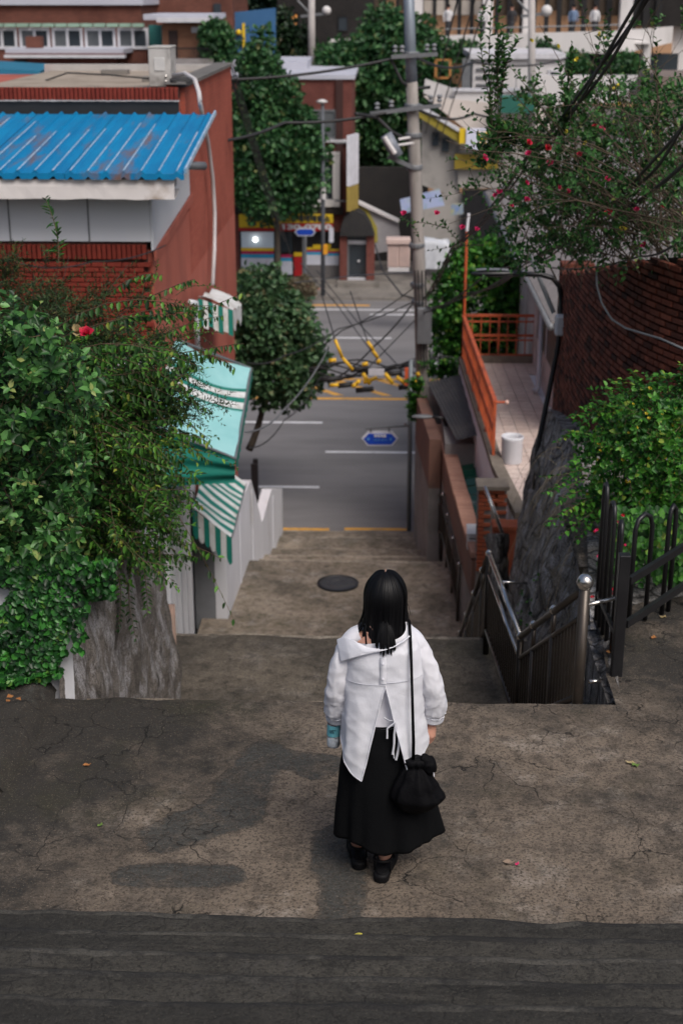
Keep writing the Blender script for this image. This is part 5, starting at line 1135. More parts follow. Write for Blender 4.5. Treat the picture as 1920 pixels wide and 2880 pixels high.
for r in range(20):
    z = zt-.04-.067*r; x = xa+.1-(.1 if r % 2 else 0)
    while x < xb+.05:
        if abs(x-(xa+xb)/2-.05) > .07 or not 3 < r < 12:
            hb_ = x < xa+.05; l_ = Vector((xa+.047 if hb_ else min(x, xb-.09), 20.49, z))-GP.location
            if ob_ is None: ob_ = MB().box(-.094, .094, -.02, .03, -.0275, .0275).build('brick', M_BRICKO, GP, local=True, bevel=.004); ob_.location = l_
            else:
                nb = copy_part(ob_, GP, l_)
                if hb_: nb.scale = (.5, 1, 1)
        x += .2
MB().box(xa-.03, xb+.03, 20.42, 20.85, zt+.002, zt+.06).build('pier_cap', M_LEDGE, GP)
q0, q1 = P(1385, 1480, Y=19.9), P(1455, 1640, Y=19.9)
thing_mesh(MB().box(q0.x, q1.x, 19.7, 20.0, q1.z-1.5, q0.z).box(q0.x-.02, q1.x+.02, 19.68, 20.02, q0.z+.001, q0.z+.07), 'brick_stub_wall', M_BRICKO, 'low stub of brick wall in front of the gate pier', 'wall', bevel=.01)
thing_mesh(MB().tube([P(1362, 1368, Y=19.6), P(1415, 1508, Y=19.3)], .028, 8), 'steel_handrail', M_CHROME, 'single sloping steel handrail in front of the brick gate pier', 'handrail', smooth=True)
thing_mesh(MB().grid(lambda a, b: P(lerp(1368, 1430, a/7)+10*nz(a*.7, b*.5, 2), lerp(1500, 1720, b/11), Y=19.2-.4*math.sin(a/7*3.1)), 8, 12), 'rubble_buttress', M_ROCKR, 'rough grey stone buttress below the brick gate pier', 'buttress', smooth=True)
MX = empty('mail_box', P(1326, 1540, Y=21.2), 'white metal mail box on the yard wall beside the lower railing', 'mail box'); c = MX.location
MB().box(c.x-.085, c.x+.085, c.y-.1, c.y+.08, c.z, c.z+.26).build('box_body', pm('box_white', (.6,.61,.64), None, 3, .4), MX, bevel=.01)
MB().slab([(c.x-.095, c.y-.12, c.z+.262), (c.x+.095, c.y-.12, c.z+.262), (c.x+.095, c.y+.09, c.z+.36), (c.x-.095, c.y+.09, c.z+.36)], (0,0,.015)).build('box_lid', pm('box_white', (.6,.61,.64)), MX, bevel=.005); MB().box(c.x-.05, c.x+.05, c.y-.104, c.y-.101, c.z+.18, c.z+.2).build('slot', M_BLACK, MX)
mb = MB(); mb.grid(lambda a, b: (lerp(wl(lerp(20.9,26.5,b/80))+.23, LEFT(lerp(20.9,26.5,b/80))-.01, a/6), lerp(20.9, 26.5, b/80), 2.95+.045*math.sin(b*.9)+.01*a), 7, 81)
thing_mesh(mb, 'green_roof_sheet', pm('green_plastic', (.015,.075,.05), (.02,.09,.06), 3, .2, .05, 10, 0, .6, dirt=(.3,.33,.3), dscale=1.6, dlo=.58, dhi=.68), 'dark green wavy plastic roof between yard wall and terrace', 'roof sheet', smooth=True)  # pale patches paint white reflections into the green
mb = MB(); mb.grid(lambda a, b: (interp(lerp(25.4, 29.6, b/9), (25.4, 29.6), (1.38, .95))+a*.016+.0, lerp(25.4, 29.6, b/9), 3.6+.02*math.sin(a*1.5)+a*.004), 44, 10)
thing_mesh(mb, 'dark_roof_sheet', pm('dark_sheet', (.045,.045,.05), (.06,.058,.06), 3, .7, .2, 20, dirt=(.1,.095,.09)), 'dark grey corrugated roof below the utility pole', 'roof sheet', smooth=True)
LW2 = empty('brown_wall', (.85, 28, 0), 'brown-topped wall of the corner shed beside the blue street sign post', 'wall')
for nm, z0, z1, m_ in (('upper_face', 2.3, 3.3, M_YARD), ('lower_face', -.05, 2.299, M_GREYR)):
    MB().slab([(.92, 26.4, z0), (.72, 29.6, z0), (.95, 29.6, z0), (1.15, 26.4, z0)], (0, 0, z1-z0)).build(nm, m_, LW2)
thing_mesh(MB().box(1.0, 2.0, 28.9, 29.6, -.05, 3.5).box(1.2, 2.2, 25.8, 28.9, -.05, 3.4), 'shed', M_GREYR, 'grey shed under the dark corrugated roof', 'shed')
# ---- lamp on the brick wall
SLs = empty('wall_lamp', P(1500, 1420, Y=17.3), 'black street lamp on a bent arm at the end of the dark brick wall', 'street lamp')
MB().tube([P(1497, 1430, Y=17.2), P(1512, 1250, Y=17.35), P(1543, 1100, Y=17.5), P(1570, 960, Y=17.6), P(1578, 850, Y=17.6), P(1572, 806, Y=17.6), P(1553, 782, Y=17.6), P(1520, 772, Y=17.6), P(1440, 770, Y=17.6)], .033, 10).build('arm', M_BLACK, SLs, smooth=True)
h0 = P(1442, 768, Y=17.6); 
mb = MB(); mb.grid(lambda a, b: h0+Vector((-.52*b/12, .075*math.cos(TAU*a/16)*math.sin(math.pi*min(1, (b+.8)/13))**.5, .045*math.sin(TAU*a/16)*math.sin(math.pi*min(1, (b+.8)/13))**.5-.01*b/12)), 16, 13, wrap=True); mb.build('lamp_head', M_BLACK, SLs, smooth=True)
mb = MB(); mb.grid(lambda a, b: h0+Vector((-.06-.40*b/10, .06*(a/6-.5)*2*math.sin(math.pi*(b+1)/12), .052-.006*abs(a-3)+.012*math.sin(math.pi*b/10))), 7, 11); mb.build('head_cover', M_GREYM, SLs, smooth=True)
MB().box(*(lambda c: (c.x-.06, c.x+.09, c.y-.1, c.y+.05, c.z-.12, c.z+.14))(P(1572, 915, Y=17.5))).build('junction_box', pm('box_white', (.6,.61,.64)), SLs, bevel=.03)
MB().box(*(lambda c: (c.x-.07, c.x+.09, c.y-.05, c.y+.1, c.z-.35, c.z+.1))(P(1500, 1400, Y=17.2))).build('pole_foot', M_GREYR, SLs, bevel=.03)
MB().tube([P(1478, 690, Y=17.9), P(1556, 880, Y=17.7)], .03, 8).build('stay', M_GREYM, SLs)
cab = [P(u, v, Y=Y) for u, v, Y in ((1697,760,13.9),(1698,800,13.8),(1712,850,13.7),(1740,895,13.5),(1780,920,13.2),(1830,935,12.9),(1880,950,12.6),(1960,985,12.2))]
cab = [Vector((p.x-.08, p.y-.05, p.z)) for p in cab]
thing_mesh(MB().tube(cab, .010, 6), 'grey_cable', M_GREYM, 'grey cable sagging across the dark brick wall', 'cable', smooth=True)

# ================================================================ right planting
g = empty('climbing_rose', (2.8, 13, 8.7), 'sprawling climbing rose with bare brown stems and pink blooms above the brick wall', 'rose')
pl = Plant(); tips = []
root = [(1900,690,12.6),(1780,700,13.2),(1680,720,14.0),(1960,640,12.2),(1600,730,15.0)]
for k in range(130):
    ru, rv, rY = random.choice(root); a = P(ru+random.gauss(0,50), rv+random.gauss(0,25), Y=rY)
    th = random.random()
    if th < .55: u1, v1 = random.uniform(1380, 1960), random.uniform(180, 640)
    elif th < .8: u1, v1 = random.uniform(1180, 1500), random.uniform(380, 700)
    else: u1, v1 = random.uniform(1500, 1940), random.uniform(60, 420)
    b = P(u1, v1, Y=rY+random.gauss(-.3, .5)); ln = (b-a).length; arch = random.uniform(.15, .55)
    d = np.array(b-a)/ln+np.array([0,0,arch]); dn = np.linalg.norm(d)
    Q = pl.shoot(a, d, ln*dn, 0, .05, .03, arch/dn, r=random.uniform(.004, .009))
    for q in range(random.randint(2, 6)):
        t = random.uniform(.3, 1); f = t*6; j = min(5, int(f)); s = Q[j]+(Q[j+1]-Q[j])*(f-j); dd = unit(Q[j+1]-Q[j])*.6+rnd()*.6
        ln2 = random.uniform(.15, .5); nl = random.choice((0, 0, 6, 9, 12)); pl.shoot(s, dd, ln2, nl, .05, .030, .15, 'spiral', r=.0028, start=.35)
        if nl: tips.append(s+dd/np.linalg.norm(dd)*ln2)
for k in range(620):   # leaf sprays through the tangle
    u1, v1 = random.uniform(1400, 1960), random.uniform(250, 720)
    if u1 < 1500 and v1 < 330: continue
    a = P(u1, v1, Y=random.uniform(12.6, 14.6)); pl.shoot(a, rnd()+np.array([-.2,-.3,.3]), random.uniform(.15,.4), random.randint(7, 13), .055, .034, .25, 'spiral', r=.003)
for u0, v0, u1, v1 in ((1400,430,1395,-20),(1395,300,1440,20),(1500,420,1420,360),(1500,520,1560,250),(1570,420,1590,200),(1600,380,1580,150),(1700,300,1690,-10),(1720,520,1750,260),(1850,420,1880,160),(1640,560,1660,380),(1900,380,1930,220),(1470,380,1340,470),(1420,330,1300,430)):
    a, b = P(u0, v0, Y=13.0), P(u1, v1, Y=12.8)
    for q in range(5 if u0 < 1460 else 3):
        pl.shoot(a+Vector(rnd()*.04), np.array(b-a)+rnd()*.10, (b-a).length*random.uniform(.7, 1.05), 30, .066, .038, .05, 'spiral', r=.006, spread=.9)
for k in range(170):   # dead twiggy mass at the foot
    a = P(random.uniform(1560, 1960), random.uniform(520, 730), Y=random.uniform(12.6, 14.3)); pl.shoot(a, rnd()+np.array([-.5,-.2,-.1]), random.uniform(.15,.5), 0, .03, .02, .2, r=.003)
pl.build(g, ML_ROSE, M_DRY)
for u, v in ((1485,402),(1487,432),(1360,446),(1404,540),(1478,515),(1480,563),(1436,578),(1393,550),(1300,640),(1340,645),(1228,600),(1136,600),(1596,540),(1570,530),(1540,418),(1628,436),(1672,360),(1690,365),(1790,590),(1706,505),(1860,580),(1710,600),(1546,460),(1810,690)):
    blossom('bloom', P(u, v, Y=12.7), random.uniform(.022, .036), random.choice((M_PINK, M_PINK, M_RED)), g, (random.gauss(0,.4), -.8, .5))
blossom('bloom', P(1750, 648, Y=12.6), .035, M_YELP, g); 
for k in range(12): blossom('yellow_leaf', P(random.uniform(1480, 1900), random.uniform(30, 420), Y=12.8), .03, M_YELP, g, rnd(), n=4)
pl = Plant()
for u0, v0, u1, v1 in ((1250,640,1120,610),(1360,690,1200,690),(1300,690,1240,610),(1180,680,1130,600)):
    a, b = P(u0, v0, Y=13.5), P(u1, v1, Y=13.5); pl.shoot(a, np.array(b-a), (b-a).length, 14, .05, .032, .1, 'spiral', r=.004)
pl.build(g, ML_ROSE, M_DRY, 'trailing_leaves', 'trailing_stems')
# shrub with yellow flowers
g = empty('flowering_shrub', P(1820, 1480, Z=7.5), 'bright green shrub with small yellow flowers against the dark brick wall', 'shrub'); pl = Plant(); fl = []
for k in range(44):
    an = random.uniform(2.2, 5.6); p = P(1860+190*math.cos(an), 1310+200*math.sin(an), Y=10.2); pl.shoot(p, (math.cos(an)*.8, -.4, -math.sin(an)*.7+.3), random.uniform(.25,.5), 16, .05, .03, .35, 'pairs', r=.003)
for k in range(430):
    u = random.uniform(1650, 1990); v = random.uniform(1085, 1560); e = ((u-1860)/215)**2+((v-1310)/235)**2
    if e > 1.05: continue
    Y = 10.7-.9*math.sqrt(max(0, 1-e))+random.uniform(0, .3); p = P(u, v, Y=Y); pl.shoot(p, np.array([random.gauss(-.3,.5), random.gauss(-.7,.3), random.gauss(.25,.5)]), random.uniform(.12,.3), random.randint(9,14), random.uniform(.035,.062), random.uniform(.022,.036), .25, 'spiral', r=.003)
    if random.random() < .26: fl.append(p)
for k in range(70): pl.clump(P(random.uniform(1700, 1960), random.uniform(1150, 1520), Y=random.uniform(10.6, 11.2)), .25, 60, .05, .03)
for k in range(900):   # ivy-like leaves through the fence
    p = P(random.uniform(1690, 1950), random.uniform(1420, 1640), Y=random.uniform(9.3, 9.9)); pl.leaf(np.array(p), np.array([random.gauss(0,.5),-.4,-.7]), np.array([random.gauss(0,.3),-1,.5]), .05, .045)
pl.build(g, ML_SHRUB, M_TWIG)
for p in fl: blossom('flower', p+Vector((-.02,-.09,.03)), random.uniform(.010,.02), M_YELP, g, (random.gauss(0,.4),-.8,.5), n=6)
for k in range(30): blossom('red_leaf', P(random.uniform(1665, 1760), random.uniform(1440, 1720), Y=9.3), .02, M_RED if k % 2 else M_PINK, g, rnd()+np.array([0,-1,.3]), n=4)
# dry grass hanging down the rock
g = empty('dry_grass', P(1620, 1300, Y=12.3), 'long dry grass hanging down the grey rock face below the brick wall', 'grass'); g['kind'] = 'stuff'; pl = Plant()
for k in range(150):
    Y = random.uniform(10.2, 14.2); xt = interp(Y, (8, 9.2, 12, 19.5), (1.5, 1.62, 1.9, 2.3)); zt = interp(Y, (8, 9.5, 12, 17), (7.28, 7.42, 7.35, 6.5))
    a = Vector((xt+random.uniform(-.25, .15), Y, zt+random.uniform(-.5, .1))); d = np.array([random.gauss(-.55,.2), random.gauss(-.2,.25), random.uniform(.2,.6)])
    pl.shoot(a, d, random.uniform(.3, .7), 0, .03, .01, random.uniform(1.3, 2.2), r=.002)
pl.build(g, ML_GRASS, pm('dry_blade', (.30,.25,.17), (.2,.16,.10), 5, .9), 'blades', 'blades')
g = empty('wall_creeper', P(1500, 1500, Y=14), 'sparse green creeper sprigs on the grey rock face', 'creeper'); pl = Plant()
for k in range(26):
    Y = random.uniform(9.5, 16); p = Vector((interp(Y, (8,13,19), (1.42,1.55,1.8))+.12, Y, interp(Y, (8,12,19), (7.1,6.6,4.0))-random.random()*1.0)); pl.shoot(p, (-.6, -.4, .2), .2, 9, .04, .026, .3, 'spiral', r=.002)
pl.build(g, ML_SHRUB, M_TWIG)
# ================================================================ across the road
M_BRK1 = brickmat('maroon_brick', (.17,.055,.045), (.20,.068,.055), (.13,.055,.048)); M_BRK1Y = brickmat('maroon_brick_side', (.17,.055,.045), (.20,.068,.055), (.13,.055,.048), axis='y')
M_BRK2 = brickmat('far_brown_brick', (.15,.058,.042), (.19,.072,.05), (.12,.06,.05)); M_BRK3 = brickmat('far_orange_brick', (.30,.14,.085), (.34,.17,.10), (.22,.13,.09)); M_BRKD = brickmat('dark_slate_brick', (.022,.02,.02), (.03,.027,.026), (.016,.015,.015))
M_FGL = glassmat('far_glass', (.035,.045,.055), .12); M_FGL2 = pm('curtained_glass', (.14,.15,.16), (.07,.08,.09), .9, .15); M_FRAME = pm('far_white_frame', (.62,.62,.66), None, 3, .6); M_ROOFW = pm('roof_pale', (.48,.49,.56), (.42,.43,.5), .8, .7); M_CONCW = pm('white_concrete', (.66,.64,.64), (.58,.56,.56), .5, .75, 0, None, dirt=(.42,.41,.4), dscale=.5, dlo=.52, dhi=.8, stretch=(1,1,.3))
M_WARM = emit('lit_interior', (.40,.23,.13), .12); M_WARM2 = emit('lit_window_orange', (.8,.32,.08), .5); M_BULB = emit('shop_bulb', (1,.97,.9), 6); M_SHOPIN = emit('lit_shop', (.30,.36,.42), .18)
M_YEL = pm('sign_yellow', (.72,.50,.02), (.66,.45,.02), 2, .5); M_REDS = pm('sign_red', (.45,.015,.02), None, 2, .5); M_SBLUE = pm('poster_blue', (.03,.35,.6), None, 2, .5); M_SWHITE = pm('poster_white', (.62,.64,.72), (.55,.57,.66), 3, .5, dirt=(.5,.25,.3), dscale=1.4, dlo=.62, dhi=.7); M_MAG = pm('poster_magenta', (.45,.02,.09), None, 2, .5)
def R4(u0, u1, v0, v1, Y): a, b = P(u0, v0, Y=Y), P(u1, v1, Y=Y); return a.x, b.x, b.z, a.z    # x0 x1 z0 z1
def slabpix(T, name, mat, u0, u1, v0, v1, Y, d=.1, parent=None, bevel=0):
    x0, x1, z0, z1 = R4(u0, u1, v0, v1, Y); return MB().box(x0, x1, Y, Y+d, z0, z1).build(name, mat, parent or T, bevel=bevel)
def window(T, u0, u1, v0, v1, Y, n=2, glass=None, fr=.07, frame=None, name='window'):
    x0, x1, z0, z1 = R4(u0, u1, v0, v1, Y); mb = MB(); d = .08
    mb.box(x0, x1, Y-d, Y, z1-fr, z1); mb.box(x0, x1, Y-d, Y, z0, z0+fr)
    for k in range(n+1): x = lerp(x0+fr/2, x1-fr/2, k/n); mb.box(x-fr/2, x+fr/2, Y-d+.002, Y, z0+fr, z1-fr)
    o = mb.build(name, frame or M_FRAME, T)
    for k in range(n):
        xa, xb = lerp(x0+fr/2, x1-fr/2, k/n)+fr/2, lerp(x0+fr/2, x1-fr/2, (k+1)/n)-fr/2; g_ = glass[k % len(glass)] if isinstance(glass, (list, tuple)) else (glass or M_FGL)
        MB().box(xa, xb, Y-.04, Y-.02, z0+fr, z1-fr).build('pane', g_, o)
    return o
# ---- maroon shop building
Y0 = 59.2; SB = empty('shop_building', (-5, 64, 0), 'three-storey maroon brick shop building across the road with yellow and red sign', 'building')
x0, x1, _, zt = R4(480, 988, 222, 800, Y0)
MB().box(x0, x1, Y0, 69, -.05, zt).build('wall', M_BRK1, SB)
MB().box(x0-.1, x1+.12, Y0-.12, 69.1, zt+.002, zt+.16).build('roof', M_ROOFW, SB); MB().box(x0, x1-2.0, Y0+4, 68.5, zt+.163, zt+.5).build('roof_ridge', M_ROOFW, SB)
slabpix(SB, 'pilaster', pm('dark_maroon', (.05,.02,.018), None, 3, .8), 944, 964, 225, 600, Y0-.15, .148)
window(SB, 870, 946, 308, 392, Y0, 2, [M_FGL2, M_FGL2], .08, M_GREYM); slabpix(SB, 'sill', M_FRAME, 840, 990, 393, 400, Y0-.2, .19)
slabpix(SB, 'window', M_FGL, 700, 940, 440, 572, Y0-.06, .05); 
fr_ = slabpix(SB, 'window_surround', M_CONCW, 690, 955, 562, 582, Y0-.3, .28); slabpix(SB, 'window_surround', M_CONCW, 935, 955, 440, 561, Y0-.3, .28); slabpix(SB, 'window_surround', M_CONCW, 880, 955, 428, 439, Y0-.3, .28)
slabpix(SB, 'mullion', M_GREYM, 915, 922, 440, 560, Y0-.12, .05)
slabpix(SB, 'fascia', pm('dark_fascia', (.02,.016,.016), None, 2, .8), 560, 965, 583, 604, Y0-.25, .24)  # fascia strip in one near-black colour
sg = slabpix(SB, 'sign_board', M_YEL, 672, 790, 604, 640, Y0-.5, .4); slabpix(SB, 'sign_strip', M_REDS, 672, 790, 641, 650, Y0-.5, .4, sg)
sg2 = slabpix(SB, 'sign_board', M_YEL, 788, 936, 604, 627, Y0-.52, .4); st_ = slabpix(SB, 'sign_strip', M_REDS, 788, 936, 628, 650, Y0-.52, .4, sg2)
def signtext(txt, u0, u1, v0, v1, Y, mat, T, bold=.012):
    a, b = P(u0, v0, Y=Y), P(u1, v1, Y=Y); h = abs(a.z-b.z); o = text_mesh(txt, h*1.1, mat, T, ((a.x+b.x)/2, Y, (a.z+b.z)/2), bold=bold, depth=.01)
    w_ = max(o.dimensions.x, .01); o.scale = (abs(b.x-a.x)/w_, 1, 1)
signtext('상장', 690, 760, 607, 638, Y0-.515, M_INK, sg, .02); signtext('연중매매매물소', 798, 928, 607, 625, Y0-.535, M_INK, sg2); signtext('130-0700', 790, 930, 630, 648, Y0-.535, M_FRAME, sg2, .015)
# shop front
slabpix(SB, 'shop_recess', M_BLACK, 672, 958, 651, 798, Y0-.03, .02)
def posterwin(u0, u1, v0, v1, yel=True, glass=M_SHOPIN):
    o = slabpix(SB, 'shop_window', glass, u0, u1, 652, v0, Y0-.1, .04)
    if yel: slabpix(SB, 'poster_band', M_YEL, u0, u1, v0, v0+(v1-v0)*.13, Y0-.1, .05, o); 
    slabpix(SB, 'poster_band', M_MAG, u0, u1, v0+(v1-v0)*.13, v0+(v1-v0)*.26, Y0-.1, .05, o); slabpix(SB, 'poster_band', M_SBLUE, u0, u1, v0+(v1-v0)*.26, v0+(v1-v0)*.42, Y0-.1, .05, o); slabpix(SB, 'poster_band', M_SWHITE, u0, u1, v0+(v1-v0)*.42, v1, Y0-.1, .05, o)
    return o
posterwin(678, 770, 697, 765); posterwin(786, 822, 708, 772, False, M_FGL); posterwin(857, 902, 696, 745, True, M_BLACK); posterwin(910, 953, 700, 746, True, M_BLACK)
slabpix(SB, 'stall_riser', pm('grey_tile', (.16,.15,.15), None, 3, .6), 857, 955, 746, 780, Y0-.11, .06); slabpix(SB, 'door', M_REDS, 826, 850, 722, 776, Y0-.12, .05); slabpix(SB, 'door_band', M_YEL, 826, 850, 710, 721, Y0-.12, .05); slabpix(SB, 'door_frame', M_GREYM, 849, 857, 655, 782, Y0-.14, .07)
slabpix(SB, 'banner', M_SWHITE, 925, 938, 640, 682, Y0-.7, .02); MB().sphere(P(718, 674, Y=Y0-.25), .09, 8).build('bulb', M_BULB, SB, smooth=True)
slabpix(SB, 'poster', M_YEL, 880, 904, 688, 700, Y0-.13, .02); slabpix(SB, 'poster', M_YEL, 912, 930, 686, 700, Y0-.13, .02)
MB().box(x0, x1, Y0-.6, Y0-.15, .13, .3).build('step', M_PAVE, SB)
# projecting vertical sign
VS = empty('vertical_sign', P(992, 590, Y=58.3), 'tall white projecting sign with yellow foot on the corner of the maroon building', 'sign')
a, b = P(973, 400, Y=58.2), P(1008, 375, Y=58.9); xl, xr = P(975, 500, Y=58.2).x, P(1008, 500, Y=58.9).x; zt_, zb_ = P(990, 378, Y=58.5).z, P(990, 590, Y=58.5).z
MB().slab([(xl, 58.0, zb_+1.0), (xl+.12, 58.0, zb_+1.0), (xr, 59.0, zb_+1.0), (xr-.12, 59.0, zb_+1.0)], (0,0,zt_-zb_-1.0)).build('panel', pm('sign_white', (.7,.71,.78), None, 3, .5), VS); MB().slab([(xl, 58.0, zb_), (xl+.12, 58.0, zb_), (xr, 59.0, zb_), (xr-.12, 59.0, zb_)], (0,0,.98)).build('panel_foot', pm('dull_ochre', (.34,.25,.06)), VS)
for dz in (.3, 2.6): MB().box(xl-.5, xl, 58.6, 58.66, zb_+dz, zb_+dz+.06).build('bracket', M_GREYM, VS)
# arched entrance
AE = empty('arched_entrance', P(1000, 795, Y=58.6), 'brick entrance porch with dark humped hood and glass door beside the shop', 'porch')
x0, x1, z0, z1 = R4(955, 1052, 664, 800, 58.4); x2, x3 = P(975, 700, Y=58.4).x, P(1030, 700, Y=58.4).x
MB().box(x0, x2, 58.4, 59.4, 0, z1).build('pier', M_BRK1, AE); MB().box(x3, x1, 58.4, 59.4, 0, z1).build('pier', M_BRK1, AE)
hp = [(955,664),(958,640),(968,612),(985,596),(1005,594),(1025,606),(1042,634),(1052,664)]
mb = MB(); mb.slab([Vector((P(u, v, Y=58.2).x, 58.2, P(u, v, Y=58.2).z)) for u, v in hp], (0, 1.1, 0)); mb.build('hood', pm('hood_black', (.018,.018,.02), (.03,.028,.028), 3, .75), AE)
MB().box(x2, x3, 58.75, 58.8, .3, z1-.002).build('door_glass', M_FGL, AE); slabpix(AE, 'door_head', M_FRAME, 977, 1029, 676, 687, 58.6, .1); slabpix(AE, 'door_sill', M_FRAME, 977, 1029, 781, 790, 58.5, .1); slabpix(AE, 'door_jamb', M_GREYM, 976, 981, 688, 781, 58.6, .1)
MB().sphere(P(1008, 735, Y=58.7), .06, 8).build('door_handle', M_FRAME, AE); MB().box(x0-.1, x1+.2, 57.8, 58.39, .1, .32).build('step', M_PAVE, AE)
# sloping side wall with yellow paint, alley
AL = empty('sloping_wall', P(1060, 680, Y=62), 'grey wall with yellow band sloping down behind the entrance porch', 'wall')
mb = MB(); pts = [(1005,570),(1118,625),(1130,700),(1010,720)]; mb.slab([Vector((P(u, v, Y=61.0).x, 61.0, P(u, v, Y=61.0).z)) for u, v in pts], (0, .4, 0)); mb.build('wall_face', pm('pale_wall', (.36,.35,.37), None, 2, .85), AL)
mb = MB(); pts = [(1005,572),(1030,584),(1060,640),(1062,680),(1040,690),(1010,610)]; mb.slab([Vector((P(u, v, Y=60.9).x, 60.95, P(u, v, Y=60.9).z)) for u, v in pts], (0, .04, 0)); mb.build('yellow_band', pm('dull_yellow', (.38,.33,.06), None, 2, .8), AL)
mb = MB(); pts = [(1003,566),(1122,622),(1122,628),(1003,573)]; mb.slab([Vector((P(u, v, Y=60.8).x, 60.8, P(u, v, Y=60.8).z)) for u, v in pts], (0, .7, 0)); mb.build('coping', M_CONCW, AL)
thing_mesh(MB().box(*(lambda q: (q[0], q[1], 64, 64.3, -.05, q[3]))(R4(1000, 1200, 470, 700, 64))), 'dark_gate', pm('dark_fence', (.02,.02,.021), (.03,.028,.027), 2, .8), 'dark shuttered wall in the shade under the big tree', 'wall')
# pale pink gate panels and white bags by the pole
pb = empty('pink_cabinet', P(1125, 762, Y=50), 'pale pink ribbed cabinet standing beside the utility pole', 'cabinet')
for k, (ua, ub) in enumerate(((1089, 1120), (1121, 1152))): 
    o = slabpix(pb, 'door_panel', pm('pale_pink', (.62,.47,.42), (.55,.42,.38), 4, .6), ua, ub, 690, 752, 50, .4, bevel=.03)
    for q in range(4): slabpix(pb, 'rib', pm('pale_pink', (.62,.47,.42)), lerp(ua+3, ub-6, q/3), lerp(ua+3, ub-6, q/3)+3, 696, 748, 49.96, .039, o)
slabpix(pb, 'top', pm('pale_pink', (.62,.47,.42)), 1085, 1154, 672, 689, 49.9, .6, bevel=.04); slabpix(pb, 'base', M_CONCW, 1091, 1150, 753, 764, 49.95, .5)
def drape(a, b):
    c_ = P(1218, 752, Y=50); th = TAU*a/40; t = b/14; sx, sy = math.cos(th), math.sin(th); k_ = 1/max(abs(sx), abs(sy))**.75
    r_ = (min(1, t/.45)) + .10*max(0, t-.45)*(1+.9*math.sin(a*1.7)+.6*math.sin(a*2.9)); z = 1.0-.06*t if t < .45 else lerp(.97, .03, (t-.45)/.55)
    return c_+Vector((.62*sx*k_*r_*.9, .5*sy*k_*r_*.9, z+.10*nz(sx*2*r_, sy*2*r_, 1)*(t < .6)-.25*max(0, sx)*(t < .5)*r_))
wb = MB(); wb.grid(drape, 40, 15, wrap=True)
thing_mesh(wb, 'sheeted_stack', pm('white_sheet', (.6,.62,.66), (.45,.47,.5), 3, .7, .3, 4), 'low stack draped with white sheeting right of the utility pole', 'sheeting', smooth=True)
# ---- far left brown brick apartment house
FB = empty('brick_apartments', (-14, 70, 0), 'brown brick apartment house with a long white-framed window row at top left', 'building')
x0, x1, _, _ = R4(-260, 412, 0, 100, 66); MB().box(x0-6, x1, 66, 78, -.05, 9.5).build('lower_wall', M_BRK2, FB); x0b, x1b, zb_, zt_ = R4(-260, 398, 14, 64, 67.4); MB().box(x0-6, x1b, 67.4, 78, 9.5, zt_).build('upper_wall', M_BRK2, FB)
MB().box(x0-6, x1b+.15, 67.2, 78, zt_+.002, zt_+.35).build('upper_coping', M_ROOFW, FB)
for k in range(6): window(FB, -130+k*92, -130+k*92+90, 78, 138, 66, 2, [M_FGL2, M_FGL, M_FGL2, M_FGL2], .12)
for k in range(13): slabpix(FB, 'canopy_panel', pm('pale_green_panel', (.28,.42,.33), None, 2, .6), -60+k*36, -60+k*36+31, 66, 76, 65.6, .38)
slabpix(FB, 'teal_panel', pm('teal_wall', (.03,.16,.15), None, 2, .7), 418, 455, 70, 135, 66.2, .3)
o = slabpix(FB, 'porch_roof', M_ROOFW, 15, 348, 138, 152, 63.6, 3); slabpix(FB, 'porch_fascia', M_FRAME, 12, 352, 154, 163, 63.4, .3); slabpix(FB, 'porch_edge', pm('maroon_trim', (.12,.03,.025), None, 2, .7), 14, 350, 150, 154, 63.45, .3)
slabpix(FB, 'chimney', M_BRK2, 72, 116, 103, 135, 64.5, .6); slabpix(FB, 'porch_wall', M_BRK1, 80, 330, 165, 225, 64.6, .5); slabpix(FB, 'porch_window', M_FGL, 40, 76, 168, 200, 64.5, .1)
# next block higher up left
HB = empty('pale_block', (-8, 88, 0), 'pale grey block rising behind the brick apartments', 'building'); x0, x1, z0, z1 = R4(400, 530, -60, 45, 84); MB().box(x0, x1, 84, 90, -.05, z1).build('wall', pm('pale_grey', (.42,.43,.5), None, 1, .8), HB); window(HB, 400, 520, -10, 12, 84, 5, M_FGL, .12)
# brick hut with door
BT = empty('brick_hut', (-7, 63, 0), 'small orange brick hut with white flat roof and brown door at the top', 'hut')
x0, x1, z0, z1 = R4(455, 590, 66, 172, 62); MB().box(x0, x1, 62, 66, -.05, z1).build('wall', M_BRK3, BT); slabpix(BT, 'roof', M_ROOFW, 403, 602, 40, 56, 61.6, 4.6); slabpix(BT, 'roof_edge', M_FRAME, 440, 602, 50, 63, 61.3, .28)
slabpix(BT, 'door', pm('brown_door', (.045,.025,.022), None, 3, .6), 474, 502, 86, 165, 61.93, .06); slabpix(BT, 'vent_window', M_FRAME, 538, 560, 76, 92, 61.92, .07)
fe = empty('hut_fence', P(520, 165, Y=60.5), 'dark picket railing in front of the orange brick hut', 'fence')
for k in range(22): slabpix(fe, 'picket', M_BLACK, 425+k*8, 428+k*8, 136, 165, 60.5, .05)
slabpix(fe, 'rail', M_BLACK, 422, 598, 134, 138, 60.5, .05); slabpix(fe, 'base_wall', M_GREYR, 422, 600, 165, 200, 60.4, .3)
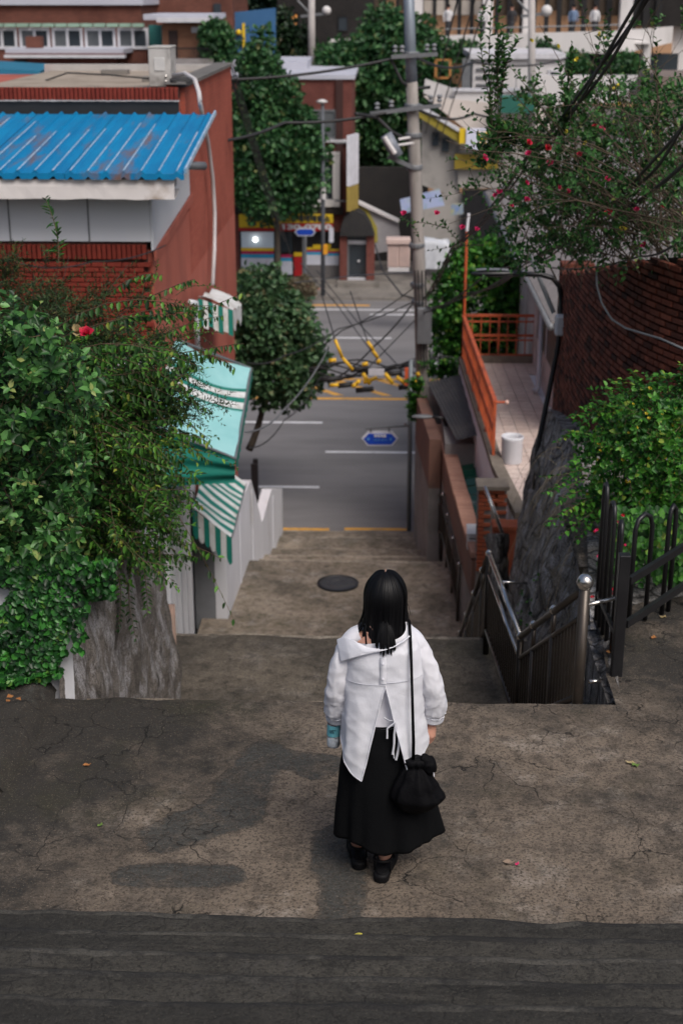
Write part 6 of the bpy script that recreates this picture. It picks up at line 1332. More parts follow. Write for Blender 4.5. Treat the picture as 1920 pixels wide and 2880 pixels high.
# tall brick wall, blue sheet, dark building, lit windows
TB = empty('brick_tower', (-6, 74, 0), 'tall brown brick side wall behind the conical tree', 'building'); x0, x1, z0, z1 = R4(588, 658, -80, 190, 72); MB().box(x0-3, x1, 72, 80, -.05, z1).build('wall', M_BRK2, TB)
for k in range(3): slabpix(TB, 'window', M_FGL, 600, 622, 10+k*60, 40+k*60, 71.9, .09)
BS = empty('blue_sheet_fence', (-3, 74, 0), 'blue sheet hoarding behind the conical tree', 'hoarding'); mb = MB(); mb.slab([Vector((P(u, v, Y=73).x, 73, P(u, v, Y=73).z)) for u, v in ((660,34),(775,22),(775,150),(700,175),(662,150))], (0, .2, 0)); mb.build('sheet', pm('hoarding_blue', (.03,.11,.26), (.04,.13,.28), 1, .6), BS); slabpix(BS, 'yellow_post', M_YEL, 681, 690, 65, 145, 72.8, .1); MB().sphere(P(671, 91, Y=72.8), .14, 8).build('yellow_disc', M_YEL, BS)
DB = empty('dark_building', (0, 88, 0), 'dark slate building with small lit orange window at the top', 'building'); x0, x1, z0, z1 = R4(778, 1050, -90, 200, 82); MB().box(x0, x1, 82, 92, -.05, z1).build('wall', M_BRKD, DB)
window(DB, 808, 838, 38, 58, 82, 1, M_WARM2, .05, M_BLACK); window(DB, 810, 838, 62, 78, 82, 1, M_WARM2, .05, M_BLACK); window(DB, 950, 978, 45, 88, 82, 1, M_FGL, .05, M_BLACK); slabpix(DB, 'parapet', M_CONCW, 925, 990, 112, 132, 81, .9)
# ---- white gallery building with balcony and people
GB = empty('gallery_building', (8, 92, 0), 'white modern building with lit glass front and long white balcony at the top', 'building')
xa, xb = P(1018, 50, Y=84).x, P(1900, 50, Y=84).x
MB().box(xa, xb, 84.6, 85, -.05, 17).build('lit_wall', M_WARM, GB); MB().box(xa-1, xb+3, 85.01, 96, -.05, 18).build('wall', M_CONCW, GB)
for k, u in enumerate((1020, 1165, 1360, 1475, 1750)): slabpix(GB, 'column', M_CONCW, u, u+(22 if k else 12), -60, 118, 82.6, .6)
for k in range(24): slabpix(GB, 'mullion', M_BLACK, 1044+k*35, 1050+k*35, -60, 100, 84.0, .1)
for k in range(23): slabpix(GB, 'pane', pm('dim_glass', (.10,.075,.055), (.06,.05,.045), .3, .1), 1051+k*35, 1078+k*35, -60, random.choice((40, 44, -10, 30)), 84.3, .05)
slabpix(GB, 'blind', pm('pale_blind', (.42,.38,.34), None, 1, .8), 1160, 1380, 0, 42, 84.12, .05)
slabpix(GB, 'floor_slab', M_CONCW, 925, 1830, 118, 124, 80.0, 5); 
mb = MB(); pa, pb_, pc = P(1240, 100, Y=79), P(1740, 100, Y=79), P(1892, 74, Y=84); 
def bal(p, q, va0, va1, vb0, vb1, nm):
    a0, a1 = P(va0[0], va0[1], Y=va0[2]), P(va1[0], va1[1], Y=va1[2]); b0, b1 = P(vb0[0], vb0[1], Y=vb0[2]), P(vb1[0], vb1[1], Y=vb1[2]); m_ = MB(); m_.slab([a1, b1, b0, a0], (0, .25, 0)); m_.build(nm, M_CONCW, GB)
bal(0, 0, (1235,100,79), (1240,136,79), (1745,86,79), (1745,152,79), 'balcony_front'); bal(0, 0, (1745,86,79), (1745,152,79), (1892,74,83), (1888,120,83), 'balcony_return'); slabpix(GB, 'balcony_wing', M_CONCW, 925, 985, 110, 124, 80, .3)
for u in (1460, 1810): slabpix(GB, 'pier', M_CONCW, u, u+14, 120, 215, 80.5, .5)
slabpix(GB, 'undercroft', M_FGL, 1480, 1900, 150, 240, 83.9, .6); slabpix(GB, 'side_wall', M_BRKD, 1760, 2100, -60, 75, 84.2, .3)
MB().tube([P(1250, 82, Y=79.1), P(1745, 70, Y=79.1)], .04, 6).build('handrail', M_GREYM, GB)
pers_mesh = None
def tinyperson(u, v, Y, top, bottom, label):
    b = P(u, v, Y=Y); T = empty('person', b, label, 'person', 'people behind the gallery glass')
    mb = MB(); prof = [(.10,0),(.11,.05),(.10,.45),(.15,.8),(.14,.95),(.155,1.1),(.20,1.3),(.17,1.42),(.06,1.47),(.055,1.52),(.09,1.56),(.105,1.63),(.09,1.71),(.03,1.75)]
    mb.lathe(prof, b, 14); mb.v = [(p[0], b.y+(p[1]-b.y)*.62, p[2]) for p in mb.v]; o = mb.build('body', M_SKIN, T, smooth=True)
    for s_ in (-1, 1): MB().tube([b+Vector((s_*.19,0,1.36)), b+Vector((s_*.25,-.02,1.1)), b+Vector((s_*.22,-.12,.85))], [.055,.045,.035], 7).build('sleeve', top, T, smooth=True)
    MB().lathe([(.155,.85),(.165,1.0),(.175,1.15),(.215,1.32),(.18,1.43),(.07,1.46)], b, 14).build('top', top, T, smooth=True); MB().lathe([(.115,.02),(.12,.4),(.17,.82),(.16,.9)], b, 14).build('trousers', bottom, T, smooth=True); MB().sphere(b+Vector((0,.01,1.67)), .112, 8).build('hair', M_HAIR, T, smooth=True)
M_PW = pm('far_white_top', (.6,.6,.62)); M_PD = pm('far_dark_cloth', (.03,.03,.035)); M_PB = pm('far_blue_top', (.15,.22,.35))
for u, top, lab in ((1258, M_PW, 'standing person in white top, leftmost behind the gallery glass'), (1355, M_PW, 'person in white beside the gallery column'), (1436, M_PD, 'person in dark clothes between two gallery columns'), (1608, M_PB, 'person in blue top behind the right gallery windows'), (1668, M_PW, 'rightmost person in pale top behind the gallery glass')):
    tinyperson(u, 108, 82.0, top, M_PD, lab)
# ---- white terraced shop with yellow awning board
WT = empty('white_shop', (4, 62, 0), 'stepped white building with olive yellow sign boards right of the utility pole', 'building')
Yw = 60.0
def wpoly(nm, mat, pts, Y, d): mb = MB(); mb.slab([Vector((P(u, v, Y=Y).x, Y, P(u, v, Y=Y).z)) for u, v in reversed(pts)], (0, d, 0)); return mb.build(nm, mat, WT)
M_WT2 = pm('warm_white', (.66,.6,.56), (.56,.5,.46), 1, .8)
slabpix(WT, 'rear_block', M_CONCW, 1330, 1580, 165, 300, 66, 6); slabpix(WT, 'rear_cap', M_FRAME, 1322, 1590, 150, 166, 65.8, 6.4)
for k in range(3): slabpix(WT, 'louvre', M_GREYM, 1338, 1400, 192+k*22, 198+k*22, 65.9, .09)
window(WT, 1540, 1572, 196, 240, 66, 1, M_FGL, .1); slabpix(WT, 'post', M_GREYM, 1300, 1320, 165, 250, 64, .3); slabpix(WT, 'column', M_CONCW, 1452, 1466, 215, 330, 62.5, .4); slabpix(WT, 'column', M_CONCW, 1495, 1515, 215, 330, 62.5, .4)
wpoly('balustrade', M_CONCW, [(1195,222),(1275,250),(1275,300),(1190,262)], 61.5, .3); slabpix(WT, 'balustrade', M_CONCW, 1276, 1460, 258, 302, 60.8, .4); slabpix(WT, 'balustrade_cap', M_FRAME, 1274, 1462, 250, 258, 60.7, .6); slabpix(WT, 'long_parapet', M_CONCW, 1500, 1840, 212, 290, 64, .4)
wpoly('roof_terrace', M_WT2, [(1190,270),(1310,365),(1560,365),(1520,305)], 60.2, .2)
wpoly('awning_board', pm('olive_yellow', (.30,.24,.03), (.26,.21,.03), 1, .7), [(1170,300),(1292,374),(1292,403),(1172,326)], 58.8, .3); wpoly('board_cap', M_FRAME, [(1170,288),(1308,372),(1292,373),(1170,300)], 58.7, .5); slabpix(WT, 'yellow_end', M_YEL, 1292, 1310, 363, 404, 58.6, .4)
sg = slabpix(WT, 'sign_board', pm('sign_bluewhite', (.66,.68,.82), None, 2, .5), 1310, 1440, 362, 423, 58.5, .2, bevel=.02)
for u, v, w_, h_ in ((1345,372,40,8),(1352,384,14,22),(1374,362,20,20),(1395,366,18,16),(1340,402,36,8)): slabpix(WT, 'sign_mark', M_YEL, u, u+w_, v, v+h_, 58.47, .03, sg)
for u, v, w_, h_ in ((1372,374,34,16),(1380,392,22,18)): slabpix(WT, 'sign_mark', pm('sign_green', (.01,.13,.07)), u, u+w_, v, v+h_, 58.44, .03, sg)
M_WTG = pm('grey_white_wall', (.36,.34,.32), (.3,.285,.27), 1, .85, dirt=(.2,.19,.18)); wpoly('side_wall', M_WTG, [(1185,330),(1292,402),(1292,560),(1185,520)], 59.4, .3); slabpix(WT, 'front_wall', M_WTG, 1290, 1600, 405, 530, 59.2, .3)
for u in (1215, 1243): slabpix(WT, 'window', M_FGL, u, u+18, 372+(u-1215)*.6, 410+(u-1215)*.6, 59.2, .15)
slabpix(WT, 'shop_band', pm('mustard', (.26,.19,.02), None, 1, .6), 1278, 1400, 434, 476, 58.9, .2); slabpix(WT, 'shop_front', M_BLACK, 1300, 1560, 532, 680, 59, .2); slabpix(WT, 'ground_wall', M_WTG, 1180, 1300, 545, 700, 59.3, .3)
# leaning banners
for nm, lab, pts, mat in (('street_banner', 'pale blue printed banner board leaning behind the utility pole', [(1124,562),(1235,532),(1250,578),(1130,600)], pm('banner_print', (.42,.48,.62), (.3,.36,.6), 2, .6, dirt=(.2,.35,.25), dscale=2.5, dlo=.52)), ('yellow_banner', 'yellow and blue banner board right of the utility pole', [(1268,575),(1302,572),(1302,602),(1266,606)], pm('banner_print2', (.45,.42,.05), (.1,.2,.5), 3, .6))):
    mb = MB(); mb.slab([Vector((P(u, v, Y=57.5).x, 57.5, P(u, v, Y=57.5).z)) for u, v in reversed(pts)], (0, .12, 0)); thing_mesh(mb, nm, mat, lab, 'banner')
# buildings glimpsed through the rose
RB = empty('corner_shops', (18, 55, 0), 'row of shops with yellow and blue fronts half hidden by the climbing rose', 'building')
for u0, u1, v0, v1, Y, m_, nm in ((1450,2050,300,760,64,M_GREYR,'wall'),(1830,2100,350,386,57,M_YEL,'sign_board'),(1840,2100,436,468,57,M_YEL,'sign_board'),(1830,2100,390,434,57.2,M_WT2,'shop_band'),(1860,2100,470,640,57.3,M_FGL2,'shop_front'),(1870,2050,610,760,42,pm('tarp_blue', (.02,.16,.42), None, 1, .6),'blue_shutter'),(1500,1560,600,700,57.3,M_YEL,'sign_board'),(1440,1500,590,720,57.4,M_WT2,'shop_band'),(1560,1830,480,720,57.6,pm('dim_front', (.08,.075,.07), (.05,.05,.05), 1, .7),'shop_front')):
    slabpix(RB, nm, m_, u0, u1, v0, v1, Y, .4)
wpoly2 = MB(); wpoly2.slab([Vector((P(u, v, Y=58).x, 58, P(u, v, Y=58).z)) for u, v in reversed([(1820,300),(1860,215),(2050,215),(2050,330)])], (0, 5, 0)); wpoly2.build('roof', pm('brown_roof', (.2,.16,.14), None, 2, .8), RB)
slabpix(RB, 'green_canopy', pm('canopy_green', (.02,.13,.10), None, 1, .6), 1410, 1500, 276, 318, 58, 2)
# wooded hill behind everything
hl = MB(); hl.grid(lambda a, b: (lerp(-160, 160, a/60), lerp(98, 180, b/12), interp(b, (0, 3, 12), (-.1, 14, 34))+3*nz(a*.4, b*.5, 0)), 61, 13); tag(hl.build('hill', pm('wooded_slope', (.012,.025,.012), (.02,.04,.018), .3, .95, 1, 1.2), None, smooth=True), kind='structure')
hw = Plant()
for k in range(900): hw.clump((random.uniform(-50, 50), random.uniform(96, 106), random.uniform(3, 20)), 1.6, 26, .7, .45)
o = leaves_obj('far_wood', hw.p, hw.a, hw.n, hw.l, hw.w, ML_DARK, None); tag(o, 'dark mass of trees on the slope behind the buildings', 'wood', kind='stuff')
# low walls/hoardings left of the brick house roof
slabs = empty('left_neighbour_house', (-9, 33, 0), 'neighbouring house with pale roof and teal awning left of the red brick house', 'house')
mb = MB(); mb.slab([P(-200, 330, Y=25), P(70, 235, Y=34), P(70, 260, Y=34), P(-200, 400, Y=25)], (-.1,.1,-.05)); mb.build('roof', M_ROOFW, slabs)
MB().box(-14, P(20, 300, Y=30).x, 27, 36, -.05, 8.9).build('wall', pm('pale_grey', (.42,.43,.5)), slabs); mb = MB(); mb.slab([P(-60, 190, Y=36), P(115, 200, Y=36), P(112, 222, Y=36), P(-60, 205, Y=36)], (0,1.5,.1)); mb.build('teal_awning', pm('teal_sheet', (.02,.16,.26), None, 1, .5), slabs)

# ================================================================ trees across and beside the road
def tree(name, label, base, crown, trunk_r, mat, n, L, W, clump=.35, lean=None, bark=M_BARK, group=None, limbs=7, top=None):
    "crown: list of (centre, radii) ellipsoids"
    T = empty(name, base, label, 'tree', group); base = Vector(base); pl = Plant()
    c0 = Vector(crown[0][0]); mid = lean or base.lerp(c0, .5)
    tr = MB(); tr.tube(bent(base, Vector(mid), c0, 9), trunk_r, 9, trunk_r*.4)
    for k in range(limbs):
        c, r = random.choice(crown); e = Vector(c)+Vector((random.uniform(-.8,.8)*r[0], random.uniform(-.8,.8)*r[1], random.uniform(-.5,.9)*r[2])); s = base.lerp(c0, random.uniform(.5,.9)); tr.tube(bent(s, s.lerp(e, .5)+Vector((0,0,.1)), e, 6), trunk_r*.4, 6, trunk_r*.1)
    tr.build('trunk', bark, T, smooth=True)
    tot = sum(r[0]*r[1]*r[2] for _, r in crown)
    for c, r in crown:
        for k in range(int(n*r[0]*r[1]*r[2]/tot)):
            q = unit(rnd()); rr = random.uniform(.45, 1.0)**.5; p = np.array(c)+q*np.array(r)*rr*(1+.16*nz(q[0]*3+c[0], q[1]*3, q[2]*3+c[2]))
            pl.clump(p, clump*random.uniform(.6, 1.15), 34, L*1.1, W*1.15)
    leaves_obj('crown', pl.p, pl.a, pl.n, pl.l, pl.w, mat, T)
    return T
Yt = 31.6; tree('roadside_tree', 'leaning leafy tree at the near kerb beside the red brick house', P(700, 1265, Y=Yt), [(P(775, 930, Y=Yt), (.95,.9,.95)), (P(790, 1040, Y=Yt), (1.0,.9,.8)), (P(730, 870, Y=Yt), (.7,.8,.9)), (P(850, 1010, Y=Yt), (.5,.6,.6)), (P(720, 1010, Y=Yt), (.7,.8,.8)), (P(812, 1150, Y=Yt), (.16,.2,.4))], .09, ML_TREE, 420, .12, .075, .26, lean=P(745, 1180, Y=Yt))
Yc = 56.6; tree('conical_tree', 'tall conical dark green street tree in front of the maroon shop', P(782, 770, Y=Yc), [(P(775, 500, Y=Yc), (1.95,1.6,1.5)), (P(770, 400, Y=Yc), (1.8,1.5,1.6)), (P(750, 290, Y=Yc), (1.25,1.2,1.6)), (P(735, 190, Y=Yc), (.75,.8,1.3)), (P(728, 120, Y=Yc), (.35,.4,.7)), (P(845, 420, Y=Yc), (.9,.8,1.3)), (P(690, 400, Y=Yc), (.8,.8,1.6))], .14, ML_TREE2, 620, .2, .13, .42)
Yb = 68; tree('broad_tree', 'big dark broad tree between the utility pole and the maroon building', P(1090, 640, Y=Yb), [(P(1070, 250, Y=Yb), (2.9,2.2,2.2)), (P(1130, 160, Y=Yb), (2.0,1.8,1.6)), (P(960, 190, Y=Yb), (1.2,1.2,1.0)), (P(1100, 100, Y=Yb), (1.2,1.2,1.2)), (P(1190, 220, Y=Yb), (1.2,1.2,1.8)), (P(1040, 360, Y=Yb), (2.0,1.8,1.6)), (P(1110, 430, Y=Yb), (1.6,1.5,1.4))], .3, ML_TREE2, 760, .26, .16, .55)
Yr = 34.0; tree('kerb_tree', 'bushy dark tree beyond the terrace railing', P(1350, 1290, Y=Yr), [(P(1370, 860, Y=Yr), (1.4,1.0,1.3)), (P(1270, 900, Y=Yr), (.55,.6,1.1)), (P(1420, 760, Y=Yr), (.9,.8,.8)), (P(1340, 960, Y=Yr), (.9,.8,.6)), (P(1480, 900, Y=Yr), (.8,.8,1.0)), (P(1340, 740, Y=Yr), (.55,.6,.6))], .1, ML_SHRUB, 380, .12, .075, .28)
tree('slope_tree', 'small dark tree beside the slate building behind the roof', P(590, 190, Y=61), [(P(612, 120, Y=61), (.55,.5,1.0))], .06, ML_TREE2, 60, .2, .12, .35)
tree('wall_tree', 'dark slim tree between the blue hoarding and the slate building', P(800, 200, Y=75), [(P(790, 110, Y=75), (.9,.8,1.6)), (P(830, 150, Y=75), (.9,.8,1.0))], .08, ML_DARK, 90, .25, .16, .45)
for u, v, w_, lab in ((1200,140,38,'round clipped bush left of the gallery balcony pier'), (1308,138,46,'round clipped bush under the middle of the gallery balcony'), (1525,135,40,'low clipped bush under the gallery balcony right of the pier'), (1620,160,34,'dark bush below the gallery balcony near its right end'), (1760,170,45,'bush in the shade below the gallery balcony return')):
    c = P(u, v, Y=76.5); g = empty('clipped_bush', c-Vector((0,0,.8)), lab, 'bush', 'bushes below the gallery balcony'); pl = Plant(); r_ = w_*76.5/4000
    for k in range(60): q = unit(rnd()); q[2] = abs(q[2]); pl.clump(np.array(c)+q*np.array((r_, r_*.8, r_*.95))*random.uniform(.5,1)-np.array((0,0,.5)), .3, 26, .2, .13)
    leaves_obj('foliage', pl.p, pl.a, pl.n, pl.l, pl.w, ML_TREE2, g)
for u, v, w_, lab in ((700,790,46,'pale green hedge bush in front of the left shop window'), (775,795,40,'pale green hedge bush in front of the shop door'), (850,812,34,'low weedy clump on the kerb before the shop')):
    c = P(u, v, Y=55.0); g = empty('hedge_bush', c-Vector((0,0,.4)), lab, 'bush', 'kerbside bushes before the shop'); pl = Plant(); r_ = w_*55/4000
    for k in range(70): q = unit(rnd()); pl.clump(np.array(c)+q*np.array((r_, .5, r_*.75))*random.uniform(.3,1), .2, 24, .13, .09)
    leaves_obj('foliage', pl.p, pl.a, pl.n, pl.l, pl.w, ML_HEDGE if v < 800 else ML_GRASS, g)
g = empty('pole_weeds', P(1165, 1120, Y=29.7), 'bright green weeds growing at the wall beside the sign post', 'weeds'); pl = Plant()
for k in range(60): pl.shoot(P(1166+random.gauss(0,8), random.uniform(1080,1190), Y=29.5), (random.gauss(0,.4),-.3,1), .25, 8, .10, .05, .3, 'spiral')
for k in range(50): pl.shoot(P(1250+random.gauss(0,25), random.uniform(1030,1080), Y=30.2), (random.gauss(0,.5),-.3,.8), .3, 9, .12, .06, .3, 'spiral')
pl.build(g, ML_SHRUB, M_TWIG)
# ================================================================ poles, wires, signs
UP = empty('utility_pole', P(1186, 1470, Y=31.0), 'tall leaning concrete utility pole hung with cables right of the centre', 'utility pole')
MB().tube([P(1192, 1500, Y=31), P(1188, 1060, Y=31), P(1180, 800, Y=31), P(1166, 450, Y=31), P(1157, 230, Y=31)], .165, 14, .125).build('shaft', M_POLE, UP, smooth=True)
MB().tube([P(1157, 232, Y=31), P(1152, 100, Y=31), P(1146, -120, Y=31)], .125, 14, .11).build('upper_shaft', pm('galvanised', (.24,.28,.33), (.2,.23,.27), 2, .5, 0, None, .4), UP, smooth=True)
for v in (152, 298, 380, 470, 690, 800, 850): c = P(1160+(v-300)*.03, v, Y=31); MB().lathe([(.165,-.05),(.175,-.03),(.175,.03),(.165,.05)], c, 14).build('band', M_GREYM, UP)
for u0, v0, u1, v1 in ((1100,160,1230,152),(1040,320,1240,296),(1090,440,1160,470)): MB().bar(P(u0, v0, Y=30.8), P(u1, v1, Y=30.8), .08, .08).build('crossarm', M_GREYM, UP)
for u, v in ((1110,150),(1130,150),(1200,146),(1220,145),(1060,310),(1100,304),(1210,290),(1235,288)): MB().lathe([(.03,0),(.06,.04),(.03,.08),(.06,.12),(.03,.16)], P(u, v, Y=30.8), 10).build('insulator', M_GREYM, UP)
q0, q1 = P(1078, 378, Y=30.7), P(1118, 440, Y=30.7); c = (q0+q1)/2; MB().tube([q0+Vector((.05,0,0)), q1], .13, 12).build('street_light_head', pm('light_grey_metal', (.2,.22,.26), None, 3, .4), UP, smooth=True); MB().tube([P(1080, 385, Y=30.5), P(1110, 432, Y=30.5)], .05, 8).build('lamp_lens', M_CONCW, UP)
for u0, v0, u1, v1 in ((1120,392,1165,384),(1120,408,1165,402)): MB().tube([P(u0, v0, Y=30.8), P(u1, v1, Y=30.9)], .03, 6).build('lamp_bracket', M_CONCW, UP)
MB().box(*(lambda c: (c.x-.16, c.x+.16, c.y-.2, c.y-.02, c.z-.5, c.z+.3))(P(1192, 900, Y=30.85))).build('junction_box', M_GREYM, UP, bevel=.02)
for du in (-14, -5, 6, 15): MB().tube([P(1180+du, 760, Y=30.78), P(1184+du*.9, 900, Y=30.78), P(1188+du*.8, 1040, Y=30.78)], .018, 6).build('riser_cable', M_CABLE, UP)
def wire(pts, r, label, name='overhead_wire', mat=M_CABLE, sag=.0, cat='cable', group='overhead cables', n=14):
    V_ = [P(u, v, Y=Y) for u, v, Y in pts]; out = []
    for i in range(len(V_)-1):
        for k in range(n): t = k/n; out.append(V_[i].lerp(V_[i+1], t)-Vector((0,0,sag*4*t*(1-t))))
    out.append(V_[-1]); return thing_mesh(MB().tube(out, r, 6), name, mat, label, cat, group, smooth=True)
def twist(pts, r, n, lab, grp='overhead cables', amp=.03):
    "a lashed bundle: one thing, each conductor a part"
    V_ = [P(u, v, Y=Y) for u, v, Y in pts]; T = empty('cable_bundle', V_[-1], lab, 'cable', grp)
    for q in range(n):
        out = []
        for i in range(len(V_)-1):
            for k in range(16): t = k/16; an = q*TAU/n+(i+t)*5; out.append(V_[i].lerp(V_[i+1], t)-Vector((0,0,.12*4*t*(1-t)))+Vector((amp*math.cos(an), 0, amp*math.sin(an))))
        MB().tube(out, r, 6).build('conductor', M_CABLE, T, smooth=True)
    return T
twist([(1830,-40,9.5),(1500,420,15),(1270,700,22),(1186,845,30.8)], .014, 3, 'thick black cable bundle running from the top right corner down to the pole')
twist([(1990,250,9.5),(1720,560,14),(1480,740,22),(1300,830,30),(1190,862,30.8)], .014, 2, 'second black cable bundle crossing the climbing rose from the right edge')
wire([(1990,400,10),(1640,640,16),(1380,760,24),(1190,880,30.8)], .016, 'single black cable low across the rose bush to the pole', sag=.1)
wire([(1990,590,10.5),(1800,720,13),(1500,740,20),(1192,870,30.8)], .010, 'thin cable across the blue shop front and the rose', sag=.1)
wire([(600,225,30),(1157,152,31)], .032, 'upper heavy cable from the red brick house to the pole top', sag=.12)
wire([(560,400,28),(800,345,30),(1160,298,31)], .034, 'second heavy cable from the red brick flank to the pole', sag=.1)
wire([(1157,152,31),(1330,175,38),(1600,160,60)], .032, 'heavy cable from the pole top toward the white shop', sag=.2)
wire([(1160,298,31),(1330,320,40),(1600,330,60)], .032, 'heavy cable from the pole past the yellow sign board', sag=.2)
wire([(1100,170,30.9),(1130,230,30.9),(1160,250,31),(1210,245,31)], .035, 'drooping jumper cable on the left of the pole top')
wire([(1000,320,30),(1060,330,30.8),(1100,370,30.8),(1150,396,31)], .04, 'drooping cable loop feeding the lamp on the pole')
for k, (a, b) in enumerate((((640,180,29.4),(790,660,50)), ((648,180,29.4),(800,680,50)), ((656,185,29.4),(830,760,50)), ((640,190,29.4),(775,640,50)))): wire([a, b], .015, ('leftmost', 'second', 'third', 'rearmost')[k]+' thin wire falling from the red brick roof corner past the conical tree')
for k, (a, b) in enumerate((((1290,-20,34),(1195,380,60)), ((1340,-20,34),(1215,400,60)), ((1375,-20,34),(1235,400,60)))): wire([a, b], .02, ('left', 'middle', 'right')[k]+' of three wires slanting down from the top edge to the yellow sign board')
wire([(845,740,40),(950,860,36),(1060,1010,31.5)], .014, 'wire slanting over the far lanes from the left'); wire([(890,760,40),(1000,900,36),(1130,1040,31.5)], .014, 'wire slanting over the far lanes nearer the middle')
wire([(820,1010,32),(960,930,31.5),(1186,790,31)], .014, 'wire rising from the roadside tree to the pole', sag=.1); wire([(920,1075,31),(1050,975,31),(1186,815,31)], .02, 'thick wire rising from the yellow tagged bundle to the pole', sag=.1)
wire([(1010,1060,31),(1186,880,31)], .012, 'thin wire from the tagged bundle up to the pole'); wire([(700,1260,24),(800,1180,28),(900,1060,31),(1186,1000,31)], .013, 'wire crossing the near lanes below the roadside tree', sag=.15)
wire([(695,1020,24.5),(800,1000,28),(950,925,31),(1186,835,31)], .014, 'cable from the awning corner to the pole', sag=.08); wire([(690,1215,24.5),(800,1150,27),(920,985,31)], .018, 'grey cable drooping below the roadside tree', mat=M_GREYM, sag=.12)
wire([(830,795,45),(1000,775,40),(1180,765,31)], .02, 'pale thin wire in front of the porch', mat=M_GREYM)
wire([(1055,690,45),(1075,760,42),(1130,830,38),(1184,845,31)], .024, 'black cable curving behind the pink cabinet'); wire([(60,742,15),(260,735,16.5),(465,690,18.7)], .008, 'thin wire sagging across the red brick facade', sag=.06)
# tagged bundle with yellow guards across the pole
TB_ = empty('tagged_cable_bundle', P(1050, 1070, Y=30.9), 'black cable bundle with splice boxes and yellow guards low across the road', 'cable bundle')
for q in range(6):
    pts = [P(lerp(820, 1300, k/18), 1050+14*math.sin(k*.7+q)+6*(q-3)-18*k/18, Y=31.2+.1*math.cos(q)) for k in range(19)]; MB().tube(pts, .02, 6).build('conductor', M_CABLE, TB_, smooth=True)
for u, v, l_ in ((900,1068,60),(985,1040,50),(1085,1052,46),(1230,1040,40),(950,1085,40),(1120,1090,36),(1000,1098,50)): MB().tube([P(u, v, Y=31), P(u+l_, v-4, Y=31)], .06, 10).build('splice_box', M_CABLE, TB_, smooth=True)
yg = pm('guard_yellow', (.78,.46,.02), (.7,.4,.02), 3, .5)
for u0, v0, u1, v1 in ((942,955,962,1005),(962,1005,992,1040),(1033,960,1050,985),(1048,985,1062,1006),(1020,1050,1040,1080),(1082,1050,1104,1078),(1022,1076,1060,1062),(1000,1080,1012,1070),(928,1084,952,1082),(990,1088,1002,1078),(1115,1060,1140,1080),(1172,1048,1178,1056),(1150,1070,1170,1076),(925,1015,945,1012),(1018,1026,1034,1022),(1060,1020,1070,1012)):
    MB().tube([P(u0, v0, Y=30.8), P(u1, v1, Y=30.8)], .036 if v0 < 1010 else .045, 8).build('yellow_guard', yg, TB_, smooth=True)
slabpix(TB_, 'white_plate', pm('plate_white', (.55,.55,.6)), 1036, 1080, 1038, 1056, 30.6, .05); slabpix(TB_, 'orange_tag', pm('tag_orange', (.7,.12,.04)), 1138, 1148, 1035, 1085, 30.7, .05)
MB().tube([P(942, 955, Y=30.8), P(905, 830, Y=33)], .015, 5).build('guy_wire', M_CABLE, TB_); MB().tube([P(1033, 960, Y=30.8), P(985, 820, Y=33)], .015, 5).build('guy_wire', M_CABLE, TB_)
# blue street name sign
M_SIGNB = pm('sign_blue', (.008,.05,.40), (.01,.06,.42), 2, .4); M_SIGNW = pm('sign_rim', (.62,.64,.72), None, 3, .5)
def hexpts(u0, u1, v0, v1, Y, ins): return [Vector((P(u, v, Y=Y).x, Y, P(u, v, Y=Y).z)) for u, v in ((u0, (v0+v1)/2), (u0+ins, v1), (u1-ins, v1), (u1, (v0+v1)/2), (u1-ins, v0), (u0+ins, v0))]
SS = empty('street_name_sign', P(1149, 1492, Z=0), 'blue pointed street name sign on a grey post at the foot of the stairs', 'street sign')
b0 = SS.location; MB().tube([Vector((b0.x, b0.y, -.05)), Vector((b0.x-.02, b0.y, P(1150, 1012, Y=b0.y).z))], .05, 12).build('post', pm('post_grey', (.19,.22,.24), (.16,.185,.2), 3, .5, 0, None, .3), SS, smooth=True)
Ys = b0.y-.05; MB().slab(hexpts(1016, 1120, 1212, 1254, Ys, 18), (0,.03,0)).build('rim', M_SIGNW, SS); bl = MB().slab(hexpts(1022, 1114, 1220, 1250, Ys-.012, 14), (0,.011,0)).build('panel', M_SIGNB, SS)
MB().bar(P(1025, 1206, Y=Ys), P(1150, 1197, Y=Ys), .04, .04).build('bracket_arm', M_GREYM, SS); 
for u in (1042, 1094): MB().box(*(lambda c: (c.x-.02, c.x+.02, c.y, c.y+.03, c.z-.06, c.z+.06))(P(u, 1209, Y=Ys))).build('clip', M_GREYM, SS)
MB().sphere(P(1140, 1193, Y=Ys), .03, 8).build('bolt', M_CHROME, SS)
signtext('거제대로', 1050, 1086, 1222, 1231, Ys-.015, M_SIGNW, SS, .004); signtext('Geoje-daero', 1050, 1088, 1234, 1240, Ys-.015, pm('sign_pale_blue', (.1,.3,.6)), SS, 0)
for u in (1035, 1098): signtext('1', u-3, u+3, 1231, 1240, Ys-.015, pm('sign_pale_blue', (.1,.3,.6)), SS, 0)
SS2 = empty('far_street_sign', P(858, 800, Y=56.5), 'small blue street name sign on a post in front of the shop', 'street sign'); Ys = 56.3
MB().slab(hexpts(828, 888, 642, 664, Ys, 10), (0,.05,0)).build('rim', M_SIGNW, SS2); MB().slab(hexpts(832, 884, 645, 661, Ys-.02, 8), (0,.019,0)).build('panel', M_SIGNB, SS2); MB().tube([P(858, 664, Y=56.35), P(858, 805, Y=56.35)], .06, 8).build('post', M_GREYM, SS2)
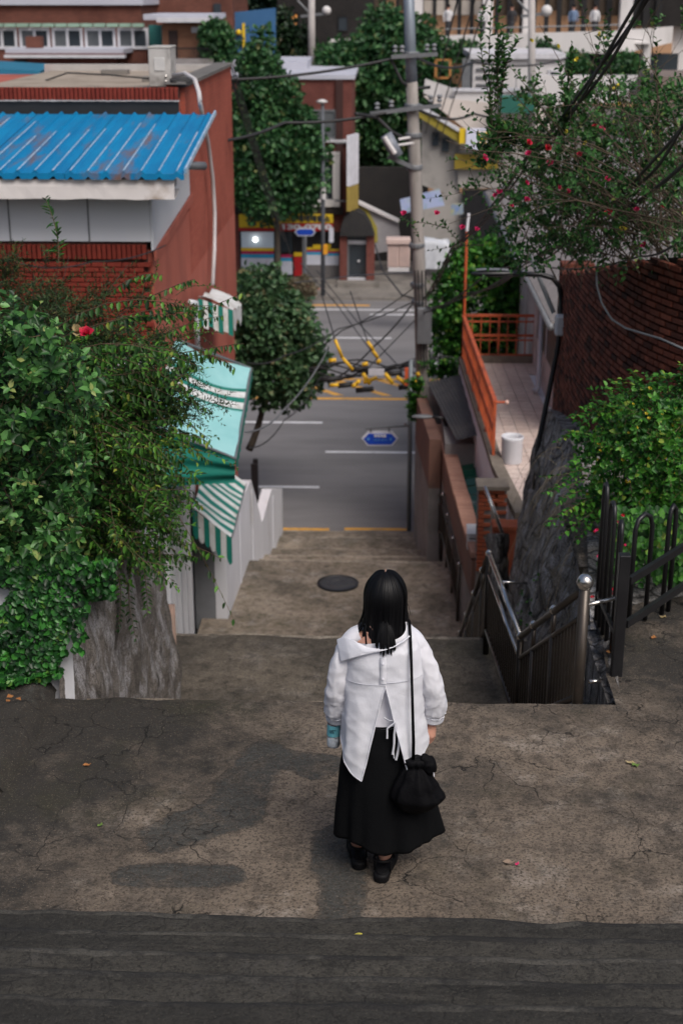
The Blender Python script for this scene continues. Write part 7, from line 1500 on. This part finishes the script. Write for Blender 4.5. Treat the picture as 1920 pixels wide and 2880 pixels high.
# far lamp post
LP = empty('street_lamp', P(907, 830, Y=56.0), 'thin grey street lamp post at the far kerb in front of the shop', 'street lamp')
MB().tube([P(908, 835, Y=56), P(908, 520, Y=56), P(907, 285, Y=56)], .09, 10, .06).build('post', pm('lamp_grey', (.12,.13,.15)), LP, smooth=True); MB().lathe([(.05,-.1),(.2,-.05),(.22,0),(.05,.06)], P(905, 284, Y=56), 12).build('lamp_head', M_CONCW, LP, smooth=True); MB().tube([P(908, 512, Y=55.9), P(908, 560, Y=55.9)], .11, 10).build('sleeve', M_CONCW, LP); slabpix(LP, 'orange_notice', pm('notice_orange', (.75,.33,.02)), 909, 921, 688, 716, 55.85, .05)
for nm, lab, u, v0, v1, Y, r_ in (('concrete_pole', 'pale concrete pole behind the maroon roof in front of the slate building', 876, -60, 190, 74, .2), ('concrete_pole', 'pale pole rising through the white shop roof behind the rose', 1494, -40, 340, 60, .17)):
    T = empty(nm, P(u, v1, Y=Y), lab, 'utility pole'); MB().tube([P(u, v1+40, Y=Y), P(u, v0, Y=Y)], r_, 10, r_*.8).build('shaft', pm('pale_pole', (.45,.42,.41), None, 2, .8), T, smooth=True)
    MB().bar(P(u-30, 46, Y=Y), P(u+40, 38, Y=Y), .12, .12).build('crossarm', M_GREYM, T); MB().sphere(P(u+42, 30, Y=Y), .22, 8).build('lamp', M_CONCW, T, smooth=True); MB().tube([P(u-40, 0, Y=Y), P(u, 44, Y=Y)], .05, 6).build('stay', M_GREYM, T)
SL2 = empty('small_street_lamp', P(1262, 1240, Y=27.2), 'grey street lamp head on a short arm over the brown wall', 'street lamp')
MB().tube([P(1278, 1300, Y=27), P(1262, 1215, Y=27), P(1245, 1176, Y=27), P(1215, 1172, Y=27)], .035, 8).build('arm', M_BLACK, SL2, smooth=True)
mb = MB(); h0 = P(1218, 1172, Y=27); mb.grid(lambda a, b: h0+Vector((-.42*b/10, .08*math.cos(TAU*a/12)*math.sin(math.pi*(b+.6)/11.2)**.6, .045*math.sin(TAU*a/12)*math.sin(math.pi*(b+.6)/11.2)**.6)), 12, 11, wrap=True); mb.build('lamp_head', M_GREYM, SL2, smooth=True)
OF = empty('orange_frame', P(1240, 225, Y=66), 'small orange square frame hanging in front of the dark tree', 'frame')
for u0, u1, v0, v1 in ((1222,1228,168,222),(1262,1268,168,222),(1222,1268,216,222),(1222,1268,166,171)): slabpix(OF, 'bar', pm('frame_orange', (.42,.19,.06)), u0, u1, v0, v1, 66, .1)
# ================================================================ fallen leaves and petals
def litter(u, v, r, mat, label, Z=None, cat='leaf', name='fallen_leaf'):
    p = P(u, v, Z=7.27+RISE*.0 if Z is None else Z); p.z = gz(p.x, p.y)+.008 if Z is None else Z+.006
    mb = MB(); n = 9; a0 = random.random()*6
    pts = [p+Vector((r*(1 if k % 2 else .62)*math.cos(a0+TAU*k/n)*1.3, r*(1 if k % 2 else .62)*math.sin(a0+TAU*k/n), .006*math.sin(k*2.0)+.004)) for k in range(n)]
    mb.add([p]+pts, [(0, 1+k, 1+(k+1) % n) for k in range(n)]); thing_mesh(mb, name, mat, label, cat, 'fallen leaves and petals')
litter(38, 1968, .055, M_ORLEAF, 'orange maple-like leaf lying on the kerb at the left', 7.36); litter(92, 1918, .03, M_PALELEAF, 'pale curled leaf on the kerb by the ivy', 7.36)
litter(18, 2125, .016, M_PINK, 'pink petal at the left edge of the landing', cat='petal', name='fallen_petal'); litter(246, 2158, .02, M_ORLEAF, 'brown leaf left of the cement patch'); litter(283, 2325, .016, pm('green_bit', (.12,.2,.04)), 'small green leaf bit left on the landing')
litter(1453, 2437, .012, M_PINK, 'pink petal right of the person', cat='petal', name='fallen_petal'); litter(1430, 2432, .026, pm('stone_bit', (.3,.22,.16)), 'round brown pebble beside the pink petal', cat='pebble', name='pebble')
c_ = P(1010, 2636, Z=7.59); litter(1010, 2636, .022, pm('yellowgreen_leaf', (.4,.36,.06)), 'yellow green leaf on the step below the person', 7.43)
for u, v, m_, lab in ((1835,1808,M_ORLEAF,'orange leaf on the raised ground by the black fence'),(1862,1755,M_PALELEAF,'pale leaf on the raised ground behind the orange one'),(1735,1885,M_PALELEAF,'pale leaf at the foot of the black post'),(1712,1846,M_ORLEAF,'rust coloured leaf beside the black post'),(1770,2148,M_PALELEAF,'pale crumb of leaf right of the landing'),(1785,2156,pm('green_bit', (.12,.2,.04)),'green crumb of leaf right of the landing')): litter(u, v, .022, m_, lab)
